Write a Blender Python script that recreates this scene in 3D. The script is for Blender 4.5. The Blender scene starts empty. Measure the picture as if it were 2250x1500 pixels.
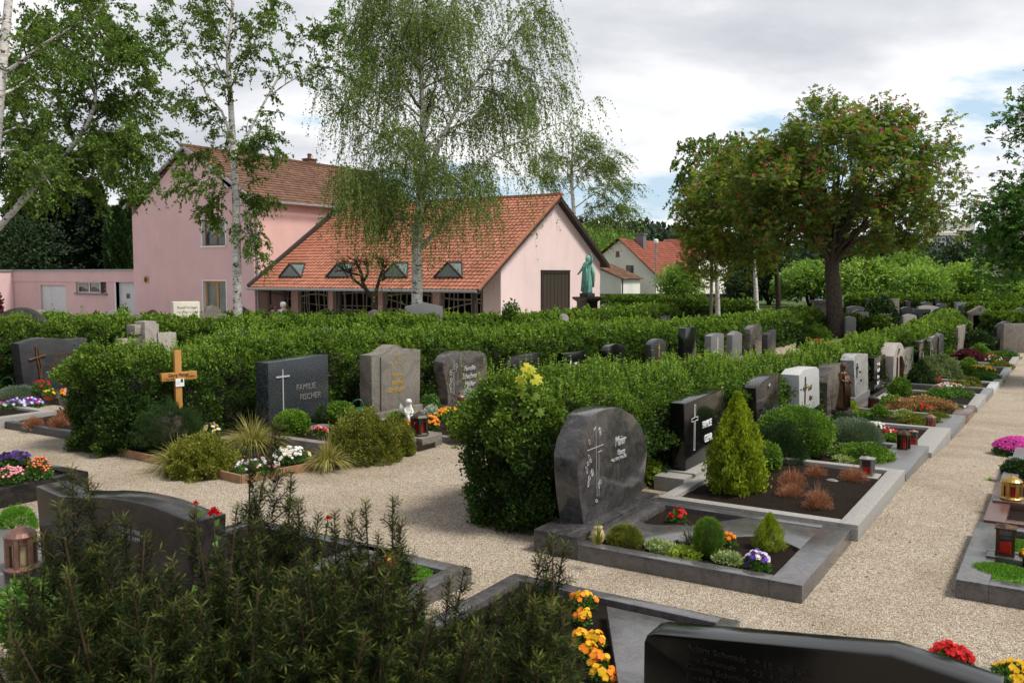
import bpy, bmesh, math, random
import numpy as np
from mathutils import Vector, Matrix, noise as mnoise

random.seed(7)
RNG = np.random.default_rng(11)
S = bpy.context.scene
COL = S.collection
R = math.radians

# ------------------------------------------------------------------ place
# World axes follow the cemetery: +Y runs along the rows of graves, +X across them.
F, CX, CY, H = 1950.0, 1125.0, 750.0, 2.4
PITCH = math.atan(149 / F)
HEAD = R(32.167)
FWD = np.array([-math.sin(HEAD) * math.cos(PITCH), math.cos(HEAD) * math.cos(PITCH), -math.sin(PITCH)])
UPV = np.array([-math.sin(HEAD) * math.sin(PITCH), math.cos(HEAD) * math.sin(PITCH), math.cos(PITCH)])
RGT = np.array([math.cos(HEAD), math.sin(HEAD), 0.0])
EYE = np.array([0, 0, H])
GY = [-60, 11, 13, 15, 18, 20, 22, 26, 32, 45, 900]
GZ = [0, 0, -.08, -.2, -.31, -.36, -.43, -.58, -.7, -.75, -.75]


def gz(y):
    return float(np.interp(y, GY, GZ))


def ray(px, py):
    return FWD + RGT * ((px - CX) / F) + UPV * ((CY - py) / F)


def at(px, py, dz=0.0):
    """Point of the terrain (plus dz) seen at a place of the survey photo."""
    d = ray(px, py); z = dz
    for _ in range(25):
        t = (z - H) / d[2]
        z = gz(d[1] * t) + dz
    p = EYE + d * ((z - H) / d[2])
    return Vector((p[0], p[1], z))


def on_x(px, py, X):
    d = ray(px, py); return Vector(EYE + d * (X / d[0]))


def on_y(px, py, Y):
    d = ray(px, py); return Vector(EYE + d * (Y / d[1]))


def on_d(px, py, D):
    return Vector(EYE + ray(px, py) * D)


def depth(p):
    return float(np.dot(np.array(p) - EYE, FWD))


def ppm(p):
    return F / depth(p)


# ------------------------------------------------------------------ objects
def link(o, parent=None):
    COL.objects.link(o)
    if parent is not None:
        o.parent = parent
    return o


def tag(o, label=None, cat=None, group=None, kind=None):
    if label: o['label'] = label
    if cat: o['category'] = cat
    if group: o['group'] = group
    if kind: o['kind'] = kind
    return o


def thing(name, label, cat, loc=(0, 0, 0), rz=0.0, group=None):
    o = bpy.data.objects.new(name, None)
    o.empty_display_size = .1
    link(o); o.location = loc; o.rotation_euler = (0, 0, rz)
    return tag(o, label, cat, group)


def copy_tree(o, loc=None, rz=None, label=None, parent=None, scale=None):
    c = o.copy(); COL.objects.link(c)
    if parent is not None: c.parent = parent
    if loc is not None: c.location = loc
    if rz is not None: c.rotation_euler = (0, 0, rz)
    if scale is not None: c.scale = scale
    if label: c['label'] = label
    for ch in list(o.children):
        copy_tree(ch, parent=c)
    return c


class MB:
    def __init__(s): s.v = []; s.f = []; s.mi = []; s.tint = []; s.cur = 0; s.t = .5

    def add(s, vs, fs):
        n = len(s.v); s.v += [tuple(p) for p in vs]; s.tint += [s.t] * len(vs)
        s.f += [tuple(i + n for i in f) for f in fs]; s.mi += [s.cur] * len(fs)
        return s

    def box(s, x0, x1, y0, y1, z0, z1):
        vs = [(x, y, z) for z in (z0, z1) for y in (y0, y1) for x in (x0, x1)]
        return s.add(vs, [(0, 2, 3, 1), (4, 5, 7, 6), (0, 1, 5, 4), (2, 6, 7, 3), (0, 4, 6, 2), (1, 3, 7, 5)])

    def obox(s, c, size, rz=0, rx=0, ry=0):
        m = Matrix.Translation(c) @ Matrix.Rotation(rz, 4, 'Z') @ Matrix.Rotation(ry, 4, 'Y') @ Matrix.Rotation(rx, 4, 'X')
        a, b, d = size[0] / 2, size[1] / 2, size[2] / 2
        vs = [m @ Vector((x, y, z)) for z in (-d, d) for y in (-b, b) for x in (-a, a)]
        return s.add(vs, [(0, 2, 3, 1), (4, 5, 7, 6), (0, 1, 5, 4), (2, 6, 7, 3), (0, 4, 6, 2), (1, 3, 7, 5)])

    def prism_y(s, outline, y0, y1):
        """outline in (x,z), counter-clockwise seen from -Y; extruded y0..y1 (y0 = front)"""
        n = len(outline)
        vs = [(x, y0, z) for x, z in outline] + [(x, y1, z) for x, z in outline]
        fs = [tuple(range(n)), tuple(reversed(range(n, 2 * n)))]
        fs += [(i, i + n, (i + 1) % n + n, (i + 1) % n) for i in range(n)]
        return s.add(vs, fs)

    def prism_x(s, outline, x0, x1):
        """outline in (y,z), counter-clockwise seen from +X; extruded from x1 (front) back to x0"""
        n = len(outline)
        vs = [(x1, y, z) for y, z in outline] + [(x0, y, z) for y, z in outline]
        fs = [tuple(range(n)), tuple(reversed(range(n, 2 * n)))]
        fs += [(i, i + n, (i + 1) % n + n, (i + 1) % n) for i in range(n)]
        return s.add(vs, fs)

    def prism_z(s, outline, z0, z1):
        n = len(outline)
        vs = [(x, y, z1) for x, y in outline] + [(x, y, z0) for x, y in outline]
        fs = [tuple(range(n)), tuple(reversed(range(n, 2 * n)))]
        fs += [(i, i + n, (i + 1) % n + n, (i + 1) % n) for i in range(n)]
        return s.add(vs, fs)

    def lathe(s, prof, n=16, c=(0, 0, 0), sx=1, sy=1):
        vs = []; fs = []
        for r, z in prof:
            for k in range(n):
                a = 2 * math.pi * k / n
                vs.append((c[0] + r * sx * math.cos(a), c[1] + r * sy * math.sin(a), c[2] + z))
        m = len(prof)
        for i in range(m - 1):
            for k in range(n):
                fs.append((i * n + k, i * n + (k + 1) % n, (i + 1) * n + (k + 1) % n, (i + 1) * n + k))
        fs.append(tuple(reversed(range(n)))); fs.append(tuple(range((m - 1) * n, m * n)))
        return s.add(vs, fs)

    def tube(s, pts, rad, n=6, cap=True):
        pts = [Vector(p) for p in pts]
        if not hasattr(rad, '__len__'): rad = [rad] * len(pts)
        vs = []; fs = []; ref = Vector((.31, .52, .79))
        for i, p in enumerate(pts):
            a = pts[max(i - 1, 0)]; b = pts[min(i + 1, len(pts) - 1)]
            t = (b - a)
            t = t.normalized() if t.length > 1e-9 else Vector((0, 0, 1))
            e = t.cross(ref)
            if e.length < .05: e = t.cross(Vector((1, 0, 0)))
            e.normalize(); g = t.cross(e)
            for k in range(n):
                an = 2 * math.pi * k / n
                vs.append(p + (e * math.cos(an) + g * math.sin(an)) * rad[i])
        m = len(pts)
        for i in range(m - 1):
            for k in range(n):
                fs.append((i * n + k, i * n + (k + 1) % n, (i + 1) * n + (k + 1) % n, (i + 1) * n + k))
        if cap:
            fs.append(tuple(reversed(range(n)))); fs.append(tuple(range((m - 1) * n, m * n)))
        return s.add(vs, fs)

    def mesh(s, name):
        me = bpy.data.meshes.new(name); me.from_pydata(s.v, [], s.f)
        if any(s.mi): me.polygons.foreach_set('material_index', s.mi)
        at_ = me.attributes.new('tint', 'FLOAT', 'POINT'); at_.data.foreach_set('value', s.tint)
        me.update(); return me

    def build(s, name, mats, parent=None, bevel=0, smooth=False, seg=2, recalc=True):
        me = s.mesh(name)
        if bevel or recalc:
            bm = bmesh.new(); bm.from_mesh(me)
            if recalc: bmesh.ops.recalc_face_normals(bm, faces=bm.faces)
            if bevel:
                ed = [e for e in bm.edges if e.is_manifold and e.calc_face_angle(0) > R(28)]
                bmesh.ops.bevel(bm, geom=ed, offset=bevel, segments=seg, profile=.6, affect='EDGES', clamp_overlap=True)
            bm.to_mesh(me); bm.free()
        if smooth:
            me.polygons.foreach_set('use_smooth', [True] * len(me.polygons))
        elif bevel:
            try:
                me.set_sharp_from_angle(angle=R(40)); me.polygons.foreach_set('use_smooth', [True] * len(me.polygons))
            except Exception: pass
        for m in (mats if isinstance(mats, (list, tuple)) else [mats]): me.materials.append(m)
        return link(bpy.data.objects.new(name, me), parent)


def fast_mesh(name, V, faces_per, nfaces, tint, mats, fmat=None, smooth=True):
    """V (n,3) float, faces_per (k,) array of corner indices all with the same vertex count"""
    me = bpy.data.meshes.new(name)
    k = faces_per.shape[1]
    me.vertices.add(len(V)); me.vertices.foreach_set('co', V.astype(np.float32).ravel())
    me.loops.add(faces_per.size); me.loops.foreach_set('vertex_index', faces_per.astype(np.int32).ravel())
    me.polygons.add(len(faces_per))
    me.polygons.foreach_set('loop_start', np.arange(0, faces_per.size, k, dtype=np.int32))
    try: me.polygons.foreach_set('loop_total', np.full(len(faces_per), k, dtype=np.int32))
    except Exception: pass
    if fmat is not None: me.polygons.foreach_set('material_index', fmat.astype(np.int32))
    a = me.attributes.new('tint', 'FLOAT', 'POINT'); a.data.foreach_set('value', tint.astype(np.float32))
    me.update(calc_edges=True)
    for m in (mats if isinstance(mats, (list, tuple)) else [mats]): me.materials.append(m)
    return me


def unit(a):
    return a / (np.linalg.norm(a, axis=-1, keepdims=True) + 1e-9)


# leaf templates: (along, across, lift) verts and quads
T_LEAF = (np.array([(0, 0, 0), (.45, -.27, .06), (1, 0, -.04), (.45, .27, .06)]), np.array([(0, 1, 2, 3)]))
T_ROUND = (np.array([(0, 0, 0), (.35, -.36, .05), (1, 0, -.08), (.35, .36, .05)]), np.array([(0, 1, 2, 3)]))
T_NEEDLE = (np.array([(0, -.05, 0), (.7, -.06, 0), (1, 0, -.03), (.5, .07, 0)]), np.array([(0, 1, 2, 3)]))
T_BLADE = (np.array([(0, -.018, 0), (.45, -.022, .1), (.45, .022, .1), (0, .018, 0), (.85, -.012, .0), (.85, .012, .0), (1, 0, -.12), (1, 0, -.12)]),
           np.array([(0, 1, 2, 3), (1, 4, 5, 2), (4, 6, 7, 5)]))


def palm_template(n=5, spread=150, w=.16):
    V = []; Q = []
    for i in range(n):
        a = R(-spread / 2 + spread * i / (n - 1)); l = 1 - .28 * abs(i - (n - 1) / 2) / ((n - 1) / 2)
        c, s_ = math.cos(a), math.sin(a)
        for (x, y, z) in ((0, 0, 0), (.62 * l, -w, .02), (l, 0, -.16), (.62 * l, w, .02)):
            V.append((c * x - s_ * y, s_ * x + c * y, z))
        Q.append((4 * i, 4 * i + 1, 4 * i + 2, 4 * i + 3))
    return (np.array(V), np.array(Q))


def flower_template(n=5):
    V = []; Q = []
    for i in range(n):
        a = 2 * math.pi * i / n; c, s_ = math.cos(a), math.sin(a)
        for (x, y, z) in ((0, 0, 0), (.32, -.26, .1), (.52, 0, .04), (.32, .26, .1)):
            V.append((z, c * x - s_ * y, s_ * x + c * y))   # petals spread in the plane across the stalk direction
        Q.append((4 * i, 4 * i + 1, 4 * i + 2, 4 * i + 3))
    return (np.array(V), np.array(Q))


T_PALM = palm_template(); T_FLOWER = flower_template()


def leaf_arrays(P, D, size, T, tint, nrm=None, rng=RNG):
    tv, tq = T
    D = unit(D); n = len(P)
    if nrm is None: nrm = rng.normal(size=(n, 3))
    B = unit(np.cross(nrm, D)); N = np.cross(D, B)
    size = np.broadcast_to(np.asarray(size, float), (n,))
    V = P[:, None, :] + size[:, None, None] * (tv[None, :, 0:1] * D[:, None, :] + tv[None, :, 1:2] * B[:, None, :] + tv[None, :, 2:3] * N[:, None, :])
    q = (np.arange(n) * len(tv))[:, None, None] + tq[None]
    return V.reshape(-1, 3), q.reshape(-1, 4), np.repeat(tint, len(tv))


def leaf_obj(name, parts, mats, parent=None):
    """parts: list of (V,Q,tint,matindex)"""
    Vs, Qs, Ts, Ms = [], [], [], []; o = 0
    for V, Q, t, mi in parts:
        Vs.append(V); Qs.append(Q + o); Ts.append(t); Ms.append(np.full(len(Q), mi)); o += len(V)
    me = fast_mesh(name, np.concatenate(Vs), np.concatenate(Qs), None, np.concatenate(Ts), mats, np.concatenate(Ms))
    return link(bpy.data.objects.new(name, me), parent)


def blob_quads(fn, nu=14, nv=9):
    """closed lumpy surface as quads: fn(unit dirs)->points"""
    u = np.linspace(0, 2 * np.pi, nu, endpoint=False); v = np.linspace(-np.pi / 2, np.pi / 2, nv)
    D = np.array([(math.cos(b) * math.cos(a), math.cos(b) * math.sin(a), math.sin(b)) for b in v for a in u])
    V = fn(D)
    Q = np.array([(j * nu + i, j * nu + (i + 1) % nu, (j + 1) * nu + (i + 1) % nu, (j + 1) * nu + i) for j in range(nv - 1) for i in range(nu)])
    return V, Q


def fbm(P, scale, seed=0.0):
    return np.array([mnoise.noise(Vector((p[0] * scale + seed, p[1] * scale - seed, p[2] * scale + seed * .7))) for p in P])


# ------------------------------------------------------------------ materials
MATS = {}


def newmat(name):
    m = bpy.data.materials.new(name); m.use_nodes = True
    nt = m.node_tree; nt.nodes.clear()
    out = nt.nodes.new('ShaderNodeOutputMaterial')
    MATS[name] = m
    return m, nt, out


def nd(nt, t, **kw):
    n = nt.nodes.new(t)
    for k, v in kw.items():
        if k.startswith('i_'): n.inputs[k[2:].replace('_', ' ')].default_value = v
        else: setattr(n, k, v)
    return n


def ramp(nt, fac, stops):
    r = nt.nodes.new('ShaderNodeValToRGB'); cr = r.color_ramp
    while len(cr.elements) > 1: cr.elements.remove(cr.elements[-1])
    for i, (p, c) in enumerate(stops):
        e = cr.elements[0] if i == 0 else cr.elements.new(p)
        e.position = p; e.color = (*c, 1)
    nt.links.new(fac, r.inputs['Fac']); return r.outputs['Color']


def coords(nt):
    return nd(nt, 'ShaderNodeTexCoord').outputs['Object']


def geo_pos(nt):
    return nd(nt, 'ShaderNodeNewGeometry').outputs['Position']


def mixc(nt, fac, a, b, mode='MIX'):
    n = nt.nodes.new('ShaderNodeMix'); n.data_type = 'RGBA'; n.blend_type = mode
    for sock, v in ((n.inputs['Factor'], fac), (n.inputs[6], a), (n.inputs[7], b)):
        if isinstance(v, (int, float)): sock.default_value = v
        elif isinstance(v, tuple): sock.default_value = (*v, 1)
        else: nt.links.new(v, sock)
    return n.outputs[2]


def noise_tex(nt, vec, scale, detail=4, rough=.55, dist=0):
    n = nd(nt, 'ShaderNodeTexNoise'); n.inputs['Scale'].default_value = scale
    n.inputs['Detail'].default_value = detail; n.inputs['Roughness'].default_value = rough; n.inputs['Distortion'].default_value = dist
    nt.links.new(vec, n.inputs['Vector']); return n.outputs['Fac']


def bump(nt, h, strength, dist=.01):
    b = nd(nt, 'ShaderNodeBump'); b.inputs['Strength'].default_value = strength; b.inputs['Distance'].default_value = dist
    nt.links.new(h, b.inputs['Height']); return b.outputs['Normal']


def principled(nt, out, col, rough=.5, spec=.5, metal=0, normal=None, coat=0):
    p = nd(nt, 'ShaderNodeBsdfPrincipled')
    if isinstance(col, tuple): p.inputs['Base Color'].default_value = (*col, 1)
    else: nt.links.new(col, p.inputs['Base Color'])
    if isinstance(rough, (int, float)): p.inputs['Roughness'].default_value = rough
    else: nt.links.new(rough, p.inputs['Roughness'])
    p.inputs['Specular IOR Level'].default_value = spec; p.inputs['Metallic'].default_value = metal
    if coat: p.inputs['Coat Weight'].default_value = coat; p.inputs['Coat Roughness'].default_value = .05
    if normal is not None: nt.links.new(normal, p.inputs['Normal'])
    nt.links.new(p.outputs['BSDF'], out.inputs['Surface']); return p


def plain(name, col, rough=.5, spec=.5, metal=0, var=.25, scale=6, bstr=.1):
    m, nt, out = newmat(name); c = coords(nt)
    f = noise_tex(nt, c, scale, 6, .65)
    col2 = ramp(nt, f, [(.3, tuple(x * (1 - var) for x in col)), (.7, tuple(min(1, x * (1 + var)) for x in col))])
    principled(nt, out, col2, rough, spec, metal, bump(nt, noise_tex(nt, c, scale * 8, 4, .7), bstr, .004))
    return m


def granite(name, base, fleck, vein=None, rough=.12, fscale=180, fl=(.55, .72), spec=.5, vs=5, bmp=0.0, vdist=1.5):
    m, nt, out = newmat(name); c = coords(nt)
    f = noise_tex(nt, c, fscale, 2, .7)
    col = ramp(nt, f, [(fl[0] - .25, tuple(x * .55 for x in base)), (fl[0], base), (fl[1], fleck)])
    w = noise_tex(nt, c, vs, 7, .68, vdist)
    if vein: col = mixc(nt, ramp(nt, w, [(.42, (0, 0, 0)), (.62, (.85, .85, .85))]), col, vein)
    dust = noise_tex(nt, c, 2.3, 6, .7)
    rr = nd(nt, 'ShaderNodeMapRange'); rr.inputs['From Min'].default_value = .35; rr.inputs['From Max'].default_value = .7
    rr.inputs['To Min'].default_value = rough; rr.inputs['To Max'].default_value = min(1, rough + .16)
    nt.links.new(dust, rr.inputs['Value'])
    nrm = bump(nt, f, bmp, .004) if bmp else None
    principled(nt, out, col, rr.outputs['Result'], spec, 0, nrm)
    return m


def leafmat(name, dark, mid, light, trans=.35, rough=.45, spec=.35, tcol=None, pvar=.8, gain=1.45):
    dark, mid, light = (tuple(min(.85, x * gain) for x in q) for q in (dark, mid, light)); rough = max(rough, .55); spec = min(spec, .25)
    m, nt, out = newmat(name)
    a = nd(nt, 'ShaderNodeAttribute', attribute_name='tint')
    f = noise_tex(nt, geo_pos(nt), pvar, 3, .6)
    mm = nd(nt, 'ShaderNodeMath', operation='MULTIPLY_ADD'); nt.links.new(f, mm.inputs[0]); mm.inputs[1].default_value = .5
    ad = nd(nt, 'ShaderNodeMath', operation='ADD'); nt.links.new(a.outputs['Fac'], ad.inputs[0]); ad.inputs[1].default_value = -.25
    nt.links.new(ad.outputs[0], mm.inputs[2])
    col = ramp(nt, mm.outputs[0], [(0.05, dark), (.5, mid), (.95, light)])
    p = nd(nt, 'ShaderNodeBsdfPrincipled'); nt.links.new(col, p.inputs['Base Color'])
    p.inputs['Roughness'].default_value = rough; p.inputs['Specular IOR Level'].default_value = spec
    if trans > 0:
        t = nd(nt, 'ShaderNodeBsdfTranslucent')
        tc = mixc(nt, 1.0, col, tcol or (1.15, 1.25, .5), 'MULTIPLY'); nt.links.new(tc, t.inputs['Color'])
        mx = nd(nt, 'ShaderNodeMixShader'); mx.inputs[0].default_value = trans
        nt.links.new(p.outputs[0], mx.inputs[1]); nt.links.new(t.outputs[0], mx.inputs[2])
        nt.links.new(mx.outputs[0], out.inputs['Surface'])
    else: nt.links.new(p.outputs[0], out.inputs['Surface'])
    return m


def petal(name, c1, c2, trans=.3):
    return leafmat(name, c1, tuple((a + b) / 2 for a, b in zip(c1, c2)), c2, trans, .5, .2, (1, 1, 1), 30, 1.0)


# foliage
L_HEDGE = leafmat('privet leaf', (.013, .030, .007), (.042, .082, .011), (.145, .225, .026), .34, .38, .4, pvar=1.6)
L_BIRCH = leafmat('birch leaf', (.026, .054, .012), (.064, .112, .019), (.13, .195, .03), .45, .45)
L_BIRCHD = leafmat('weeping birch leaf', (.055, .088, .024), (.10, .15, .036), (.17, .225, .055), .48, .5)
L_CHEST = leafmat('chestnut leaf', (.032, .060, .013), (.076, .118, .021), (.155, .185, .04), .46, .42)
L_CHESTB = leafmat('brightened chestnut leaf', (.045, .078, .014), (.105, .155, .026), (.19, .23, .045), .5, .42)  # lighter copy of the chestnut leaf, standing in for sun it lacks
L_WCHEST = leafmat('white chestnut leaf', (.018, .05, .012), (.04, .10, .018), (.08, .16, .03), .33, .4)
L_DARK = leafmat('spruce needles', (.006, .014, .007), (.012, .026, .011), (.024, .045, .018), .1, .6, gain=1.0)
L_THUJA = leafmat('arborvitae leaf', (.012, .03, .009), (.024, .055, .013), (.045, .09, .02), .15, .6, gain=1.0)
L_FAR = leafmat('distant leaf', (.06, .115, .025), (.125, .205, .042), (.22, .31, .07), .4, .55, pvar=.5)
L_FARD = leafmat('distant dark leaf', (.014, .032, .014), (.026, .052, .02), (.045, .08, .028), .2, .6, pvar=.2, gain=1.0)
L_YEW = leafmat('yew needle', (.009, .017, .0055), (.022, .036, .009), (.125, .145, .03), .2, .35, .08, pvar=6, gain=1.0)
L_BOX = leafmat('boxwood leaf', (.032, .066, .010), (.082, .155, .018), (.17, .26, .035), .25, .4, pvar=3)
L_CONE = leafmat('golden cypress leaf', (.07, .105, .008), (.175, .225, .014), (.34, .38, .03), .3, .5, pvar=3)
L_OLIVE = leafmat('olive shrub leaf', (.05, .062, .010), (.105, .118, .016), (.18, .18, .03), .25, .5, pvar=5)
L_DKSH = leafmat('dark shrub leaf', (.010, .024, .008), (.022, .046, .012), (.045, .08, .02), .2, .5, pvar=3)
L_BLUE = leafmat('blue fescue blade', (.05, .075, .05), (.10, .135, .095), (.17, .21, .15), .2, .5, pvar=3)
L_HEATH = leafmat('dry heather twig', (.11, .042, .022), (.23, .10, .052), (.37, .225, .135), .2, .7, tcol=(1, .9, .7), pvar=5)
L_GRASS = leafmat('dry grass blade', (.10, .11, .028), (.20, .185, .055), (.36, .30, .12), .3, .6, pvar=3)
L_GREEN = leafmat('bedding plant leaf', (.025, .06, .012), (.055, .12, .022), (.11, .19, .04), .3, .45, pvar=4)
L_LIME = leafmat('lime leaf', (.10, .15, .02), (.19, .25, .035), (.32, .36, .07), .35, .5, pvar=4)
L_VARIEG = leafmat('variegated leaf', (.07, .12, .04), (.22, .27, .12), (.45, .45, .26), .3, .5, pvar=8)
L_MAPLE = leafmat('yellow maple leaf', (.09, .15, .02), (.26, .29, .025), (.42, .38, .04), .4, .45, pvar=.01)
L_SILV = leafmat('silver ragwort leaf', (.16, .19, .17), (.28, .32, .29), (.42, .46, .43), .2, .7, pvar=5)
L_PURP = leafmat('purple barberry leaf', (.035, .007, .012), (.075, .016, .025), (.13, .035, .045), .3, .5, (1.2, .6, .7) and .4, pvar=3)
L_MOSS = leafmat('moss cushion', (.03, .09, .006), (.07, .17, .012), (.13, .26, .03), .2, .8, pvar=12)
L_RUST = leafmat('reddish sedum leaf', (.12, .07, .03), (.24, .13, .06), (.30, .26, .09), .2, .6, pvar=5)
L_FOREST = leafmat('forest leaf', (.010, .024, .012), (.022, .045, .02), (.05, .082, .03), .1, .7, pvar=.08, gain=1.0)
P_RED = petal('red petal', (.32, .008, .01), (.62, .02, .02)); P_YEL = petal('yellow petal', (.62, .35, .01), (.85, .55, .03))
P_ORA = petal('orange petal', (.62, .14, .01), (.85, .30, .02)); P_WHI = petal('white petal', (.55, .53, .48), (.85, .83, .80))
P_PIN = petal('pink petal', (.55, .12, .18), (.82, .42, .45)); P_MAG = petal('magenta petal', (.45, .015, .25), (.72, .08, .42))
P_PUR = petal('purple petal', (.06, .02, .22), (.18, .08, .45)); P_LIL = petal('pale violet petal', (.45, .38, .65), (.8, .75, .85))
P_DPUR = petal('dark violet petal', (.015, .008, .05), (.06, .02, .12)); P_CHEST = petal('red chestnut blossom', (.34, .05, .045), (.56, .14, .11))

# bark
def birch_bark():
    m, nt, out = newmat('birch bark'); c = geo_pos(nt)
    mp = nd(nt, 'ShaderNodeMapping'); mp.inputs['Scale'].default_value = (2.4, 2.4, 4.5); nt.links.new(c, mp.inputs['Vector'])
    f = noise_tex(nt, mp.outputs[0], 2.2, 5, .68, 1.2)
    mp2 = nd(nt, 'ShaderNodeMapping'); mp2.inputs['Scale'].default_value = (1.4, 1.4, 14); nt.links.new(c, mp2.inputs['Vector'])
    f2 = noise_tex(nt, mp2.outputs[0], 4, 3, .6)
    base = ramp(nt, f2, [(.3, (.26, .245, .22)), (.5, (.54, .525, .50)), (.7, (.66, .65, .62))])
    col = mixc(nt, ramp(nt, f, [(.40, (1, 1, 1)), (.46, (0, 0, 0))]), base, (.035, .03, .027))
    principled(nt, out, col, .7, .25, 0, bump(nt, f, .5, .01)); return m


B_BIRCH = birch_bark()
B_TWIG = plain('twig bark', (.05, .04, .032), .8, .2)
B_BROWN = plain('furrowed bark', (.062, .05, .04), .9, .15, 0, .5, 9, .6)

# stone, metal, building
G_MAIER = granite('brown grey polished granite', (.032, .031, .032), (.085, .083, .085), (.075, .07, .071), .07, 90, vs=7, spec=.6)
G_MKERB = granite('grey mauve polished kerb granite', (.060, .057, .059), (.13, .125, .13), (.10, .095, .098), .12, 90, vs=7, spec=.95)
G_BLACK = granite('black polished granite', (.006, .006, .006), (.014, .014, .014), None, .06, 300, spec=.4)
G_BLUE = granite('larvikite granite', (.018, .021, .024), (.10, .115, .13), None, .16, 75, (.5, .68))
G_ANTH = granite('anthracite granite', (.030, .030, .034), (.055, .056, .06), (.048, .047, .05), .25, 160)
G_PARA = granite('veined brown granite', (.05, .043, .039), (.10, .086, .08), (.13, .112, .102), .14, 120, vs=2.5, vdist=3)
G_DARKV = granite('black granite with brown veins', (.011, .0105, .011), (.028, .027, .028), (.032, .027, .025), .10, 160, vs=3, vdist=3, spec=.28)
G_LIGHT = granite('light grey granite', (.26, .25, .235), (.48, .47, .45), None, .6, 150, bmp=.2)
G_WHITE = granite('pale granite', (.40, .41, .41), (.62, .63, .63), None, .5, 130, bmp=.2)
G_MARB = granite('grey marble', (.34, .34, .33), (.46, .46, .45), (.14, .145, .15), .35, 40, vs=2, vdist=4)
G_STRIPE = granite('striped grey stone', (.33, .30, .27), (.45, .42, .39), (.20, .18, .165), .6, 60, vs=1.5, vdist=2)
G_OLD = granite('weathered sandstone', (.19, .17, .145), (.27, .245, .215), (.09, .082, .073), .8, 50, vs=2.2, bmp=.4)
G_RED = granite('red brown granite', (.10, .05, .04), (.17, .095, .08), None, .18, 160)
G_ROUGH = granite('rough boulder stone', (.15, .14, .12), (.24, .225, .2), (.07, .065, .055), .9, 30, vs=3, bmp=.9)
G_GREY = granite('mid grey granite', (.14, .14, .145), (.24, .24, .245), None, .28, 150)
G_CREAM = plain('cream limestone', (.58, .55, .47), .7, .3, 0, .1)
G_SAND = plain('yellow sandstone', (.4, .28, .13), .8, .2)
BRONZE = plain('dark bronze', (.075, .042, .022), .42, .5, .8, .35, 12)
BRONZE_L = plain('copper lettering', (.20, .11, .06), .45, .5, .8, .2, 12)
BRASS = plain('polished brass', (.42, .27, .08), .36, .5, .9, .15, 8)
COPPER = plain('worn copper', (.20, .11, .085), .5, .5, .6, .3, 10)
PATINA = plain('green bronze patina', (.15, .36, .30), .7, .3, .1, .4, 5, .3)
PATINA_D = plain('dark bronze base', (.02, .028, .024), .6, .4)
GOLD = plain('gold lettering', (.62, .40, .06), .4, .5, .5, .1)
SILVER = plain('silver lettering', (.5, .51, .52), .4, .5, .3, .05)
WHITEP = plain('white lettering', (.72, .72, .72), .6, .3, 0, .05)
BROWNP = plain('brown bronze lettering', (.085, .04, .02), .6, .3, 0, .1)
DGREY = plain('worn grey lettering', (.10, .098, .092), .6, .3, 0, .05)
GREYP = plain('engraved grey lettering', (.26, .26, .27), .7, .3, 0, .05)
DIMP = plain('faint engraved lettering', (.0105, .010, .010), .5, .3, 0, .05)
BLACKP = plain('black painted lettering', (.02, .018, .015), .6, .3)
REDG = plain('red candle glass', (.42, .012, .01), .18, .5, 0, .15, 10, 0)
IRON = plain('dark lantern metal', (.045, .033, .027), .5, .5, .5, .3, 20)
TIN = plain('grey lantern metal', (.26, .25, .24), .5, .5, .6, .2, 20)
CREAMG = plain('cream candle glass', (.45, .38, .22), .3, .5, 0, .1)
WOOD_O = plain('orange varnished oak', (.40, .19, .05), .45, .4, 0, .18, 4)
WOOD_K = plain('weathered board', (.26, .15, .085), .8, .2, 0, .3, 5)
TERRA = plain('terracotta', (.30, .085, .04), .8, .2)
PLASTIC_G = plain('green plastic', (.015, .11, .035), .35, .5, 0, .1)
PAPER = plain('white card', (.72, .73, .72), .6, .2, 0, .04)
SKIN = plain('skin', (.48, .29, .21), .6, .3, 0, .06)
MARBLE_W = plain('white cast stone', (.62, .62, .59), .7, .3, 0, .15, 12)


def soil_mat():
    m, nt, out = newmat('dark garden soil'); c = geo_pos(nt)
    f = noise_tex(nt, c, 45, 6, .75); f2 = noise_tex(nt, c, 5, 4, .6)
    col = ramp(nt, f, [(.3, (.006, .0042, .003)), (.55, (.018, .0125, .009)), (.72, (.036, .027, .02)), (.8, (.13, .11, .085))])
    col = mixc(nt, ramp(nt, f2, [(.4, (0, 0, 0)), (.8, (.5, .5, .5))]), col, (.028, .019, .013))
    principled(nt, out, col, .95, .1, 0, bump(nt, f, 1, .03)); return m


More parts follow.
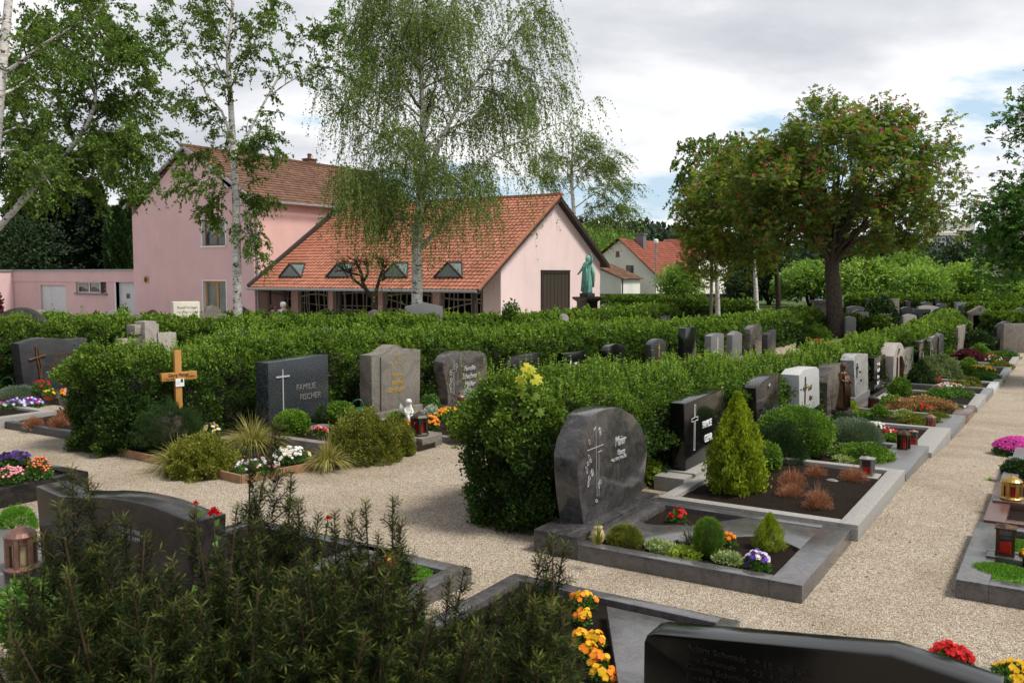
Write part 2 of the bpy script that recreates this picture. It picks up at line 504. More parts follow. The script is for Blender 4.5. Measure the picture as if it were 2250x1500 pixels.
def gravel_mat():
    m, nt, out = newmat('cream gravel and far meadow'); c = geo_pos(nt)
    v = nd(nt, 'ShaderNodeTexVoronoi'); v.inputs['Scale'].default_value = 100; nt.links.new(c, v.inputs['Vector'])
    v2 = nd(nt, 'ShaderNodeTexVoronoi'); v2.inputs['Scale'].default_value = 42; nt.links.new(c, v2.inputs['Vector'])
    sep = nd(nt, 'ShaderNodeSeparateColor'); nt.links.new(v.outputs['Color'], sep.inputs[0])
    col = ramp(nt, sep.outputs[0], [(0, (.24, .185, .13)), (.18, (.46, .375, .27)), (.5, (.64, .555, .44)), (.72, (.66, .60, .52)), (.92, (.86, .80, .71)), (1, (.40, .26, .15))])
    sep2 = nd(nt, 'ShaderNodeSeparateColor'); nt.links.new(v2.outputs['Color'], sep2.inputs[0])
    col = mixc(nt, .3, col, ramp(nt, sep2.outputs[1], [(0, (.34, .27, .19)), (.5, (.58, .51, .42)), (1, (.71, .65, .57))]))
    big = noise_tex(nt, c, .9, 6, .65)
    col = mixc(nt, ramp(nt, big, [(.45, (0, 0, 0)), (.72, (.6, .6, .6))]), col, (.36, .28, .19))
    wear = noise_tex(nt, c, .38, 8, .72, 1.0)
    col = mixc(nt, ramp(nt, wear, [(.50, (0, 0, 0)), (.66, (.42, .42, .42))]), col, (.31, .25, .185))
    gap = ramp(nt, v.outputs['Distance'], [(.28, (1, 1, 1)), (.66, (.40, .37, .33))])
    col = mixc(nt, 1.0, col, gap, 'MULTIPLY')
    # meadow beyond the cemetery wall
    sx = nd(nt, 'ShaderNodeSeparateXYZ'); nt.links.new(c, sx.inputs[0])
    ad = nd(nt, 'ShaderNodeMath', operation='MULTIPLY_ADD'); nt.links.new(sx.outputs['X'], ad.inputs[0]); ad.inputs[1].default_value = -.62
    nt.links.new(sx.outputs['Y'], ad.inputs[2])
    gm = nd(nt, 'ShaderNodeMapRange'); gm.inputs['From Min'].default_value = 66; gm.inputs['From Max'].default_value = 72
    nt.links.new(ad.outputs[0], gm.inputs['Value'])
    gn = noise_tex(nt, c, 1.5, 6, .7)
    col = mixc(nt, gm.outputs['Result'], col, ramp(nt, gn, [(.3, (.03, .06, .014)), (.7, (.075, .12, .028))]))
    h = nd(nt, 'ShaderNodeMath', operation='SUBTRACT'); h.inputs[0].default_value = 1; nt.links.new(v.outputs['Distance'], h.inputs[1])
    principled(nt, out, col, .9, .2, 0, bump(nt, h.outputs[0], 1, .012)); return m


def stucco(name, c, var=.10, bs=.35):
    m, nt, out = newmat(name); p = geo_pos(nt)
    f = noise_tex(nt, p, .55, 8, .65); g = noise_tex(nt, p, 14, 4, .7)
    col = ramp(nt, f, [(.3, tuple(x * (1 - var) for x in c)), (.7, tuple(x * (1 + var) for x in c))])
    mp = nd(nt, 'ShaderNodeMapping'); mp.inputs['Scale'].default_value = (1.5, 1.5, .12); nt.links.new(p, mp.inputs['Vector'])
    st = noise_tex(nt, mp.outputs[0], 2.0, 5, .7)
    col = mixc(nt, ramp(nt, st, [(.5, (0, 0, 0)), (.78, (.28, .28, .28))]), col, tuple(x * .72 for x in c))
    principled(nt, out, col, .9, .15, 0, bump(nt, g, bs, .02)); return m


def tilemat(name, a, b, c, moss=0):
    m, nt, out = newmat(name)
    at_ = nd(nt, 'ShaderNodeAttribute', attribute_name='tint')
    col = ramp(nt, at_.outputs['Fac'], [(0, a), (.5, b), (1, c)])
    f = noise_tex(nt, geo_pos(nt), .7, 7, .7)
    col = mixc(nt, ramp(nt, f, [(.45, (0, 0, 0)), (.75, (.6, .6, .6))]), col, tuple(x * .6 for x in a))
    if moss: col = mixc(nt, ramp(nt, noise_tex(nt, geo_pos(nt), 3.0, 6, .75), [(.55, (0, 0, 0)), (.75, (moss,) * 3)]), col, (.08, .085, .03))
    principled(nt, out, col, .75, .25, 0, bump(nt, noise_tex(nt, geo_pos(nt), 30, 3, .7), .2, .01)); return m


SOIL = soil_mat(); GRAVEL = gravel_mat()
PINK = stucco('salmon pink render', (.61, .395, .37), .08); PINK_D = stucco('mauve pink render', (.57, .40, .415), .08); PINK_L = stucco('pale pink render', (.72, .575, .57), .06, .6)
CREAMW = stucco('cream render', (.72, .70, .61)); GREYW = stucco('grey wall', (.13, .115, .10), .3); WHITEW = stucco('white render', (.66, .65, .61))
TILE_O = tilemat('orange clay tile', (.28, .105, .065), (.345, .138, .086), (.40, .17, .11))
TILE_B = tilemat('old brown clay tile', (.10, .052, .035), (.155, .078, .05), (.215, .115, .078), .7)
TILE_R = tilemat('red clay tile', (.17, .046, .028), (.215, .06, .036), (.265, .085, .05))
TRIM = plain('dark brown trim', (.035, .026, .022), .7, .3); ZINC = plain('zinc gutter', (.26, .28, .29), .45, .5, .5, .15)
FRAMEB = plain('brown window frame', (.16, .075, .03), .5, .4); FRAMEO = plain('golden oak frame', (.36, .17, .05), .5, .4)
FRAMEW = plain('white window frame', (.62, .65, .68), .5, .4, 0, .05)
DOORG = plain('pale grey door paint', (.50, .52, .56), .5, .4, 0, .06)
DOORB = plain('dark brown door', (.045, .036, .026), .6, .3, 0, .3, 30)
CONC = plain('grey tracery concrete', (.24, .215, .18), .9, .2, 0, .25, 5)
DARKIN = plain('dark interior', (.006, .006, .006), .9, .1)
CURT = plain('curtain behind glass', (.30, .31, .30), .8, .2, 0, .2, 3)


def glassmat(name, c, rough=.05):
    m, nt, out = newmat(name)
    f = noise_tex(nt, geo_pos(nt), 1.2, 3)
    principled(nt, out, ramp(nt, f, [(.35, tuple(x * .6 for x in c)), (.65, c)]), rough, .8); return m


GLASS = glassmat('dark window glass', (.025, .03, .035)); GLASSG = glassmat('frosted green glass', (.10, .15, .14), .25)
# ------------------------------------------------------------------ camera, light, sky
cam = bpy.data.cameras.new('camera'); co = bpy.data.objects.new('camera', cam); COL.objects.link(co)
co.location = (0, 0, H); co.rotation_euler = (math.pi / 2 - PITCH, 0, HEAD)
cam.sensor_width = 36; cam.lens = F / 2250 * 36; cam.clip_end = 3000; cam.clip_start = .05
cam.dof.use_dof = True; cam.dof.focus_distance = 13; cam.dof.aperture_fstop = 6.5
S.camera = co
SUN_AZ, SUN_EL = 112, 58       # azimuth measured from the view direction towards the right
w = bpy.data.worlds.new('World'); S.world = w; w.use_nodes = True
nt = w.node_tree; nt.nodes.clear()
wo = nd(nt, 'ShaderNodeOutputWorld'); bg = nd(nt, 'ShaderNodeBackground'); bg.inputs['Strength'].default_value = .1
sunw = HEAD * -1 + R(SUN_AZ)  # clockwise from +Y
sky = nd(nt, 'ShaderNodeTexSky', sky_type='NISHITA'); sky.sun_disc = False
sky.sun_elevation = R(SUN_EL); sky.sun_rotation = sunw; sky.air_density = 1.0; sky.dust_density = 1.5; sky.ozone_density = 1.2
tc = nd(nt, 'ShaderNodeTexCoord')
mpg = nd(nt, 'ShaderNodeMapping'); mpg.inputs['Rotation'].default_value = (0, 0, -HEAD); nt.links.new(tc.outputs['Generated'], mpg.inputs['Vector'])
sx = nd(nt, 'ShaderNodeSeparateXYZ'); nt.links.new(mpg.outputs[0], sx.inputs[0])


def mth(op, a, b=None, c=None):
    n = nd(nt, 'ShaderNodeMath', operation=op)
    for i, v in enumerate((a, b, c)):
        if v is None: continue
        if isinstance(v, (int, float)): n.inputs[i].default_value = v
        else: nt.links.new(v, n.inputs[i])
    return n.outputs[0]


zz = mth('ADD', mth('MAXIMUM', sx.outputs['Z'], 0.0), .22)
cx = nd(nt, 'ShaderNodeCombineXYZ')
nt.links.new(mth('DIVIDE', sx.outputs['X'], zz), cx.inputs[0]); nt.links.new(mth('DIVIDE', sx.outputs['Y'], zz), cx.inputs[1])
mp2 = nd(nt, 'ShaderNodeMapping'); mp2.inputs['Location'].default_value = (5.7, 1.9, 0); mp2.inputs['Scale'].default_value = (.75, .95, 1)
nt.links.new(cx.outputs[0], mp2.inputs['Vector'])
dens = noise_tex(nt, mp2.outputs[0], 1.15, 9, .56, .25)
# the gaps of blue stand low on the right, the cover closes overhead
cover = mth('ADD', dens, mth('MULTIPLY', mth('MINIMUM', sx.outputs['Z'], .7), .42))
cover = mth('SUBTRACT', cover, mth('MULTIPLY', sx.outputs['X'], .05))
mask = ramp(nt, cover, [(.445, (0, 0, 0)), (.515, (1, 1, 1))])
shade = noise_tex(nt, mp2.outputs[0], 1.5, 9, .55, .15)
thick = mth('ADD', mth('MULTIPLY', cover, 1.0), mth('MULTIPLY', mth('SUBTRACT', shade, .5), .75))
ccol = ramp(nt, thick, [(.44, (7.2, 7.15, 7.05)), (.57, (5.9, 5.98, 6.15)), (.68, (4.7, 4.82, 5.1)), (.84, (3.6, 3.72, 4.1))])
blue = mixc(nt, .75, sky.outputs[0], (3.7, 4.9, 5.9))
skc = mixc(nt, mask, blue, ccol)
nt.links.new(skc, bg.inputs['Color']); nt.links.new(bg.outputs[0], wo.inputs['Surface'])
sl = bpy.data.lights.new('sun', 'SUN'); so = bpy.data.objects.new('sun', sl); COL.objects.link(so)
sl.energy = 2.9; sl.angle = R(15); sl.color = (1, .94, .84)
sd = Vector((math.sin(sunw) * math.cos(R(SUN_EL)), math.cos(sunw) * math.cos(R(SUN_EL)), math.sin(R(SUN_EL))))
so.rotation_euler = sd.to_track_quat('Z', 'Y').to_euler(); so.location = sd * 60
S.view_settings.view_transform = 'Standard'; S.view_settings.look = 'None'; S.view_settings.exposure = .7; S.view_settings.gamma = 1
S.cycles.use_denoising = True
S.cycles.max_bounces = 6; S.cycles.diffuse_bounces = 3; S.cycles.glossy_bounces = 3; S.cycles.transmission_bounces = 3
S.cycles.use_adaptive_sampling = True; S.cycles.adaptive_threshold = .015
S.cycles.sample_clamp_indirect = 6

# ------------------------------------------------------------------ ground
m = MB(); ys = sorted(set(GY + [-20, 0, 5, 9])); xs = [-900, -80, -30, -10, 0, 10, 40, 900]
m.add([(x, y, gz(y)) for y in ys for x in xs],
      [(j * len(xs) + i, j * len(xs) + i + 1, (j + 1) * len(xs) + i + 1, (j + 1) * len(xs) + i) for j in range(len(ys) - 1) for i in range(len(xs) - 1)])
tag(m.build('gravel_ground', GRAVEL), kind='structure')


# ------------------------------------------------------------------ tiles and walls
def tiled(mb, O, A, U, La, Lu, rh, tw, amp, th=.045, seg=6, rng=random.Random(3)):
    O, A, U = Vector(O), Vector(A).normalized(), Vector(U).normalized(); N = A.cross(U)
    if N.z < 0: N = -N
    rows = int(math.ceil(Lu / rh)); nt_ = int(round(La / tw)); tw = La / nt_; rh = Lu / rows
    for r in range(rows):
        off = .5 * tw * (r % 2) * 0
        for k in range(nt_):
            mb.t = min(1, max(0, rng.gauss(.5, .22)))
            vs = []
            j1 = rng.uniform(-.004, .006)
            for (uu, lift) in ((r * rh, -.02), (r * rh, th + j1), ((r + 1) * rh + .02, .004 + j1)):
                for s_ in range(seg + 1):
                    f = s_ / seg; wv = amp * (math.cos(2 * math.pi * f) * .5 + .5)
                    vs.append(O + A * (k * tw + f * tw + off) + U * uu + N * (lift + (wv if lift > -.01 else 0)))
            n = seg + 1
            mb.add(vs, [(j * n + i, j * n + i + 1, (j + 1) * n + i + 1, (j + 1) * n + i) for j in range(2) for i in range(seg)])
    mb.t = .5


def wall_open(mb, x0, x1, z0, z1, holes, y, dep, rev_mi=1):
    """wall face at local y (facing -Y) with rectangular openings and their reveals"""
    xs_ = sorted({x0, x1, *[h[0] for h in holes], *[h[1] for h in holes]}); zs = sorted({z0, z1, *[h[2] for h in holes], *[h[3] for h in holes]})
    for i in range(len(xs_) - 1):
        for j in range(len(zs) - 1):
            cxm, czm = (xs_[i] + xs_[i + 1]) / 2, (zs[j] + zs[j + 1]) / 2
            if any(h[0] < cxm < h[1] and h[2] < czm < h[3] for h in holes): continue
            mb.add([(xs_[i], y, zs[j]), (xs_[i + 1], y, zs[j]), (xs_[i + 1], y, zs[j + 1]), (xs_[i], y, zs[j + 1])], [(0, 1, 2, 3)])
    o = mb.cur; mb.cur = rev_mi
    for a, b, c, d in holes:
        for q in ([(a, c), (b, c)], [(b, c), (b, d)], [(b, d), (a, d)], [(a, d), (a, c)]):
            (ax, az), (bx, bz) = q
            mb.add([(ax, y, az), (bx, y, bz), (bx, y + dep, bz), (ax, y + dep, az)], [(0, 1, 2, 3)])
    mb.cur = o


def window(par, x0, x1, z0, z1, y, fm, gm, mull=1, bar=.07, name='window', cross=False, curtain=False):
    mb = MB(); b = bar
    mb.box(x0, x1, y, y + .06, z0, z0 + b); mb.box(x0, x1, y, y + .06, z1 - b, z1)
    mb.box(x0, x0 + b, y, y + .06, z0 + b, z1 - b); mb.box(x1 - b, x1, y, y + .06, z0 + b, z1 - b)
    for k in range(1, mull + 1):
        xm = x0 + (x1 - x0) * k / (mull + 1); mb.box(xm - b * .7, xm + b * .7, y + .004, y + .064, z0 + b, z1 - b)
    fr = mb.build(name, fm, par)
    g = MB(); g.box(x0 + b * .5, x1 - b * .5, y + .035, y + .05, z0 + b * .5, z1 - b * .5); g.build('pane', gm, fr)
    if curtain:
        c = MB(); n = 14
        for s0, s1 in ((x0 + b, x0 + (x1 - x0) * .42), (x0 + (x1 - x0) * .58, x1 - b)):
            vs = []
            for i in range(n + 1):
                f = i / n; x = s0 + (s1 - s0) * f; low = z0 + (z1 - z0) * (.45 + .12 * math.sin(f * 5))
                vs += [(x, y + .028 + .006 * math.sin(f * 40), z1 - b), (x, y + .028 + .006 * math.sin(f * 40), low)]
            c.add(vs, [(2 * i, 2 * i + 1, 2 * i + 3, 2 * i + 2) for i in range(n)])
        c.build('curtain', CURT, fr, recalc=False)
    return fr


# ------------------------------------------------------------------ pink two storey house
HX, HY, HG = -42.4, 33.1, gz(33.1)
house = thing('pink_house', 'two storey pink rendered house with old brown tiled gable roof left of the chapel', 'house', (HX, HY, HG))
ZE, ZA = 6.4 - HG, 9.45 - HG
mb = MB()
holes = [(1.1, 3.0, 4.64, 6.07), (1.05, 2.95, .25, 2.69)]
wall_open(mb, -5.2, 5.25, -.3, 6.2, holes, 0, .26)
mb.add([(-5.2, 0, 6.2), (5.25, 0, 6.2), (5.25, 0, 6.5), (-.1, 0, ZA), (-5.2, 0, 6.5)], [(0, 1, 2, 3, 4)])
house_l = 15
mb.add([(5.25, 0, -.3), (5.25, house_l, -.3), (5.25, house_l, ZE), (5.25, 0, ZE)], [(0, 1, 2, 3)])
mb.add([(-5.2, 0, -.3), (-5.2, house_l, -.3), (-5.2, house_l, ZE), (-5.2, 0, ZE)], [(0, 1, 2, 3)])
mb.add([(-5.2, house_l, -.3), (5.25, house_l, -.3), (5.25, house_l, ZE), (-.1, house_l, ZA), (-5.2, house_l, ZE)], [(0, 1, 2, 3, 4)])
mb.build('wall', [PINK_D, FRAMEW], house, recalc=False)
# right flank painted warmer: the sun on this side put into the colour
mb = MB(); mb.box(5.25, 5.256, .02, house_l, -.3, ZE - .1); mb.build('wall', PINK, house)
for (a, b, c, d) in holes:   # pale surround
    s_ = MB(); t = .07
    s_.box(a - t, b + t, -.02, .004, d, d + t); s_.box(a - t, a, -.02, .004, c, d); s_.box(b, b + t, -.02, .004, c, d)
    s_.build('window_surround', FRAMEW, house)
    s_ = MB(); s_.box(a - .1, b + .1, -.09, .1, c - .08, c); s_.build('sill', FRAMEW, house)
window(house, 1.1, 3.0, 4.64, 6.07, .2, FRAMEB, GLASS, 1, .10, curtain=True)
window(house, 1.05, 2.95, .25, 2.69, .2, FRAMEO, GLASSG, 1, .13)
for x in (-.35, .35):
    v_ = MB(); v_.box(x - .13, x + .13, -.015, .02, 8.2, 9.0); v_.build('attic_vent', TRIM, house)
pl = MB(); pl.box(-4.2, -3.8, -.05, .01, 2.55, 2.95); pq = pl.build('wall_plaque', G_SAND, house, bevel=.01)
pl = MB(); pl.lathe([(.14, 0), (.15, .02), (.10, .03), (.03, .03)], 16); e = pl.build('emblem', BRONZE, pq); e.rotation_euler = (R(90), 0, 0); e.location = (-4.0, -.05, 2.75)
rf = MB(); sl_h = Vector((-5.6, 0, ZA + .12 - ZE + .05))
tiled(rf, (5.6, -.25, ZE - .12), (0, 1, 0), sl_h, house_l + .5, sl_h.length, .34, .26, .022, seg=3)
sl_l = Vector((5.5, 0, ZA + .12 - ZE + .05))
tiled(rf, (-5.6, -.25, ZE - .12), (0, 1, 0), sl_l, house_l + .5, sl_l.length, .34, .26, .022, seg=2)
for i in range(38): rf.obox((0, -.2 + i * .41, ZA + .12), (.26, .43, .14), rx=R(2), rz=0)
roof = rf.build('roof', TILE_B, house, recalc=False)
vg = MB(); vg.prism_y([(5.62, ZE - .2), (5.62, ZE - .06), (0, ZA + .1), (-5.62, ZE - .06), (-5.62, ZE - .2), (0, ZA - .06)], -.33, -.22); vg.build('verge_board', ZINC, roof)
g_ = MB(); g_.tube([(5.72, -.3, ZE - .16), (5.72, house_l + .3, ZE - .16)], .075, 8); g_.tube([(5.72, .12, ZE - .16), (5.34, .12, ZE - .55), (5.34, .12, 0)], .05, 8)
g_.build('gutter', ZINC, house)
ch = MB(); ch.box(-.75, -.15, 9.6, 10.3, ZA - .3, ZA + .42); ch.box(-.8, -.1, 9.55, 10.35, ZA + .42, ZA + .48); ch.lathe([(.14, 0), (.12, .22), (.17, .27), (.1, .35)], 10, (-.45, 9.95, ZA + .48))
ch.build('chimney', TILE_B, roof)

# ------------------------------------------------------------------ flat roofed annex
AX = thing('garage_annex', 'low flat roofed pink annex with grey steel double door left of the house', 'annex', (-55.4, 34.1, HG))
ZT = 2.62 - HG
mb = MB(); o = -55.4
hl = [(-59.31 - o, -56.37 - o, -.05, 2.32), (-55.2 - o, -51.9 - o, 1.85, 2.58), (-50.9 - o, -47.75 - o, -.05, 2.6)]
wall_open(mb, -7.2, 7.79, -.3, ZT - .75, hl, 0, .3, 0)
mb.box(-7.2, 7.79, -.06, 7, ZT - .75, ZT - .06)
mb.box(-12, -7.2, -6, 7, -.3, ZT - .06)
mb.build('wall', PINK_D, AX)
mb = MB(); mb.box(-12.1, 7.8, -.14, 7.1, ZT - .06, ZT + .05); mb.box(-12.1, -7.12, -6.1, -.14, ZT - .06, ZT + .05); mb.build('roof_edge', ZINC, AX)
mb = MB(); a, b = hl[0][0], hl[0][1]; mid = a + (b - a) * .36
mb.box(a, mid - .01, .10, .16, 0, 2.3); mb.box(mid + .01, b, .10, .16, 0, 2.3); dr = mb.build('steel_door', DOORG, AX, bevel=.008)
hb = MB(); hb.tube([(mid + .12, .08, 1.05), (mid + .12, .04, 1.05), (mid + .28, .04, 1.05)], .014, 6); hb.build('handle', TRIM, dr)
window(AX, hl[1][0], hl[1][1] - .85, 1.85, 2.58, .14, FRAMEW, GLASS, 1, .07, curtain=True)
mb = MB()
for k in range(8): mb.obox((hl[1][1] - .43, .16, 1.92 + k * .085), (.82, .02, .07), rx=R(35))
mb.build('louvre', TRIM, AX)
mb = MB(); mb.box(hl[1][0] - .1, hl[1][1] + .1, -.1, .1, 1.74, 1.85); mb.build('sill', G_GREY, AX)
mb = MB(); a, b = hl[2][0], hl[2][1]; mb.box(a, b, .22, .27, 0, 2.58)
for k in range(4): mb.box(a + .05, b - .05, .20, .22, .06 + k * .63, .64 + k * .63)
gd = mb.build('garage_door', DOORG, AX)
for fx in (.3, .62):
    mb = MB(); mb.box(a + (b - a) * fx - .18, a + (b - a) * fx + .18, .185, .2, 1.55, 1.85); mb.build('pane', GLASS, gd)
mb = MB(); mb.box(hl[2][0] - .12, hl[2][0], -.02, .3, 0, 2.72); mb.box(hl[2][0], 7.79, -.02, .02, 2.6, 2.72); mb.build('door_surround', FRAMEW, AX)
mb = MB(); mb.tube([(7.86, -.1, ZT - .1), (7.86, -.1, 0)], .06, 8); mb.build('downpipe', ZINC, AX)

# ------------------------------------------------------------------ chapel
CG = gz(38)
CH = thing('chapel', 'pink chapel with steep orange tiled roof sweeping low over a dark porch', 'chapel', (-22.6, 34.95, CG))
X0 = -37.15 + 22.6 + .02; XR = .3
yE, zE = 32.6 - 34.95, 1.66 - CG; yR, zR = 40.06 - 34.95, 6.37 - CG; yF, zF = 45.8 - 34.95, 2.9 - CG
mb = MB()
mb.prism_x([(0, -.3), (10.35, -.3), (10.35, zF + .25), (yR, zR - .2), (0, zE + 1.28)], -.35, 0)
mb.box(-1.0, -.36, -.003, .3, -.3, zE + 1.25)
mb.build('gable_wall', PINK_L, CH)
rf = MB(); U1 = Vector((0, yR - yE, zR - zE))
tiled(rf, (X0, yE, zE), (1, 0, 0), U1, XR - X0, U1.length, .31, .25, .04, .045)
U2 = Vector((0, yR - yF, zR - zF))
tiled(rf, (X0, yF, zF), (1, 0, 0), U2, XR - X0, U2.length, .355, .30, .045, .05, 3)
for i in range(37): rf.obox((X0 + .2 + i * .405, yR, zR + .05), (.42, .24, .16), ry=R(2))
for i in range(24):
    p = Vector((XR + .02, yE, zE)) + U1 * ((i + .5) / 24); rf.obox(p + Vector((0, 0, .03)), (.14, .38, .10), rx=math.atan2(U1.z, U1.y))
roof = rf.build('roof', TILE_O, CH, recalc=False)
mb = MB()
mb.prism_x([(yE + .05, zE - .13), (yE + .05, zE - .02), (yR, zR - .03), (yF - .05, zF - .02), (yF - .05, zF - .16), (yR, zR - .2)], X0, XR)
mb.prism_x([(yE - .02, zE - .2), (yE - .02, zE + .0), (yR, zR + .0), (yF + .02, zF + .0), (yF + .02, zF - .2), (yR, zR - .24)], XR, XR + .05)
mb.build('eave_board', TRIM, roof)
mb = MB(); mb.prism_x([(yE, zE + .02), (yE - .1, zE + .16), (yR - .2, zR + .22), (yR, zR + .1)], X0, X0 + .2); mb.build('flashing', TRIM, roof)
mb = MB(); mb.tube([(X0, yE - .08, zE - .06), (XR, yE - .08, zE - .06)], .07, 8); mb.tube([(X0 + .3, yE - .08, zE - .06), (X0 + .3, .2, zE - .5), (X0 + .3, .2, 0)], .05, 8)
mb.build('gutter', ZINC, CH)
mb = MB(); mb.tube([(X0 + .25, yR - .9, zR - .8), (X0 + .25, yR - .9, zR + .25)], .11, 10); mb.build('vent_pipe', ZINC, roof)


def chapel_x(px, Y=34.95): return on_y(px, 660, Y)[0] + 22.6


piers = [(chapel_x(a), chapel_x(b)) for a, b in ((600, 612), (640, 655), (722, 732), (831, 841), (951, 966))]
for a, b in piers:
    mb = MB(); mb.box(a, b, -.02, .3, -.3, zE + 1.1); mb.build('porch_pier', PINK, CH)
mb = MB(); mb.box(X0, -1.0, .45, .5, -.3, zE + 1.1); mb.build('porch_dark_backing', DARKIN, CH)  # near-black sheet stands in for the unlit space behind the screens
rr = random.Random(5)
edges = [X0 + 4.1] + [v for p in piers[1:] for v in p] + [-1.0]
spans = [(chapel_x(612), chapel_x(640))] + [(piers[i][1], piers[i + 1][0]) for i in range(1, 4)] + [(piers[4][1], -1.0)]
for a, b in spans:
    mb = MB(); W_ = b - a; zt = zE + .95
    mb.box(a, a + .12, .1, .24, 0, zt); mb.box(b - .12, b, .1, .24, 0, zt); mb.box(a, b, .09, .23, zt - .12, zt); mb.box(a, b, .09, .23, 0, .5)
    n = max(3, int(W_ / .32)); fx = [a + W_ * (i + .5 + rr.uniform(-.3, .3)) / n for i in range(n)]
    for i, x in enumerate(fx):
        mb.tube([(x + rr.uniform(-.15, .15), .165, .45), (x + rr.uniform(-.12, .12), .165, 1.3), (x + rr.uniform(-.2, .2), .165, zt)], [.05, .035, .05], 4)
    for k in range(6):
        z = .6 + k * (zt - .6) / 6 + rr.uniform(-.1, .1); amp = rr.uniform(-.25, .3)
        mb.tube([(a + W_ * f, .165, z + amp * math.sin(f * 3.1 + k)) for f in np.linspace(0, 1, 7)], rr.uniform(.025, .06), 4)
    mb.build('tracery_screen', CONC, CH)
for px in (1040, 745, 590):
    x = on_y(px, 660, 32.75)[0] + 22.6
    mb = MB(); mb.box(x - .07, x + .07, -2.2, -2.06, -.3, zE - .1); mb.build('porch_post', TRIM, CH)
mb = MB(); a, b = 38.75 - 34.95, 41.52 - 34.95; zt = 2.42 - CG
mb.box(-.02, .03, a, b, 0, zt); 
for k in range(7): mb.box(.03, .05, a + .08 + k * (b - a - .1) / 7, a + .08 + (k + .9) * (b - a - .1) / 7, .05, zt - .05)
dr = mb.build('gable_door', DOORB, CH)
mb = MB(); mb.box(-.02, .07, a - .1, a, 0, zt + .1); mb.box(-.02, .07, b, b + .1, 0, zt + .1); mb.box(-.02, .09, a - .12, b + .12, zt + .1, zt + .16); mb.box(-.02, .07, a, b, zt, zt + .1); mb.build('frame', TRIM, dr)
for px in (637, 742, 865, 984):
    # triangular dormer lights low on the roof
    yb = yE + .78; zb = zE + .78 * U1.z / U1.y + .06
    xc = on_y(px, 606, yb + 34.95)[0] + 22.6; hw, h = .82, .70; sl = U1.z / U1.y; back = h / sl
    mb = MB(); t = .09
    A_, B_, C_ = (xc - hw, yb, zb), (xc + hw, yb, zb), (xc, yb, zb + h); D_ = (xc, yb + back, zb + h)
    for p, q in ((A_, B_), (A_, C_), (B_, C_), (C_, D_), (B_, (xc + hw * .95, yb + back * .02, zb))): mb.tube([p, q], .06, 4)
    mb.tube([A_, D_], .05, 4); mb.tube([B_, D_], .05, 4)
    mb.obox((xc - hw - .14, yb + .12, zb - .0), (.42, .3, .06), rx=math.atan(sl))
    fr = mb.build('dormer_light', TRIM, roof)
    g = MB(); g.add([A_, B_, C_], [(0, 1, 2)]); g.add([B_, D_, C_], [(0, 1, 2)]); g.add([A_, C_, D_], [(0, 1, 2)]); g.build('pane', GLASSG, fr)

# ------------------------------------------------------------------ white house, far buildings, boundary wall
WH = on_d(1372, 660, 84); WG = gz(80)
wh = thing('white_house', 'cream house with steep red tiled roof and bare gable behind the cemetery wall', 'house', (WH[0], WH[1], WG), R(0))
s84 = 84 / F
mb = MB(); wL, wR = -2.6, 5.3
def wz(py): return 2.4 + (601 - py) * s84 - WG
xl, xa, xr = -48 * s84 / .846, -11 * s84 / .846, 60 * s84 / .846
mb.prism_y([(xl, -.3), (xr, -.3), (xr, wz(603)), (xa, wz(528)), (xl, wz(560))], 0, 11); mb.build('wall', CREAMW, wh)
rf = MB()
u_ = Vector((xa - xr - .5, 0, wz(525) - wz(609))); tiled(rf, (xr + .5, -.4, wz(609)), (0, 1, 0), u_, 13, u_.length, .34, .3, .04, seg=2)
u_ = Vector((xa - xl + .5, 0, wz(525) - wz(566))); tiled(rf, (xl - .5, -.4, wz(566)), (0, 1, 0), u_, 13, u_.length, .34, .3, .04, seg=2)
roof = rf.build('roof', TILE_R, wh, recalc=False)
mb = MB(); mb.box(xa + .3, xa + 1.1, 3.0, 3.7, wz(545), wz(514)); mb.box(xa + .2, xa + 1.2, 2.9, 3.8, wz(514), wz(511)); mb.build('chimney', G_GREY, roof)
for (a, b, c, d) in ((-18, -11, 552, 565), (3, 18, 583, 610), (2, 13, 644, 652)):
    mb = MB(); mb.box(a * s84 / .846, b * s84 / .846, -.04, .02, wz(d), wz(c)); f = mb.build('window', FRAMEB, wh)
    mb = MB(); mb.box((a + 2) * s84 / .846, (b - 2) * s84 / .846, -.06, -.03, wz(d - 2), wz(c + 2)); mb.build('pane', GLASS, f)
# lean-to beside it
ls = on_d(1335, 660, 78); le = thing('lean_to_shed', 'small white lean-to with grey tiled roof between chapel and white house', 'shed', (ls[0], ls[1], WG))
mb = MB(); s78 = 78 / F; q = lambda py: 2.4 + (601 - py) * s78 - WG
mb.prism_y([(-1.6, -.2), (1.3, -.2), (1.3, q(612)), (-1.6, q(584))], 0, 4); mb.build('wall', WHITEW, le)
mb = MB(); u_ = Vector((-3.3, 0, q(580) - q(614))); tiled(mb, (1.55, -.25, q(613)), (0, 1, 0), u_, 4.5, u_.length, .3, .3, .03, seg=2); mb.build('roof', TILE_B, le, recalc=False)
mb = MB(); mb.tube([(1.45, -.05, q(613)), (1.45, -.05, 0)], .06, 6); mb.build('downpipe', TRIM, le)
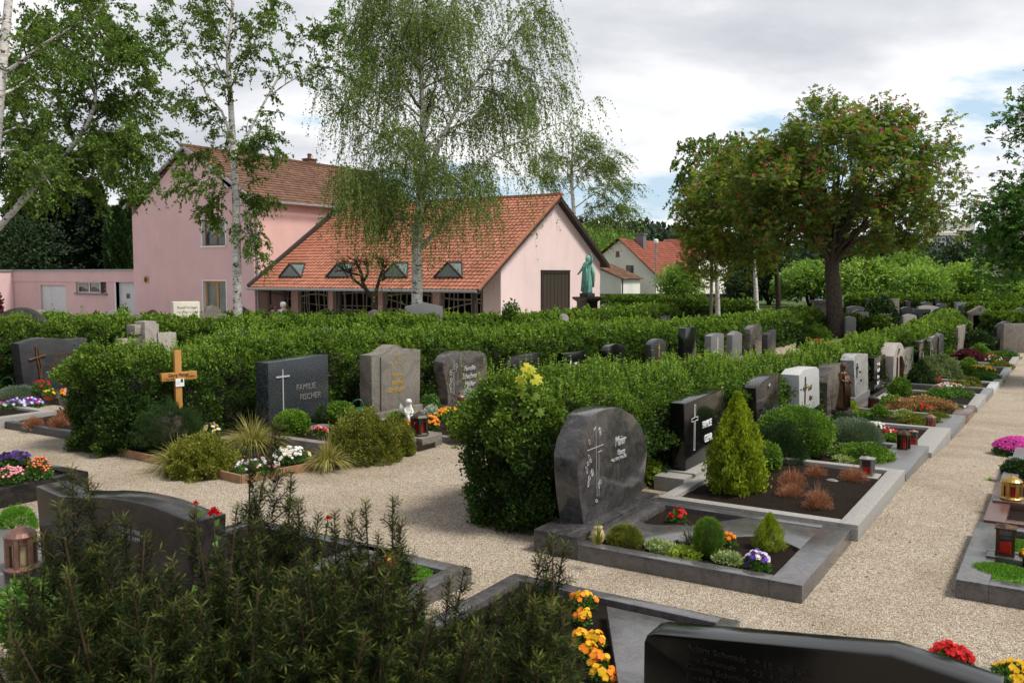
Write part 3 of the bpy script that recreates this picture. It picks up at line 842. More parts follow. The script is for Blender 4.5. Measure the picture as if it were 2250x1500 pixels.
# second red roofed house, to the right of it
p2 = on_d(1505, 660, 96); h2 = thing('red_roof_house', 'red hipped roof house half hidden behind the birches', 'house', (p2[0], p2[1], WG))
s96 = 96 / F; q = lambda py: 2.4 + (601 - py) * s96 - WG
mb = MB(); mb.box(-2.6, 2.6, -3, 6, -.3, q(573)); mb.build('wall', CREAMW, h2)
mb = MB(); u_ = Vector((0, 5, q(525) - q(573))); tiled(mb, (-3, -3.5, q(573)), (1, 0, 0), u_, 6.0, u_.length, .34, .3, .04, seg=2)
u_ = Vector((0, -5, q(525) - q(573))); tiled(mb, (-3, 6.5, q(573)), (1, 0, 0), u_, 6.0, u_.length, .34, .3, .04, seg=2)
mb.add([(-3, -3.5, q(573)), (-3, 6.5, q(573)), (-3, 1.5, q(525))], [(0, 1, 2)]); mb.build('roof', TILE_R, h2, recalc=False)
for k in range(2):
    mb = MB(); mb.box(-1.6 + k * 2.4, -.5 + k * 2.4, -3.05, -2.98, q(606), q(590)); mb.build('window', GLASS, h2)
# cream house seen under the chestnut
p3 = on_d(1795, 660, 100); h3 = thing('cream_gatehouse', 'small cream house with blue window surround seen behind the chestnut trunk', 'house', (p3[0], p3[1], WG), HEAD)
s100 = 100 / F; q = lambda py: 2.4 + (601 - py) * s100 - WG
mb = MB(); mb.box(-1.2, 1.3, 0, 5, -.3, q(603)); mb.build('wall', CREAMW, h3)
mb = MB(); u_ = Vector((0, 3, .8)); tiled(mb, (-1.4, -.4, q(604)), (1, 0, 0), u_, 2.9, u_.length, .34, .3, .04, seg=2); mb.build('roof', TILE_R, h3, recalc=False)
mb = MB(); mb.box(-.75, .35, -.05, .02, q(657), q(624)); f = mb.build('window', plain('blue paint', (.08, .2, .45), .5), h3)
mb = MB(); mb.box(-.5, .1, -.08, -.04, q(655), q(627)); mb.build('pane', GLASS, f)
# hospital-like block far off
p4 = on_d(2085, 640, 300); b4 = thing('office_block', 'distant pale flat roofed block with rows of dark windows on the right horizon', 'building', (p4[0], p4[1], -4), HEAD + R(-8))
s3 = 300 / F; q = lambda py: 2.4 + (601 - py) * s3 + 4
mb = MB(); mb.box(-6.5, 6.9, 0, 14, 0, q(512)); mb.box(6.9, 8.2, .6, 14, 0, q(515)); mb.box(-3.5, 8.4, 2.5, 14, q(512), q(490)); mb.box(-3.8, 8.7, 2.3, 14.3, q(490), q(487)); mb.build('wall', WHITEW, b4)
mb = MB(); mb.box(-6.6, 7.0, -.2, 0, q(520), q(518)); mb.box(6.9, 8.25, -.1, .6, 0, q(514)); mb.build('brown_trim', TILE_B, b4)
for py in (523, 540, 557, 577):
    for k in range(9):
        mb = MB(); x = -5.6 + k * 1.36; mb.box(x, x + 1.05, -.08, 0, q(py + 7), q(py)); mb.build('window', GLASS, b4)
# cemetery boundary wall
bw = thing('boundary_wall', 'low grey rendered cemetery wall in front of the white house', 'wall', tuple(on_d(1440, 650, 72))); bw.location.z = WG; bw.rotation_euler.z = HEAD
mb = MB(); mb.box(-6.2, 6.5, 0, .3, -.2, 2.4 - 46 * 72 / F - WG); mb.box(-6.25, 6.55, -.05, .35, 2.4 - 46 * 72 / F - WG, 2.4 - 44 * 72 / F - WG); mb.build('wall', GREYW, bw)
# ------------------------------------------------------------------ hedges
def hedge(label, x0, x1, y0, y1, hgt, mat=L_HEDGE, cover=1.0, group=None, minleaf=.034, shoots=True, rz=0, org=None, rnd=.36, name='hedge', zfun=None, lump=.2, tops=.0):
    """clipped privet hedge along Y (or turned by rz about org): lumpy shell of leaves over a twiggy core, young shoots on top"""
    rng = np.random.default_rng(abs(hash((round(x0, 2), round(y0, 2)))) % 99991)
    xc = (x0 + x1) / 2; hw = (x1 - x0) / 2
    if org is None: org = Vector((xc, y0, gz(y0)))
    cr, sr = math.cos(rz), math.sin(rz)
    P, D, SZ, TI = [], [], [], []

    def world(x, y): return org[0] + cr * (x - xc) - sr * (y - y0), org[1] + sr * (x - xc) + cr * (y - y0)
    y = y0
    segs = max(1, int((y1 - y0) / 1.0)); dy = (y1 - y0) / segs
    core_ring = []
    for k in range(segs):
        ya = y0 + k * dy; wx, wy = world(xc, ya + dy / 2); dd = max(4.0, depth((wx, wy, 0)))
        ls = max(minleaf, .0031 * dd)
        hh = hgt(ya + dy / 2) if callable(hgt) else hgt
        g0 = (zfun or gz)(wy)
        peri = 2 * hh + 2 * hw
        n = int(cover * 2.3 * peri * dy / (.27 * ls * ls))
        ends = (k == 0) or (k == segs - 1)
        u = rng.random(n) * peri; yy = ya + rng.random(n) * dy
        px = np.where(u < hh, -hw, np.where(u < hh + 2 * hw, u - hh - hw, hw)); pz = np.where(u < hh, u, np.where(u < hh + 2 * hw, hh, peri - u))
        nx = np.where(u < hh, -1., np.where(u < hh + 2 * hw, 0., 1.)); nz = np.where((u >= hh) & (u < hh + 2 * hw), 1., 0.); ny = np.zeros(n)
        if ends:
            m2 = int(cover * 2.3 * hh * 2 * hw / (.27 * ls * ls)); e = -1 if k == 0 else 1
            px = np.concatenate([px, rng.uniform(-hw, hw, m2)]); pz = np.concatenate([pz, rng.random(m2) * hh]); yy = np.concatenate([yy, np.full(m2, y0 if k == 0 else y1)])
            nx = np.concatenate([nx, np.zeros(m2)]); nz = np.concatenate([nz, np.zeros(m2)]); ny = np.concatenate([ny, np.full(m2, float(e))])
            if segs == 1:
                pass
        # round the shoulders and the foot
        cz = np.clip((pz - (hh - rnd)) / rnd, 0, 1); px = px * (1 - .28 * cz ** 2); pz = pz - cz * np.clip(np.abs(px) / hw - .5, 0, 1) * rnd * .8
        low = np.clip(1 - pz / .35, 0, 1); px = px * (1 - .16 * low)
        yend = np.clip(1 - np.minimum(yy - y0, y1 - yy) / .3, 0, 1); px = px * (1 - .2 * yend ** 2)
        nn = unit(np.stack([nx, ny, nz], 1)); pts = np.stack([px, yy, pz], 1)
        off = (fbm(pts + [xc, 0, 0], 1.4, 3) * .9 + fbm(pts + [xc, 0, 0], 4.2, 9) * 1.25) * lump
        pts = pts + nn * (off + rng.normal(0, .04, len(off)) - .08 * rng.random(len(off)))[:, None]
        d = nn * .7 + np.array([0, 0, .55]) + rng.normal(0, .6, (len(off), 3))
        t = np.clip(.40 + rng.normal(0, .17, len(off)) + .2 * np.clip((pz - hh * .72) / .3, -1, 1) + off * .9, 0, 1)  # bulges lighter, hollows darker: shade of the gaps put into the tint
        wxx, wyy = world(pts[:, 0] + xc, pts[:, 1])
        P.append(np.stack([wxx, wyy, pts[:, 2] + g0], 1))
        D.append(np.stack([cr * d[:, 0] - sr * d[:, 1], sr * d[:, 0] + cr * d[:, 1], d[:, 2]], 1))
        SZ.append(ls * rng.uniform(.7, 1.25, len(off))); TI.append(t)
        if shoots:
            ns = int((85 if dd < 16 else 40 if dd < 30 else 16) * dy)
            sxp = rng.uniform(-hw * .85, hw * .85, ns); syp = ya + rng.random(ns) * dy; L = rng.uniform(.06, .26, ns) * (1 + .5 * (rng.random(ns) > .85))
            lp = 9
            for j in range(lp):
                f = (j + 1) / lp
                base = np.stack([sxp, syp, np.full(ns, hh - .08)], 1); base[:, 2] += fbm(base + [xc, 0, 0], 1.5, 3) * .26 - .12 * (np.abs(sxp) / hw) ** 2
                ang = j * 2.4 + sxp * 9
                q = base + np.stack([.05 * np.sin(syp * 7) * f, .05 * np.cos(sxp * 9) * f, L * f + .02], 1)
                for sg in (1, -1):
                    dd_ = np.stack([sg * np.cos(ang), sg * np.sin(ang), np.full(ns, .75)], 1)
                    wxx, wyy = world(q[:, 0] + xc, q[:, 1])
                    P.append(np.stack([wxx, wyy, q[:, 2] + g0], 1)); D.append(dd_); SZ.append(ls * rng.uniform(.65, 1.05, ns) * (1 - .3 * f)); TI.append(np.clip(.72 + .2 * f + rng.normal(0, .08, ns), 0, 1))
        core_ring.append((ya, dy, hh, g0))
    P = np.concatenate(P); D = np.concatenate(D); SZ = np.concatenate(SZ); TI = np.concatenate(TI)
    root = thing(name, label, 'hedge', tuple(org), 0, group)
    P = P - np.array(org)
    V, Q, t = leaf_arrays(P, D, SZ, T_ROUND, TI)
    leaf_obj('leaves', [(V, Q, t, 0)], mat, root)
    c = MB(); c.t = .1
    for (ya, d_, hh, g0) in core_ring:
        a = .22 if hw > .3 else .1
        ya2, yb2 = max(ya, y0 + a), min(ya + d_, y1 - a)
        vs = []
        for yy in (ya2, yb2):
            for (x, z) in ((-hw * .8, 0), (-hw + a, .3), (-hw + a, hh - .3), (-hw * .6, hh - a), (hw * .6, hh - a), (hw - a, hh - .3), (hw - a, .3), (hw * .8, 0)):
                wx, wy = world(xc + x, yy); vs.append((wx - org[0], wy - org[1], z + g0 - org[2]))
        c.add(vs, [(i, i + 1, i + 9, i + 8) for i in range(7)] + [tuple(range(8)), tuple(range(15, 7, -1))])
    c.build('inner_twigs', B_TWIG, root, recalc=False)
    return root


HG_ = 'clipped privet hedges behind the rows of headstones'
hedge('long clipped hedge behind the nearest row, its rounded end beside the big brown grey stone', -4.95, -3.85, 6.85, 44, lambda y: float(np.interp(y, [7, 8, 9.5, 12, 20, 24, 44], [1.36, 1.32, 1.22, 1.07, 1.0, 1.12, 1.36])) + .05 * math.sin(y * 1.7))
hedge('long clipped hedge behind the row with the wooden cross, dark bushy end beside that cross', -11.75, -10.4, 7.0, 46, lambda y: float(np.interp(y, [7, 7.3, 7.8, 8.4, 9.2, 15, 22, 30, 46], [1.38, 1.42, 1.27, 1.18, 1.3, 1.3, 1.36, 1.3, 1.3])) + .04 * math.sin(y * 1.3 + 1))
hedge('long clipped hedge before the cream memorial block, behind the grey striped cross', -18.4, -17.3, 4, 44, lambda y: 1.36 if y < 30 else 1.38)
hedge('thin bright clipped hedge strip before the pink house wall, farthest left row', -25.4, -24.5, 5, 30, 1.28, shoots=False)

# hedge rows of the far block, running across the view
def cross_hedge(label, pxa, pxb, pytop, D, h, **kw):
    a = on_d(pxa, pytop, D); b = on_d(pxb, pytop, D); a.z = gz(a.y); L = (b - a).xy.length
    ang = math.atan2(b.y - a.y, b.x - a.x) - math.pi / 2
    hh = on_d(pxa, pytop, D).z - gz(60)
    kw.setdefault('shoots', False)
    return hedge(label, -.5 + pxa * .001, .5 + pxa * .001, 0, L, max(.5, hh), rz=ang, org=Vector((a.x, a.y, gz(60))), zfun=lambda y: gz(60), **kw)


cross_hedge('bright trimmed hedge along the far right boundary under the light green bushes', 1862, 2330, 650, 60, 1.5)
cross_hedge('low clipped hedge between far headstones right of the gabled niche stone', 2168, 2330, 689, 40, 1)
cross_hedge('low hedge strip behind white stone on the far right', 2130, 2330, 668, 52, 1)
cross_hedge('low clipped hedge left of the round bush, behind chestnut trunk', 1850, 1945, 698, 44, 1)
cross_hedge('flat topped bright hedge running behind the bronze statue', 1322, 1545, 654, 66, 1.2)
cross_hedge('thick square cut hedge behind the lamp post and birch trunks', 1405, 1655, 664, 55, 1.6)
cross_hedge('low dark hedge strip between statue and square hedge', 1325, 1410, 672, 58, 1.2)


# ------------------------------------------------------------------ trees
def smooth(pts, n=14):
    pts = [Vector(p) for p in pts]
    if len(pts) == 2: return [pts[0].lerp(pts[1], i / n) for i in range(n + 1)]
    ext = [pts[0] * 2 - pts[1]] + pts + [pts[-1] * 2 - pts[-2]]; out = []
    m = max(2, n // (len(pts) - 1))
    for i in range(len(pts) - 1):
        p0, p1, p2, p3 = ext[i:i + 4]
        for k in range(m):
            t = k / m
            out.append(.5 * ((2 * p1) + (p2 - p0) * t + (2 * p0 - 5 * p1 + 4 * p2 - p3) * t * t + (3 * p1 - p0 - 3 * p2 + p3) * t ** 3))
    out.append(pts[-1]); return out


class Tree:
    def __init__(s, name, label, cat, base, bark, leafm, seed, group=None):
        s.base = Vector(base); s.rng = np.random.default_rng(seed); s.r = random.Random(seed)
        s.root = thing(name, label, cat, tuple(base), 0, group); s.bark = bark; s.leafm = leafm
        s.trunk = MB(); s.limbs = MB(); s.fine = MB(); s.br = []; s.tw = []; s.leaf = []

    def limb(s, pts, r0, r1, trunk=False, n=16, side=9):
        p = smooth(pts, n); m = len(p); rad = [r0 + (r1 - r0) * (i / (m - 1)) ** .85 for i in range(m)]
        (s.trunk if trunk else s.limbs).tube([q - s.base for q in p], rad, side)
        return p, rad

    def branches(s, limb, n, L0, L1, t0=.25, t1=1.0, up=.25, spread=1.0, rmul=.55, droop=.0, axis=None):
        """side branches from a limb; returns list of polylines"""
        p, rad = limb; out = []
        for i in range(n):
            t = t0 + (t1 - t0) * (i + s.r.random()) / n; f = t * (len(p) - 1); k = min(int(f), len(p) - 2)
            q = p[k].lerp(p[k + 1], f - k); tan = (p[k + 1] - p[k]).normalized()
            v = Vector((s.r.gauss(0, 1), s.r.gauss(0, 1), s.r.gauss(0, .6)))
            d = (v - tan * v.dot(tan)).normalized() * spread + tan * .75 + Vector((0, 0, up)); d.normalize()
            L = (L0 + (L1 - L0) * t) * s.r.uniform(.65, 1.25); r = min(rad[k] * rmul, .018 + L * .012)
            pl = [q]
            for j in range(6):
                d = (d + Vector((s.r.gauss(0, .16), s.r.gauss(0, .16), s.r.gauss(0, .12) - droop))).normalized(); pl.append(pl[-1] + d * L / 6)
            rr = [r * (1 - .8 * j / 6) for j in range(7)]
            s.fine.tube([a - s.base for a in pl], rr, 5); out.append((pl, rr))
        return out

    def twigs(s, limbs, per, L, droop, up=.2, out=.8, jit=.7, t0=.15, wood=True, wr=.004, wind=(0, 0, 0)):
        """many thin twigs from the given polylines; stored for leafing"""
        S_, D_ = [], []
        for p, rad in limbs:
            for i in range(per):
                f = (t0 + (1 - t0) * s.r.random()) * (len(p) - 1); k = min(int(f), len(p) - 2); q = p[k].lerp(p[k + 1], f - k); tan = (p[k + 1] - p[k]).normalized()
                S_.append(q); D_.append(tan * out + Vector((s.r.gauss(0, jit), s.r.gauss(0, jit), s.r.gauss(0, jit * .7) + up)))
        S_ = np.array([tuple(a) for a in S_]); D_ = unit(np.array([tuple(a) for a in D_])); n = len(S_)
        Ls = L * s.rng.uniform(.45, 1.25, n); W = np.array(wind)
        s.tw.append((S_, D_, Ls, droop, W))
        if wood:
            for i in range(n):
                pts = [Vector(S_[i] + D_[i] * Ls[i] * f * (1 - .35 * f * min(1, droop)) + (np.array([0, 0, -1.0]) * droop + W) * Ls[i] * f * f) - s.base for f in (0, .5, 1)]
                s.fine.tube(pts, [wr, wr * .8, wr * .4], 3, cap=False)
        return s

    def leafing(s, per, size, T, tint0=.5, tsd=.2, hang=.5, jit=.5, pos=.02, which=None, f0=.1, mi=0):
        for (S_, D_, Ls, droop, W) in (s.tw if which is None else [s.tw[i] for i in which]):
            n = len(S_); f = f0 + (1 - f0) * s.rng.random((n, per)); L = Ls[:, None]
            P = S_[:, None] + D_[:, None] * (L * f * (1 - .35 * f * min(1, droop)))[..., None] + (np.array([0, 0, -1.0]) * droop + W) * (L * f * f)[..., None]
            P = P.reshape(-1, 3) + s.rng.normal(0, pos, (n * per, 3))
            D = np.repeat(D_, per, 0) * .5 + s.rng.normal(0, jit, (n * per, 3)) + np.array([0, 0, -hang]) + W * .6
            g = np.repeat(s.rng.normal(0, .10, n), per)
            t = np.clip(tint0 + g + s.rng.normal(0, tsd, n * per), 0, 1)
            V, Q, tt = leaf_arrays(P - np.array(s.base), D, size * s.rng.uniform(.65, 1.25, n * per), T, t, rng=s.rng)
            s.leaf.append((V, Q, tt, mi))

    def tips(s, P, D, size, T, mi, tint0=.5, tsd=.2):
        V, Q, tt = leaf_arrays(P - np.array(s.base), D, size, T, np.clip(s.rng.normal(tint0, tsd, len(P)), 0, 1), rng=s.rng); s.leaf.append((V, Q, tt, mi))

    def done(s, extra=None):
        if s.trunk.v: s.trunk.build('trunk', s.bark, s.root, smooth=True, recalc=False)
        if s.limbs.v: s.limbs.build('branches', s.bark if s.bark is not B_BIRCH else [B_BIRCH], s.root, smooth=True, recalc=False)
        if s.fine.v: s.fine.build('twigs', B_TWIG, s.root, smooth=True, recalc=False)
        main = [l for l in s.leaf if l[3] == 0]; oth = [l for l in s.leaf if l[3] != 0]
        if main: leaf_obj('crown', main, s.leafm, s.root)
        if oth: leaf_obj('blossoms', [(a, b, c, 0) for a, b, c, d in oth], extra, s.root)
        return s.root


def poly(pix, D, dz):
    """limb laid through places of the photo, dz = how far each point stands nearer (-) or farther (+)"""
    return [on_d(x, y, D + d) for (x, y), d in zip(pix, dz)]


def ramp_d(n, a): return [a * i / (n - 1) for i in range(n)]


# --- birch with loose crown, left of the house corner
D = 29.5
tb = on_d(523, 700, D); tb.z = gz(tb.y)
T1 = Tree('birch_tree', 'slender white trunked birch with sparse bright crown standing before the pink house', 'tree', tb, B_BIRCH, L_BIRCH, 3)
t1 = T1.limb([tb, on_d(520, 560, D), on_d(518, 430, D), on_d(511, 300, D), on_d(506, 210, D), on_d(501, 110, D), on_d(510, 30, D), on_d(516, -90, D)], .165, .04, True, 40, 12)
L = []
for pix, dz, r in [([(510, 310), (487, 245), (452, 205), (437, 154), (410, 98), (386, 40), (365, -30)], -1.2, .055), ([(515, 345), (546, 292), (588, 212), (622, 154), (655, 93), (704, 52), (740, 20)], 1.4, .06), ([(525, 425), (548, 378), (566, 330), (590, 270)], -1.0, .035),
                   ([(514, 330), (490, 322), (450, 335), (415, 345)], 1.2, .03), ([(508, 305), (467, 262), (420, 226), (370, 215)], 1.5, .035), ([(590, 212), (650, 172), (720, 150), (800, 140)], -1, .03), ([(505, 200), (530, 140), (560, 90), (575, 20)], -1.5, .035),
                   ([(515, 380), (470, 390), (430, 400), (395, 395)], -1.4, .03), ([(522, 455), (555, 430), (575, 440)], .8, .025), ([(505, 200), (470, 120), (455, 40), (440, -20)], 1.3, .035), ([(502, 110), (470, 40), (450, -60)], .8, .03), ([(505, 150), (560, 60), (610, 0)], 1.0, .03),
                   ([(650, 93), (690, 80), (750, 60)], .4, .02), ([(410, 100), (370, 90), (335, 40)], -.5, .02), ([(524, 470), (548, 500), (556, 560)], -.5, .02), ([(516, 350), (550, 320), (610, 330)], -.8, .025), ([(518, 400), (480, 440), (455, 470)], .6, .022)]:
    L.append(T1.limb(poly(pix, D, ramp_d(len(pix), dz)), r, .008, n=14, side=6))
B = []
for l in L: B += T1.branches(l, 13, .95, .55, .15, up=.1, droop=.05)
B += T1.branches(t1, 16, 1.3, .8, .5, .98, up=.2, droop=.04)
T1.twigs(B, 9, .42, .4, up=0, wr=.003); T1.twigs(L, 18, .4, .4, t0=.3, wr=.003)
T1.leafing(15, .082, T_ROUND, .5, .2, .55); T1.done()

# --- big weeping birch before the chapel
D = 33
tb = on_d(917, 700, D); tb.z = gz(tb.y)
T2 = Tree('weeping_birch', 'large weeping birch with drooping curtains of leaves before the orange chapel roof', 'tree', tb, B_BIRCH, L_BIRCHD, 5)
t2 = T2.limb([tb, on_d(916, 610, D), on_d(915, 540, D), on_d(920, 480, D), on_d(926, 400, D), on_d(929, 300, D), on_d(926, 180, D), on_d(924, 80, D), on_d(915, -60, D)], .235, .05, True, 40, 12)
L = []
for pix, dz, r in [([(922, 158), (889, 103), (861, 28), (845, -50)], -1.2, .075), ([(922, 165), (908, 93), (899, 20), (890, -60)], 1, .06), ([(930, 300), (950, 220), (964, 145), (978, 93), (1001, 51), (1043, 5)], 1.5, .075), ([(927, 443), (955, 345), (997, 252), (1034, 196), (1071, 149), (1109, 85), (1150, 10)], -1.8, .095),
                   ([(926, 545), (952, 515), (975, 492), (1002, 462), (1043, 385), (1090, 336), (1160, 303), (1215, 275), (1275, 262)], -2.4, .10), ([(918, 515), (893, 488), (868, 468), (835, 440)], -1.6, .05), ([(927, 373), (890, 335), (852, 308), (800, 273), (773, 243), (712, 190)], 1.2, .065), ([(928, 330), (980, 290), (1040, 260), (1110, 220)], 2.2, .05),
                   ([(927, 260), (880, 220), (830, 190), (780, 170)], -1.5, .05), ([(925, 400), (870, 380), (810, 375), (760, 370)], -2.2, .05), ([(925, 430), (880, 400), (830, 400)], 2.2, .045), ([(928, 420), (980, 390), (1040, 400)], 2.0, .045), ([(930, 350), (900, 300), (870, 280)], -2.4, .045), ([(930, 380), (960, 370), (1000, 390), (1040, 420)], -2.4, .045),
                   ([(1071, 149), (1120, 140), (1180, 160), (1225, 190)], .6, .035), ([(1034, 196), (1080, 200), (1140, 230)], -.8, .035), ([(926, 200), (960, 120), (990, 20)], -1.6, .045), ([(922, 120), (940, 60), (950, -30)], 1.0, .04), ([(861, 60), (820, 40), (790, 60)], .6, .03), ([(925, 110), (980, 30), (1060, -50)], 1.2, .04), ([(1071, 149), (1140, 70), (1205, 10)], -.8, .035), ([(900, 60), (840, 0), (790, -30)], -1, .035), ([(925, 240), (850, 130), (810, 100)], 1.8, .04), ([(855, 440), (820, 400), (780, 390)], .8, .03)]:
    L.append(T2.limb(poly(pix, D, ramp_d(len(pix), dz)), r, .012, n=16, side=7))
B = []
for l in L: B += T2.branches(l, 13, 1.7, 1.0, .2, up=.3, droop=.14)
B += T2.branches(t2, 34, 2.2, 1.4, .34, .98, up=.25, droop=.12)
T2.twigs(B, 15, 1.45, 1.3, up=0, jit=.7, wr=.003); T2.twigs(L, 22, 1.3, 1.3, t0=.3, wr=.003)
T2.leafing(23, .073, T_ROUND, .5, .2, 1.0, .35, .02); T2.done()

# --- birches at the left edge
D = 21
tb = on_d(-190, 720, D); tb.z = gz(tb.y)
T3 = Tree('birch_tree', 'leaning birch with dense dark green crown filling the upper left corner', 'tree', tb, B_BIRCH, L_BIRCH, 8)
t3 = T3.limb([tb, on_d(-80, 590, D), on_d(0, 497, D), on_d(90, 398, D), on_d(165, 315, D), on_d(205, 240, D), on_d(215, 150, D), on_d(250, 60, D)], .11, .02, True, 30, 10)
L = []
for pix, dz, r in [([(165, 315), (120, 230), (60, 170), (10, 120)], 1.6, .05), ([(100, 388), (70, 300), (40, 240), (0, 200)], -1.5, .05), ([(165, 315), (230, 290), (290, 300), (330, 330)], -1.4, .04), ([(205, 240), (260, 220), (320, 200)], 1.2, .04), ([(90, 398), (150, 390), (230, 395), (300, 400)], 1.0, .035), ([(215, 150), (270, 120), (310, 110)], -1, .035), ([(210, 200), (150, 120), (90, 70)], .8, .04),
                   ([(130, 350), (190, 350), (250, 350)], -1.2, .03), ([(40, 440), (80, 400), (60, 340)], 1.3, .03), ([(100, 390), (40, 360), (-30, 340)], -.8, .03), ([(235, 90), (200, 30), (180, -20)], 1, .03)]:
    L.append(T3.limb(poly(pix, D, ramp_d(len(pix), dz)), r, .008, n=14, side=6))
B = []
for l in L: B += T3.branches(l, 17, 1.0, .65, .05, up=.1, droop=.06)
B += T3.branches(t3, 22, 1.2, .8, .45, .98, up=.2)
T3.twigs(B, 17, .45, .45, up=0, wr=.003); T3.twigs(L, 18, .4, .4, wr=.003)
T3.leafing(17, .070, T_ROUND, .45, .2, .55); T3.done()
D = 17
tb = on_d(-45, 760, D); tb.z = gz(tb.y)
T4 = Tree('birch_tree', 'upright birch trunk cut by the left edge, branch reaching right across the top', 'tree', tb, B_BIRCH, L_BIRCH, 9)
t4 = T4.limb([tb, on_d(-25, 500, D), on_d(-5, 250, D), on_d(8, 110, D), on_d(18, 10, D), on_d(25, -90, D)], .14, .06, True, 24, 10)
L = []
for pix, dz, r in [([(2, 165), (40, 140), (100, 95), (160, 60), (205, 30), (245, -5)], -.8, .045), ([(-2, 210), (40, 190), (80, 160), (130, 150)], 1, .035), ([(5, 140), (60, 60), (100, 10)], 1.2, .035), ([(-10, 300), (40, 280), (90, 290)], .8, .03), ([(-10, 330), (60, 340), (120, 420)], -.6, .03)]:
    L.append(T4.limb(poly(pix, D, ramp_d(len(pix), dz)), r, .007, n=14, side=6))
B = []
for l in L: B += T4.branches(l, 13, .8, .5, .2, up=.1, droop=.06)
T4.twigs(B, 11, .4, .45, up=0, wr=.003); T4.twigs(L, 9, .35, .4, wr=.003)
T4.leafing(14, .064, T_ROUND, .45, .2, .55); T4.done()

# --- slim birch behind the chapel
D = 58
tb = on_d(1262, 640, D); tb.z = gz(60)
T5 = Tree('birch_tree', 'wind blown pale birch standing behind the chapel gable', 'tree', tb, B_BIRCH, L_BIRCHD, 12)
t5 = T5.limb([tb, on_d(1262, 500, D), on_d(1256, 400, D), on_d(1258, 330, D), on_d(1262, 290, D)], .2, .03, True, 20, 8)
L = []
for pix, dz, r in [([(1258, 400), (1230, 360), (1200, 340), (1185, 345)], -1, .04), ([(1257, 420), (1290, 380), (1320, 345), (1340, 340)], 1, .05), ([(1259, 460), (1300, 430), (1340, 410), (1365, 410)], -1.5, .05), ([(1260, 480), (1310, 460), (1350, 455), (1372, 460)], 1.5, .05), ([(1258, 370), (1280, 330), (1300, 310)], -.8, .04), ([(1257, 430), (1230, 400), (1205, 390)], 1, .03), ([(1260, 500), (1300, 485), (1340, 480)], -.5, .04), ([(1258, 380), (1300, 360), (1330, 375)], .5, .04)]:
    L.append(T5.limb(poly(pix, D, ramp_d(len(pix), dz)), r, .012, n=10, side=5))
B = []
for l in L: B += T5.branches(l, 12, 1.5, 1.0, .2, up=.3, droop=.1)
B += T5.branches(t5, 8, 1.5, 1, .5, .98, up=.2)
T5.twigs(B, 12, 1.1, .8, up=0, wr=.006, wind=tuple(RGT * .45)); T5.leafing(16, .12, T_LEAF, .5, .2, .7, .4, .04); T5.done()


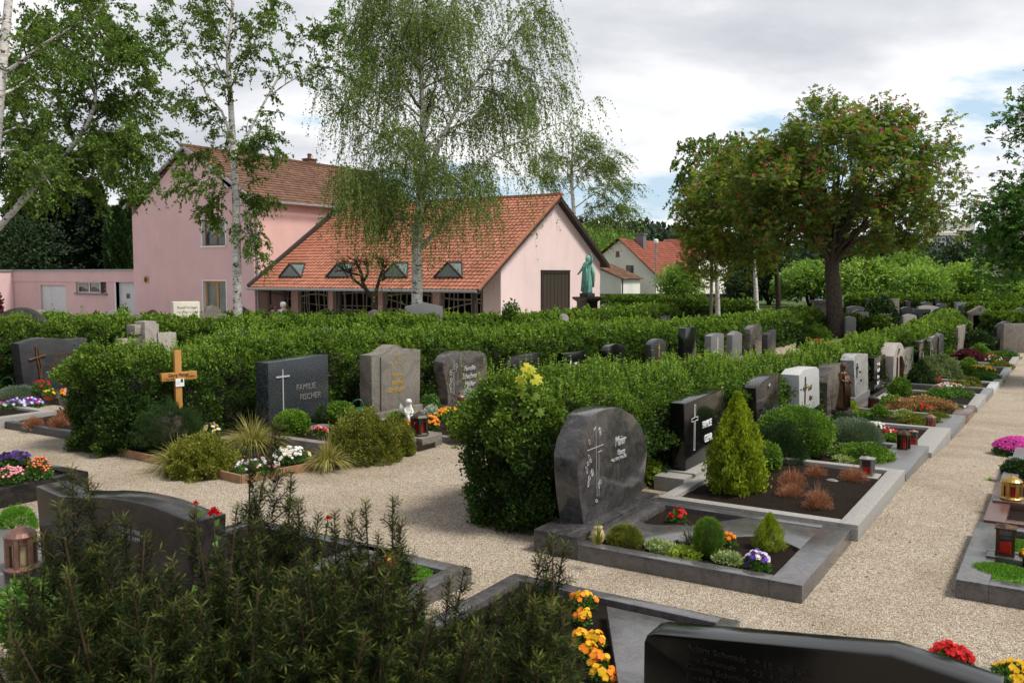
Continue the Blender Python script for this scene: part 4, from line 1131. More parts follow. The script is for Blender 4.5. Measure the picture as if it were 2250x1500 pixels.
# --- red horse chestnut
def chestnut(name, label, base, trunk, cen, rx, ry, rz, n, leafm, nl, ls, blos, nb, bs, seed, r0, bark=B_BROWN, low=-.55, ncl=80, jd=.55, extra=()):
    T = Tree(name, label, 'tree', base, bark, leafm, seed); rng = T.rng
    tk = T.limb(trunk, r0, r0 * .62, True, 14, 14); top = Vector(trunk[-1]); cen = Vector(cen)
    u = RGT[:2]; f_ = np.array([-math.sin(HEAD), math.cos(HEAD)])
    ends = []
    for i in range(n):
        while True:
            d = unit(rng.normal(size=3))
            if d[2] > low: break
        rad = rng.uniform(.62, .9); lump_ = 1 + .12 * math.sin(d[0] * 5 + seed) + .1 * math.cos(d[1] * 6)
        e = cen + Vector((u[0] * d[0] * rx + f_[0] * d[1] * ry, u[1] * d[0] * rx + f_[1] * d[1] * ry, d[2] * rz)) * rad * lump_
        ends.append(e)
    L = []
    for e in ends:
        s0 = tk[0][-1 - int(rng.integers(0, 5))]; mid = s0.lerp(e, .5) + Vector((rng.normal(0, .3), rng.normal(0, .3), .12 * (e - s0).length + rng.normal(0, .2)))
        if e.z < s0.z + .6: mid.z += .5
        L.append(T.limb([s0, s0.lerp(mid, .5) + Vector((0, 0, .15)), mid, e], min(r0 * .32, .05 + .012 * (e - s0).length), .012, n=12, side=6))
    LP = [(q, l[0]) for l in L for q in l[0][5:]]; LA = np.array([tuple(q) for q, _ in LP]); S_ = []
    while len(S_) < ncl:
        d = unit(rng.normal(size=3))
        if d[2] < low: continue
        rad = (.42 + .58 * rng.random() ** .55) * (1 + .34 * mnoise.noise(Vector(d * 2.3) + Vector((seed, 0, 0))) + .12 * mnoise.noise(Vector(d * 6) + Vector((seed, 2, 0)))); loc = np.array([u[0] * d[0] * rx + f_[0] * d[1] * ry, u[1] * d[0] * rx + f_[1] * d[1] * ry, d[2] * rz]) * rad
        q = np.array(cen) + loc
        if rng.random() < jd * max(0, mnoise.noise(Vector(q * .75)) * 3.0 + .32 + .45 * d[0]): continue
        S_.append(q); k = int(np.argmin(np.linalg.norm(LA - q, axis=1) + .6 * np.linalg.norm(LA - np.array(tk[0][-1]), axis=1) * 0)); p0 = Vector(LA[k]); p1 = Vector(q); md = p0.lerp(p1, .5) + Vector((0, 0, .08))
        T.fine.tube([p0 - T.base, md - T.base, p1 - T.base], [.016, .011, .005], 4, cap=False)
    for c, r_, m_ in extra:
        for _ in range(m_):
            q = np.array(c) + rng.normal(0, 1, 3) * np.array(r_); S_.append(q); T.fine.tube([Vector(c) - T.base, Vector(q) - T.base], [.012, .005], 4, cap=False)
        k = int(np.argmin(np.linalg.norm(LA - np.array(c), axis=1))); T.limbs.tube([Vector(LA[k]) - T.base, Vector(LA[k]).lerp(Vector(c), .5) + Vector((.3, 0, .3)) - T.base, Vector(c) - T.base], [.05, .035, .014], 6)
    S_ = np.array(S_); rel0 = unit(S_ - np.array(cen)); P, Dd = [], []
    for k in range(nl):
        P.append(S_ + rng.normal(0, .24, S_.shape)); Dd.append(rel0 * .35 + rng.normal(0, .6, S_.shape) + np.array([0, 0, -.2]))
    P = np.concatenate(P); Dd = np.concatenate(Dd)
    up_n = rng.normal(0, .45, P.shape) + np.array([0, 0, 1.0])
    t = np.clip(.5 + .16 * fbm(P, .7, seed) * 2 + rng.normal(0, .16, len(P)), 0, 1)
    V, Q, tt = leaf_arrays(P - np.array(T.base), Dd, ls * rng.uniform(.6, 1.2, len(P)), T_PALM, t, nrm=up_n, rng=rng); T.leaf.append((V, Q, tt, 0))
    S_ = S_ + rel0 * .25; rel = (S_ - np.array(cen)) / np.array([rx, rx, rz]); out = np.linalg.norm(rel, axis=1)
    idx = np.argsort(-(out + rng.normal(0, .22, len(out))))[:nb]
    for j in idx:
        b = S_[j] + np.array([0, 0, .06]); m_ = 14; h = rng.random(m_); a = rng.random(m_) * 6.28
        Pb = b + np.stack([np.cos(a) * .045 * (1 - h), np.sin(a) * .045 * (1 - h), h * bs], 1); Db = np.stack([np.cos(a), np.sin(a), np.full(m_, .3)], 1)
        T.tips(Pb, Db, .075 * rng.uniform(.7, 1.2, m_), T_ROUND, 1, .5, .25)
    return T.done(blos)


D = 44
tb = at(1835, 742); 
D = depth(tb)
chestnut('red_chestnut_tree', 'broad red flowering horse chestnut with thick dark trunk right of the middle', tb, [tb - Vector((0, 0, .2)), on_d(1834, 690, D), on_d(1832, 640, D), on_d(1828, 590, D), on_d(1832, 545, D), on_d(1835, 505, D)],
         on_d(1856, 416, D), 240 / F * D, 220 / F * D, 184 / F * D, 60, L_CHEST, 13, .24, P_CHEST, 1000, .2, 21, .44, low=-.8, ncl=1350, jd=.9)
tb2 = on_d(1712, 690, 50); tb2.z = gz(60)
chestnut('red_chestnut_tree', 'smaller red flowering chestnut with thin dark trunk left of the broad one', tb2, [tb2, on_d(1708, 620, 50), on_d(1700, 560, 50), on_d(1690, 520, 50)], on_d(1605, 490, 50), 115 / F * 50, 120 / F * 50, 150 / F * 50, 30, L_CHESTB, 9, .24, P_CHEST, 420, .2, 22, .16, low=-.85, ncl=700)
# white flowering chestnut reaching in from the right edge
tb3 = on_d(2420, 900, 24); tb3.z = gz(tb3.y)
chestnut('white_chestnut_tree', 'dark white flowering chestnut reaching in at the right edge', tb3, [tb3, on_d(2420, 700, 24), on_d(2410, 600, 24), on_d(2400, 520, 24)], on_d(2385, 492, 24), 228 / F * 24, 150 / F * 24, 130 / F * 24, 44, L_WCHEST, 15, .18, P_WHI, 170, .2, 23, .25, low=-.8, ncl=480, extra=[(on_d(2285, 268, 24), (.36, .4, .42), 40)])

# --- birches left of the chestnut, only stems and tops seen
for i, (bx, pxs, cenx, ceny, rad, lab) in enumerate([(1578, [(1578, 700), (1576, 640), (1572, 560), (1560, 450), (1555, 380)], 1555, 400, 75, 'white birch stem directly right of the grey lamp post'), (1662, [(1664, 685), (1660, 620), (1655, 560), (1640, 450), (1620, 350)], 1610, 410, 80, 'white birch stem between lamp post birch and chestnut trunks')]):
    D = 54 + 4 * i; b = on_d(*pxs[0], D); b.z = gz(60)
    T = Tree('birch_tree', lab, 'tree', b, B_BIRCH, L_BIRCH, 31 + i)
    tk = T.limb([b] + [on_d(x, y, D) for x, y in pxs[1:]], .17, .04, True, 18, 8); L = []
    for k in range(16):
        a = k * 2.4; e = on_d(cenx + rad * math.cos(a) * .85, ceny + rad * 1.15 * math.sin(a) * .9 - 10, D + 2 * math.sin(k * 1.7)); s0 = tk[0][9 + k % 8]
        L.append(T.limb([s0, s0.lerp(e, .5) + Vector((0, 0, .4)), e], .04, .01, n=8, side=5))
    B = []
    for l in L: B += T.branches(l, 7, 1.3, .9, .2, up=.2, droop=.1)
    T.twigs(B, 7, .7, .7, up=0, wr=.006); T.leafing(16, .16, T_ROUND, .6, .2, .6); T.done()


# ------------------------------------------------------------------ background bushes, conifers, hill
def bush_mass(name, label, cat, base, rx, rz, n, ls, mat, seed, ry=None, trunk=True, T=T_ROUND, lobes=14, group=None, flat=.0):
    rng = np.random.default_rng(seed); base = Vector(base); ry = ry or rx
    root = thing(name, label, cat, tuple(base), 0, group); P, Dn, tt = [], [], []
    for k in range(lobes):
        a = rng.random() * 6.28; q = rng.uniform(0, .55); c = np.array([math.cos(a) * rx * q, math.sin(a) * ry * q, rz * rng.uniform(.75, 1.25)]); r = np.array([rx, ry, rz]) * rng.uniform(.32, .62)
        m = n // lobes; d = unit(rng.normal(size=(m, 3))); p = c + d * r * (.55 + .45 * rng.random((m, 1)) ** .5) * (1 + .35 * fbm(d, 2.2, seed + k) + .3 * fbm(d, 6, seed))[:, None]
        keep = p[:, 2] > -.05; P.append(p[keep]); Dn.append((d + rng.normal(0, .6, d.shape) + np.array([0, 0, .1]))[keep]); tt.append(np.clip(.45 + rng.normal(0, .18, m) + .2 * rng.normal() * .6, 0, 1)[keep])
    P = np.concatenate(P); Dn = np.concatenate(Dn); tt = np.concatenate(tt)
    V, Q, t = leaf_arrays(P, Dn, ls * rng.uniform(.6, 1.3, len(P)), T, tt, rng=rng); leaf_obj('crown', [(V, Q, t, 0)], mat, root)
    if trunk:
        m_ = MB()
        for k in range(5):
            a = k * 1.26 + seed; m_.tube([(0, 0, -.2), (.12 * rx * math.cos(a), .12 * ry * math.sin(a), rz * .5), (.45 * rx * math.cos(a), .45 * ry * math.sin(a), rz * 1.25)], [.05 + .02 * rx, .04 + .012 * rx, .01], 5)
        m_.build('trunk', B_TWIG, root, smooth=True, recalc=False)
    return root


def bush_px(name, label, cat, px, pyb, w, h, D, n, ls, mat, seed, **kw):
    """crown width and height given as seen, D = distance"""
    b = on_d(px, pyb, D); s_ = D / F; b.z = gz(b.y) if kw.pop('ground', True) else b.z
    top = on_d(px, pyb - h, D).z
    return bush_mass(name, label, cat, b, w * s_ / 2, (top - b.z) / 1.75, n, ls, mat, seed, **kw)


bush_px('round_bush', 'bright green bush covering the foot of the white house', 'bush', 1490, 650, 135, 80, 68, 9000, .17, L_FAR, 41)
bush_px('round_bush', 'dark bush under the birches right of the white house', 'bush', 1625, 650, 100, 60, 70, 5000, .18, L_FARD, 42)
bush_px('broadleaf_tree', 'dark leafy mass rising behind chapel gable and white house', 'tree', 1350, 640, 190, 150, 120, 9000, .3, L_FAR, 43)
for i, (px, w_, top, D, lab, mt) in enumerate([(1905, 120, 560, 74, 'light green bush next to the chestnut trunk beyond the boundary hedge', L_FAR), (1985, 130, 548, 80, 'tall light green bush left of the distant office block', L_FAR), (2035, 110, 585, 70, 'low pale bush in the gap before the office block', L_FAR), (2120, 150, 572, 72, 'rounded light green bush in front of the office block', L_FAR),
                                           (2205, 130, 590, 72, 'light green bush near the right edge beyond the hedge', L_FAR), (2290, 150, 570, 76, 'light green bush cut by the right edge', L_FAR), (2150, 210, 520, 130, 'greyish green tree beside the office block', L_FARD), (1930, 160, 500, 130, 'dark green tree behind the chestnut crown', L_FARD), (2250, 200, 520, 120, 'darker tree behind the white flowering chestnut', L_FARD), (1780, 140, 570, 82, 'green bush behind the chestnut trunk', L_FAR), (1690, 150, 560, 90, 'dark green tree mass behind the birch stems', L_FARD)]):
    bush_px('broadleaf_bush', lab, 'bush', px, 660, w_ * 1.35, 660 - top, D, 12000, .0036 * D, mt, 50 + i)
# dark spruces and columnar thuja beyond the annex
def conifer(label, px, pyb, ptop, w_, D, mat, seed, name='spruce_tree', col=False, n=12000):
    D += 14
    b = on_d(px, pyb, D); b.z = gz(60); top = on_d(px, ptop, D).z; h = top - b.z; r = w_ * D / F / 2; rng = np.random.default_rng(seed)
    root = thing(name, label, 'tree', tuple(b))
    z = rng.random(n) ** (.85 if not col else 1); a = rng.random(n) * 6.28
    if col: rr = r * np.clip(np.minimum(z / .08, (1 - z) / .25), 0, 1) ** .6
    else: rr = r * (1 - z) ** .8 * (.75 + .3 * np.sin(z * 42 + np.sin(a * 3) * 2)) + .05
    rr = rr * (1 + .16 * np.sin(a * 7 + z * 30)); q = (.5 + .5 * rng.random(n) ** .4)
    P = np.stack([np.cos(a) * rr * q, np.sin(a) * rr * q, h * (.03 + .97 * z)], 1)
    Dn = np.stack([np.cos(a), np.sin(a), np.full(n, 1.2 if col else -.25)], 1) + rng.normal(0, .35, (n, 3))
    V, Q, t = leaf_arrays(P, Dn, (.0075 if not col else .006) * D * rng.uniform(.6, 1.3, n), T_LEAF, np.clip(rng.normal(.45, .2, n), 0, 1), rng=rng); leaf_obj('crown', [(V, Q, t, 0)], mat, root)
    m_ = MB(); m_.tube([(0, 0, -.2), (0, 0, h * .95)], [.2, .03], 7); m_.build('trunk', B_BROWN, root); return root


conifer('broad dark spruce behind the flat annex, far left', 60, 660, 410, 200, 60, L_DARK, 61)
conifer('tall dark spruce behind the annex door', 150, 660, 330, 190, 64, L_DARK, 62)
conifer('dark spruce next to the columnar thujas', 215, 660, 400, 120, 62, L_DARK, 63)
conifer('columnar thuja touching the pink house corner', 282, 660, 447, 30, 58, L_THUJA, 64, 'thuja_tree', True)
conifer('columnar thuja left of the one at the house corner', 262, 660, 462, 40, 57, L_THUJA, 65, 'thuja_tree', True)
bush_px('broadleaf_tree', 'grey green broadleaf tree in front of the dark spruces', 'tree', 40, 650, 190, 190, 72, 12000, .24, L_FARD, 66)

# wooded hill on the horizon
m = MB(); n = 60
hill = []
for j, (dist, hh) in enumerate([(260, -2), (330, 13), (420, 25), (520, 29), (700, 6)]):
    for i in range(n):
        a = -1.0 + 2.0 * i / (n - 1); d = FWD * math.cos(a) + RGT * math.sin(a); d[2] = 0
        z = hh * (.72 + .18 * math.sin(a * 7 + j) + .1 * math.sin(a * 17)) * (1.0 if a < .22 else max(.62, 1 - (a - .22) * 2.2)); p = EYE * 0 + d * dist; hill.append((p[0], p[1], z - 1))
m.add(hill, [(j * n + i, j * n + i + 1, (j + 1) * n + i + 1, (j + 1) * n + i) for j in range(4) for i in range(n - 1)])
tag(m.build('hill', plain('hillside', (.02, .035, .012), .9, .1), smooth=True, recalc=False), kind='structure')
rng = np.random.default_rng(77); P, Dn, SZ, TI = [], [], [], []
for k in range(2600):
    a = rng.uniform(-.9, .9); dist = rng.uniform(300, 520); j = np.interp(dist, [260, 330, 420, 520], [0, 1, 2, 3]); hh = np.interp(dist, [260, 330, 420, 520], [-2, 13, 25, 29])
    z = hh * (.72 + .18 * math.sin(a * 7 + j) + .1 * math.sin(a * 17)) * (1.0 if a < .22 else max(.62, 1 - (a - .22) * 2.2)) - 1
    d = FWD * math.cos(a) + RGT * math.sin(a); c = np.array([d[0] * dist, d[1] * dist, z + rng.uniform(1.5, 5)])
    m_ = 34; u_ = unit(rng.normal(size=(m_, 3))); P.append(c + u_ * np.array([2.6, 2.6, 3.4]) * rng.uniform(.7, 1.1)); Dn.append(u_ + rng.normal(0, .5, u_.shape)); SZ.append(rng.uniform(1.2, 2.4, m_)); TI.append(np.clip(rng.normal(.3 + .25 * rng.random(), .15, m_), 0, 1))
V, Q, t = leaf_arrays(np.concatenate(P), np.concatenate(Dn), np.concatenate(SZ), T_ROUND, np.concatenate(TI), rng=rng)
o = leaf_obj('distant_wood', [(V, Q, t, 0)], L_FOREST); tag(o, 'dark wooded hill along the horizon', 'wood', kind='stuff')
# ------------------------------------------------------------------ lettering and figures
def text_obj(s, size, mat, parent, x, z, y, name='lettering', shear=0, depth=.004, align='LEFT', sx=1.0, bold=0.0):
    cu = bpy.data.curves.new('t', 'FONT'); cu.body = s; cu.size = size; cu.extrude = depth; cu.shear = shear; cu.align_x = align; cu.offset = bold; cu.resolution_u = 3
    ob = bpy.data.objects.new('t', cu); COL.objects.link(ob)
    bpy.context.view_layer.update(); me = bpy.data.meshes.new_from_object(ob.evaluated_get(bpy.context.evaluated_depsgraph_get()))
    bpy.data.objects.remove(ob); bpy.data.curves.remove(cu)
    v = np.empty(len(me.vertices) * 3, np.float32); me.vertices.foreach_get('co', v); v = v.reshape(-1, 3)
    me.vertices.foreach_set('co', np.stack([v[:, 0] * sx + x, -v[:, 2] + y, v[:, 1] + z], 1).astype(np.float32).ravel()); me.update()
    me.materials.clear(); me.materials.append(mat); me.name = name
    return link(bpy.data.objects.new(name, me), parent)


def latin_cross(par, x, z, h, w, mat, y, t=.02, d=.012, arm=.32, name='cross', outline=False, flare=0):
    m = MB(); za = z + h * (1 - arm)
    if outline:
        pts = [(x - t, z), (x - t, za - t), (x - w / 2, za - t), (x - w / 2, za + t), (x - t, za + t), (x - t, z + h), (x + t, z + h), (x + t, za + t), (x + w / 2, za + t), (x + w / 2, za - t), (x + t, za - t), (x + t, z)]
        m.tube([(a, y, b) for a, b in pts + pts[:1]], .0042, 4)
    elif flare:
        m.prism_y([(x - t * .6, z), (x + t * .6, z), (x + t, za - t * 2), (x + w / 2, za - t * .6), (x + w / 2, za + t * .6), (x + t, za + t), (x + t * .5, z + h), (x - t * .5, z + h), (x - t, za + t), (x - w / 2, za + t * .6), (x - w / 2, za - t * .6), (x - t, za - t * 2)], y - d, y + .002)
    else:
        m.box(x - t, x + t, y - d, y + .002, z, z + h); m.box(x - w / 2, x + w / 2, y - d - .002, y + .001, za - t, za + t)
    return m.build(name, mat, par)


def skin_mesh(name, verts, edges, rad, mat, parent, sub=2, root=0, sm=True):
    me = bpy.data.meshes.new(name); me.from_pydata(verts, edges, []); ob = bpy.data.objects.new(name, me); COL.objects.link(ob)
    ob.modifiers.new('s', 'SKIN'); ob.data.skin_vertices[0].data[root].use_root = True
    for i, r in enumerate(rad): ob.data.skin_vertices[0].data[i].radius = (r, r) if not hasattr(r, '__len__') else r
    ob.modifiers[-1].use_smooth_shade = True; ob.modifiers.new('u', 'SUBSURF').levels = sub; ob.modifiers[-1].render_levels = sub
    bpy.context.view_layer.update(); m2 = bpy.data.meshes.new_from_object(ob.evaluated_get(bpy.context.evaluated_depsgraph_get()))
    bpy.data.objects.remove(ob); bpy.data.meshes.remove(me); m2.name = name; m2.materials.clear(); m2.materials.append(mat)
    return link(bpy.data.objects.new(name, m2), parent)


def robed_statue(root, h, mat, raised=True, yaw=0):
    """standing draped figure of height h facing local -Y, one mesh for the body"""
    k = h / 1.75
    V = [(0, 0, .95), (0, .0, 1.15), (0, .01, 1.32), (0, .0, 1.45), (0, -.02, 1.53), (0, -.035, 1.64), (0, -.03, 1.74)]
    E_ = [(0, 1), (1, 2), (2, 3), (3, 4), (4, 5), (5, 6)]; Rr = [.16, .15, .17, .10, .055, .095, .05]
    if raised:
        V += [(-.19, 0, 1.38), (-.30, -.05, 1.16), (-.40, -.16, .96), (-.45, -.22, .88), (.19, 0, 1.40), (.30, .0, 1.56), (.32, -.06, 1.78), (.32, -.08, 1.88)]
    else:
        V += [(-.18, 0, 1.37), (-.22, -.05, 1.12), (-.08, -.20, 1.08), (-.02, -.24, 1.08), (.18, 0, 1.37), (.23, -.05, 1.12), (.12, -.24, 1.06), (.10, -.34, 1.05)]
    E_ += [(2, 7), (7, 8), (8, 9), (9, 10), (2, 11), (11, 12), (12, 13), (13, 14)]; Rr += [.085, .065, .045, .04, .085, .065, .045, .038]
    V = [(x * k, y * k, z * k) for x, y, z in V]; Rr = [r * k for r in Rr]
    b = skin_mesh('figure', V, E_, Rr, mat, root)
    m = MB(); n = 36; prof = [(.25, .0), (.245, .12), (.225, .35), (.205, .6), (.19, .85), (.165, 1.05), (.19, 1.22), (.195, 1.36), (.13, 1.46)]; vs = []; fs = []
    for i, (r, z) in enumerate(prof):
        for q in range(n):
            a = 2 * math.pi * q / n; f = 1 + (.11 * math.sin(a * 7 + z * 1.5) + .05 * math.sin(a * 13 - z * 3)) * (1 - z / 1.7); lean = .05 * math.sin(z * 2)
            vs.append(((r * f * math.cos(a) * 1.05 + lean) * k, r * f * .8 * math.sin(a) * k, z * k))
    for i in range(len(prof) - 1):
        for q in range(n): fs.append((i * n + q, i * n + (q + 1) % n, (i + 1) * n + (q + 1) % n, (i + 1) * n + q))
    fs += [tuple(reversed(range(n))), tuple(range((len(prof) - 1) * n, len(prof) * n))]
    m.add(vs, fs)
    for s_ in range(5):   # hanging folds
        a = -.9 + s_ * .4; m.tube([((.17 * math.sin(a) + .0) * k, -.16 * k, 1.3 * k), ((.22 * math.sin(a) + .05) * k, -.2 * k, .8 * k), ((.24 * math.sin(a)) * k, -.21 * k, .1 * k)], [.02 * k, .035 * k, .03 * k], 6)
    m.tube([(.2 * k, .05 * k, 1.44 * k), (.28 * k, .12 * k, .95 * k), (.22 * k, .16 * k, .3 * k)], [.05 * k, .09 * k, .06 * k], 8)
    m.build('robe', mat, root, smooth=True)
    m = MB(); m.lathe([(.02, 1.79), (.08, 1.77), (.108, 1.70), (.112, 1.62), (.10, 1.50), (.085, 1.42)], 14, (0, .02 * k, 0), 1, 1); m.v = [(x * k, (y) * k + .0, z * k) for x, y, z in m.v]
    m.v = [(x, y if y > -.045 * k else -.045 * k, z) for x, y, z in m.v]; m.build('hair', mat, root, smooth=True)


# ------------------------------------------------------------------ graves
def rot90(root): root.rotation_euler.z = R(90)


def stone_thing(label, pos, rz=R(90), group=None, name='headstone'):
    return thing(name, label, 'headstone', pos, rz, group)


def arch_top(w, h, rise, n=10, power=2):
    return [(-w / 2, 0), (w / 2, 0)] + [(w / 2 - w * i / n, h - rise + rise * (1 - abs(2 * i / n - 1) ** power)) for i in range(n + 1)]


def rect(w, h): return [(-w / 2, 0), (w / 2, 0), (w / 2, h), (-w / 2, h)]


def slab(root, outline, thick, mat, z0=0, bevel=.012, name='stone', y0=0):
    m = MB(); m.prism_y([(x, z + z0) for x, z in outline], y0, y0 + thick); return m.build(name, mat, root, bevel=bevel)


def plinth(root, w, d, h, mat, y0=-.04, bevel=.008, x=0, name='plinth'):
    m = MB(); m.box(x - w / 2, x + w / 2, y0, y0 + d, -.12, h); return m.build(name, mat, root, bevel=bevel)


def row_stone(label, pxl, pxr, pytop, X, group=None, base=None, name='headstone'):
    """empty at the foot of a stone in a row; returns root, width, height above ground"""
    a = on_x(pxl, pytop, X); b = on_x(pxr, pytop, X); y = (a.y + b.y) / 2; g = gz(y)
    top = on_x((pxl + pxr) / 2, pytop, X).z
    r = stone_thing(label, (X, y, g), R(90), group, name); return r, b.y - a.y, top - g


def border(label, x0, x1, y0, y1, mat, h=.13, w=.14, fw=None, soil=True, mats=None, front='x1', name='grave_border', g=None, level=.045, parts=True):
    """stone edging round a grave bed; its rails and the soil are parts"""
    yc = (y0 + y1) / 2; g = gz(yc) if g is None else g
    r = thing(name, label, 'grave border', ((x0 + x1) / 2, yc, g)); a, b = (x1 - x0) / 2, (y1 - y0) / 2
    fw = fw or w; k = -.12
    f0 = fw if front == 'x1' else w
    for q in ((a - f0, a, -b, b), (-a, a - f0, -b, -b + w), (-a, a - f0, b - w, b), (-a, -a + w, -b + w, b - w)):
        m = MB(); m.box(q[0], q[1], q[2], q[3], k, h); m.build('kerb', mat, r, bevel=.006)
    if soil:
        m = MB(); nx, ny = 14, 14; xa, xb, ya, yb = -a + w - .01, a - f0 + .01, -b + w - .01, b - w + .01; vs = []
        for j in range(ny + 1):
            for i in range(nx + 1):
                x = xa + (xb - xa) * i / nx; y = ya + (yb - ya) * j / ny
                e = min(1, 4 * min(i, nx - i) / nx, 4 * min(j, ny - j) / ny)
                vs.append((x, y, h - level + .03 * e + .02 * mnoise.noise(Vector(((x + x0) * 5, (y + y0) * 5, 3)))))
        m.add(vs, [(j * (nx + 1) + i, j * (nx + 1) + i + 1, (j + 1) * (nx + 1) + i + 1, (j + 1) * (nx + 1) + i) for j in range(ny) for i in range(nx)])
        m.build('soil', SOIL, r, smooth=True)
    return r


# ------------------------------------------------------------------ plants on graves
def toward(p, r):
    """the visible foot of a round plant is its near side; its middle stands r farther off"""
    d = Vector((p[0], p[1], 0)).normalized(); return Vector((p[0], p[1], p[2])) + d * r


def shrub(name, label, cat, px, py, wpx, hpx, mat, leaf=.02, T=T_LEAF, cover=1.0, shape='ball', dz=.08, seed=1, fuzz=.5, up=.3, lump=.1, stem=True, back=.7, group=None, tint=.45, blades=0):
    rng = np.random.default_rng(seed * 7 + int(px)); p = at(px, py, dz); k = ppm(p); rx = wpx / k / 2; h = hpx / k; p = toward(p, rx * back); k = ppm(p); rx = wpx / k / 2; h = hpx / k
    h = max(h * (1 - .10), .05)
    leaf = max(leaf, (6.5 if T is T_NEEDLE else 4.6) / k)
    area = 2 * math.pi * rx * (h + rx * .4); n = int(min(26000, cover * 3.0 * area / (.27 * leaf * leaf)))
    root = thing(name, label, cat, tuple(p), 0, group)
    d = unit(rng.normal(size=(n, 3))); 
    if shape in ('ball', 'dome'):
        if shape == 'dome': d[:, 2] = np.abs(d[:, 2])
        s = np.array([rx, rx, h / 2 if shape == 'ball' else h]); c = np.array([0, 0, h / 2 if shape == 'ball' else 0])
        rad = (.74 + .26 * rng.random(n) ** .5) * (1 + lump * (fbm(d, 2.4, seed) + (.9 * fbm(d, 6.5, seed + 4) if lump > .05 else 0)) * 1.4) * (1 + .13 * rng.random(n) ** 7); P = c + d * s * rad[:, None]; Dn = d
    elif shape == 'cone':
        z = rng.random(n) ** .8; a = rng.random(n) * 6.28; rr = rx * np.interp(z, [0, .08, .25, .5, .75, .92, 1], [.72, .92, 1, .80, .46, .17, .02]) * (1 + lump * np.sin(a * 5 + z * 9) + lump * .8 * np.sin(a * 11 - z * 23)) * (1 + .5 * lump * rng.normal(size=n))
        q = (.6 + .4 * rng.random(n) ** .4); P = np.stack([np.cos(a) * rr * q, np.sin(a) * rr * q, h * z], 1); Dn = np.stack([np.cos(a) * .5, np.sin(a) * .5, np.full(n, .9)], 1)
    else:  # 'spray': stems radiating from the foot
        a = rng.random(n) * 6.28; el = np.arccos(rng.random(n) * .95); f = rng.random(n) ** .6; dd = np.stack([np.cos(a) * np.sin(el), np.sin(a) * np.sin(el), np.cos(el)], 1)
        P = dd * np.array([rx, rx, h]) * f[:, None]; Dn = dd
    Dn = Dn * (1 - fuzz) + rng.normal(0, fuzz, (n, 3)) + np.array([0, 0, up])
    t = np.clip(tint + .5 * lump * 6 * .16 * rng.normal(size=n) + .4 * fbm(P, 4 / max(rx, .1) * .5, seed), 0, 1)
    V, Q, tt = leaf_arrays(P, Dn, leaf * rng.uniform(.65, 1.25, n), T, t, rng=rng); leaf_obj('foliage', [(V, Q, tt, 0)], mat, root)
    if blades:
        leaf_obj('sprigs', [blade_arrays(rng, blades, rx, h * 1.1, .0035 * max(1, 160 / k), .25, tint)], mat, root)
    if stem:
        m = MB()
        if shape == 'cone': m.tube([(0, 0, -.1), (0, 0, h * .9)], [rx * .1, .004], 6); m.lathe([(rx * .55, .03), (rx * .5, h * .25), (rx * .3, h * .55), (.01, h * .85)], 10)
        else:
            for q in range(6): a = q * 1.05; m.tube([(0, 0, -.08), (rx * .3 * math.cos(a), rx * .3 * math.sin(a), h * .3), (rx * .6 * math.cos(a), rx * .6 * math.sin(a), h * .62)], [.012, .009, .004], 5)
            if shape in ('ball',): m.lathe([(.01, h * .06), (rx * .6, h * .25), (rx * .72, h * .5), (rx * .6, h * .74), (.01, h * .92)], 12)
        m.build('stems', B_TWIG, root, smooth=True)
    return root


def blade_arrays(rng, n, rx, h, w_, arch, tint, seg=4):
    a = rng.random(n) * 6.28; o = rng.random(n) ** (.7 if arch < .5 else .42); V = []; Q = []; T = []
    for i in range(n):
        L = rng.uniform(.6, 1.1); ca, sa = math.cos(a[i]), math.sin(a[i]); b = len(V); ti = float(np.clip(rng.normal(tint, .2), 0, 1)); s0 = rx * .25
        for j in range(seg + 1):
            f = j / seg; r_ = s0 * o[i] + rx * o[i] * L * (f ** 1.3); z = h * L * (f * (1.35 - .35 * o[i]) - arch * o[i] * f * f); ww = w_ * (1 - f * .9)
            V += [(ca * r_ - sa * ww, sa * r_ + ca * ww, max(z, -.02)), (ca * r_ + sa * ww, sa * r_ - ca * ww, max(z, -.02))]; T += [ti, ti]
        Q += [(b + 2 * j, b + 2 * j + 1, b + 2 * j + 3, b + 2 * j + 2) for j in range(seg)]
    return np.array(V), np.array(Q), np.array(T), 0


def tuft(name, label, cat, px, py, wpx, hpx, mat, n=260, dz=.08, seed=1, arch=.6, width=1.0, back=.4, group=None, tint=.5):
    """blades arching out of one foot"""
    rng = np.random.default_rng(seed * 13 + int(px)); p = at(px, py, dz); k = ppm(p); rx = wpx / k / 2; p = toward(p, rx * back); h = hpx / ppm(p); rx = wpx / ppm(p) / 2
    root = thing(name, label, cat, tuple(p), 0, group); a = rng.random(n) * 6.28; o = rng.random(n) ** .7
    leaf_obj('blades', [blade_arrays(rng, n, rx, h, .006 * width * max(1, 120 / ppm(p)), arch, tint)], mat, root); return root


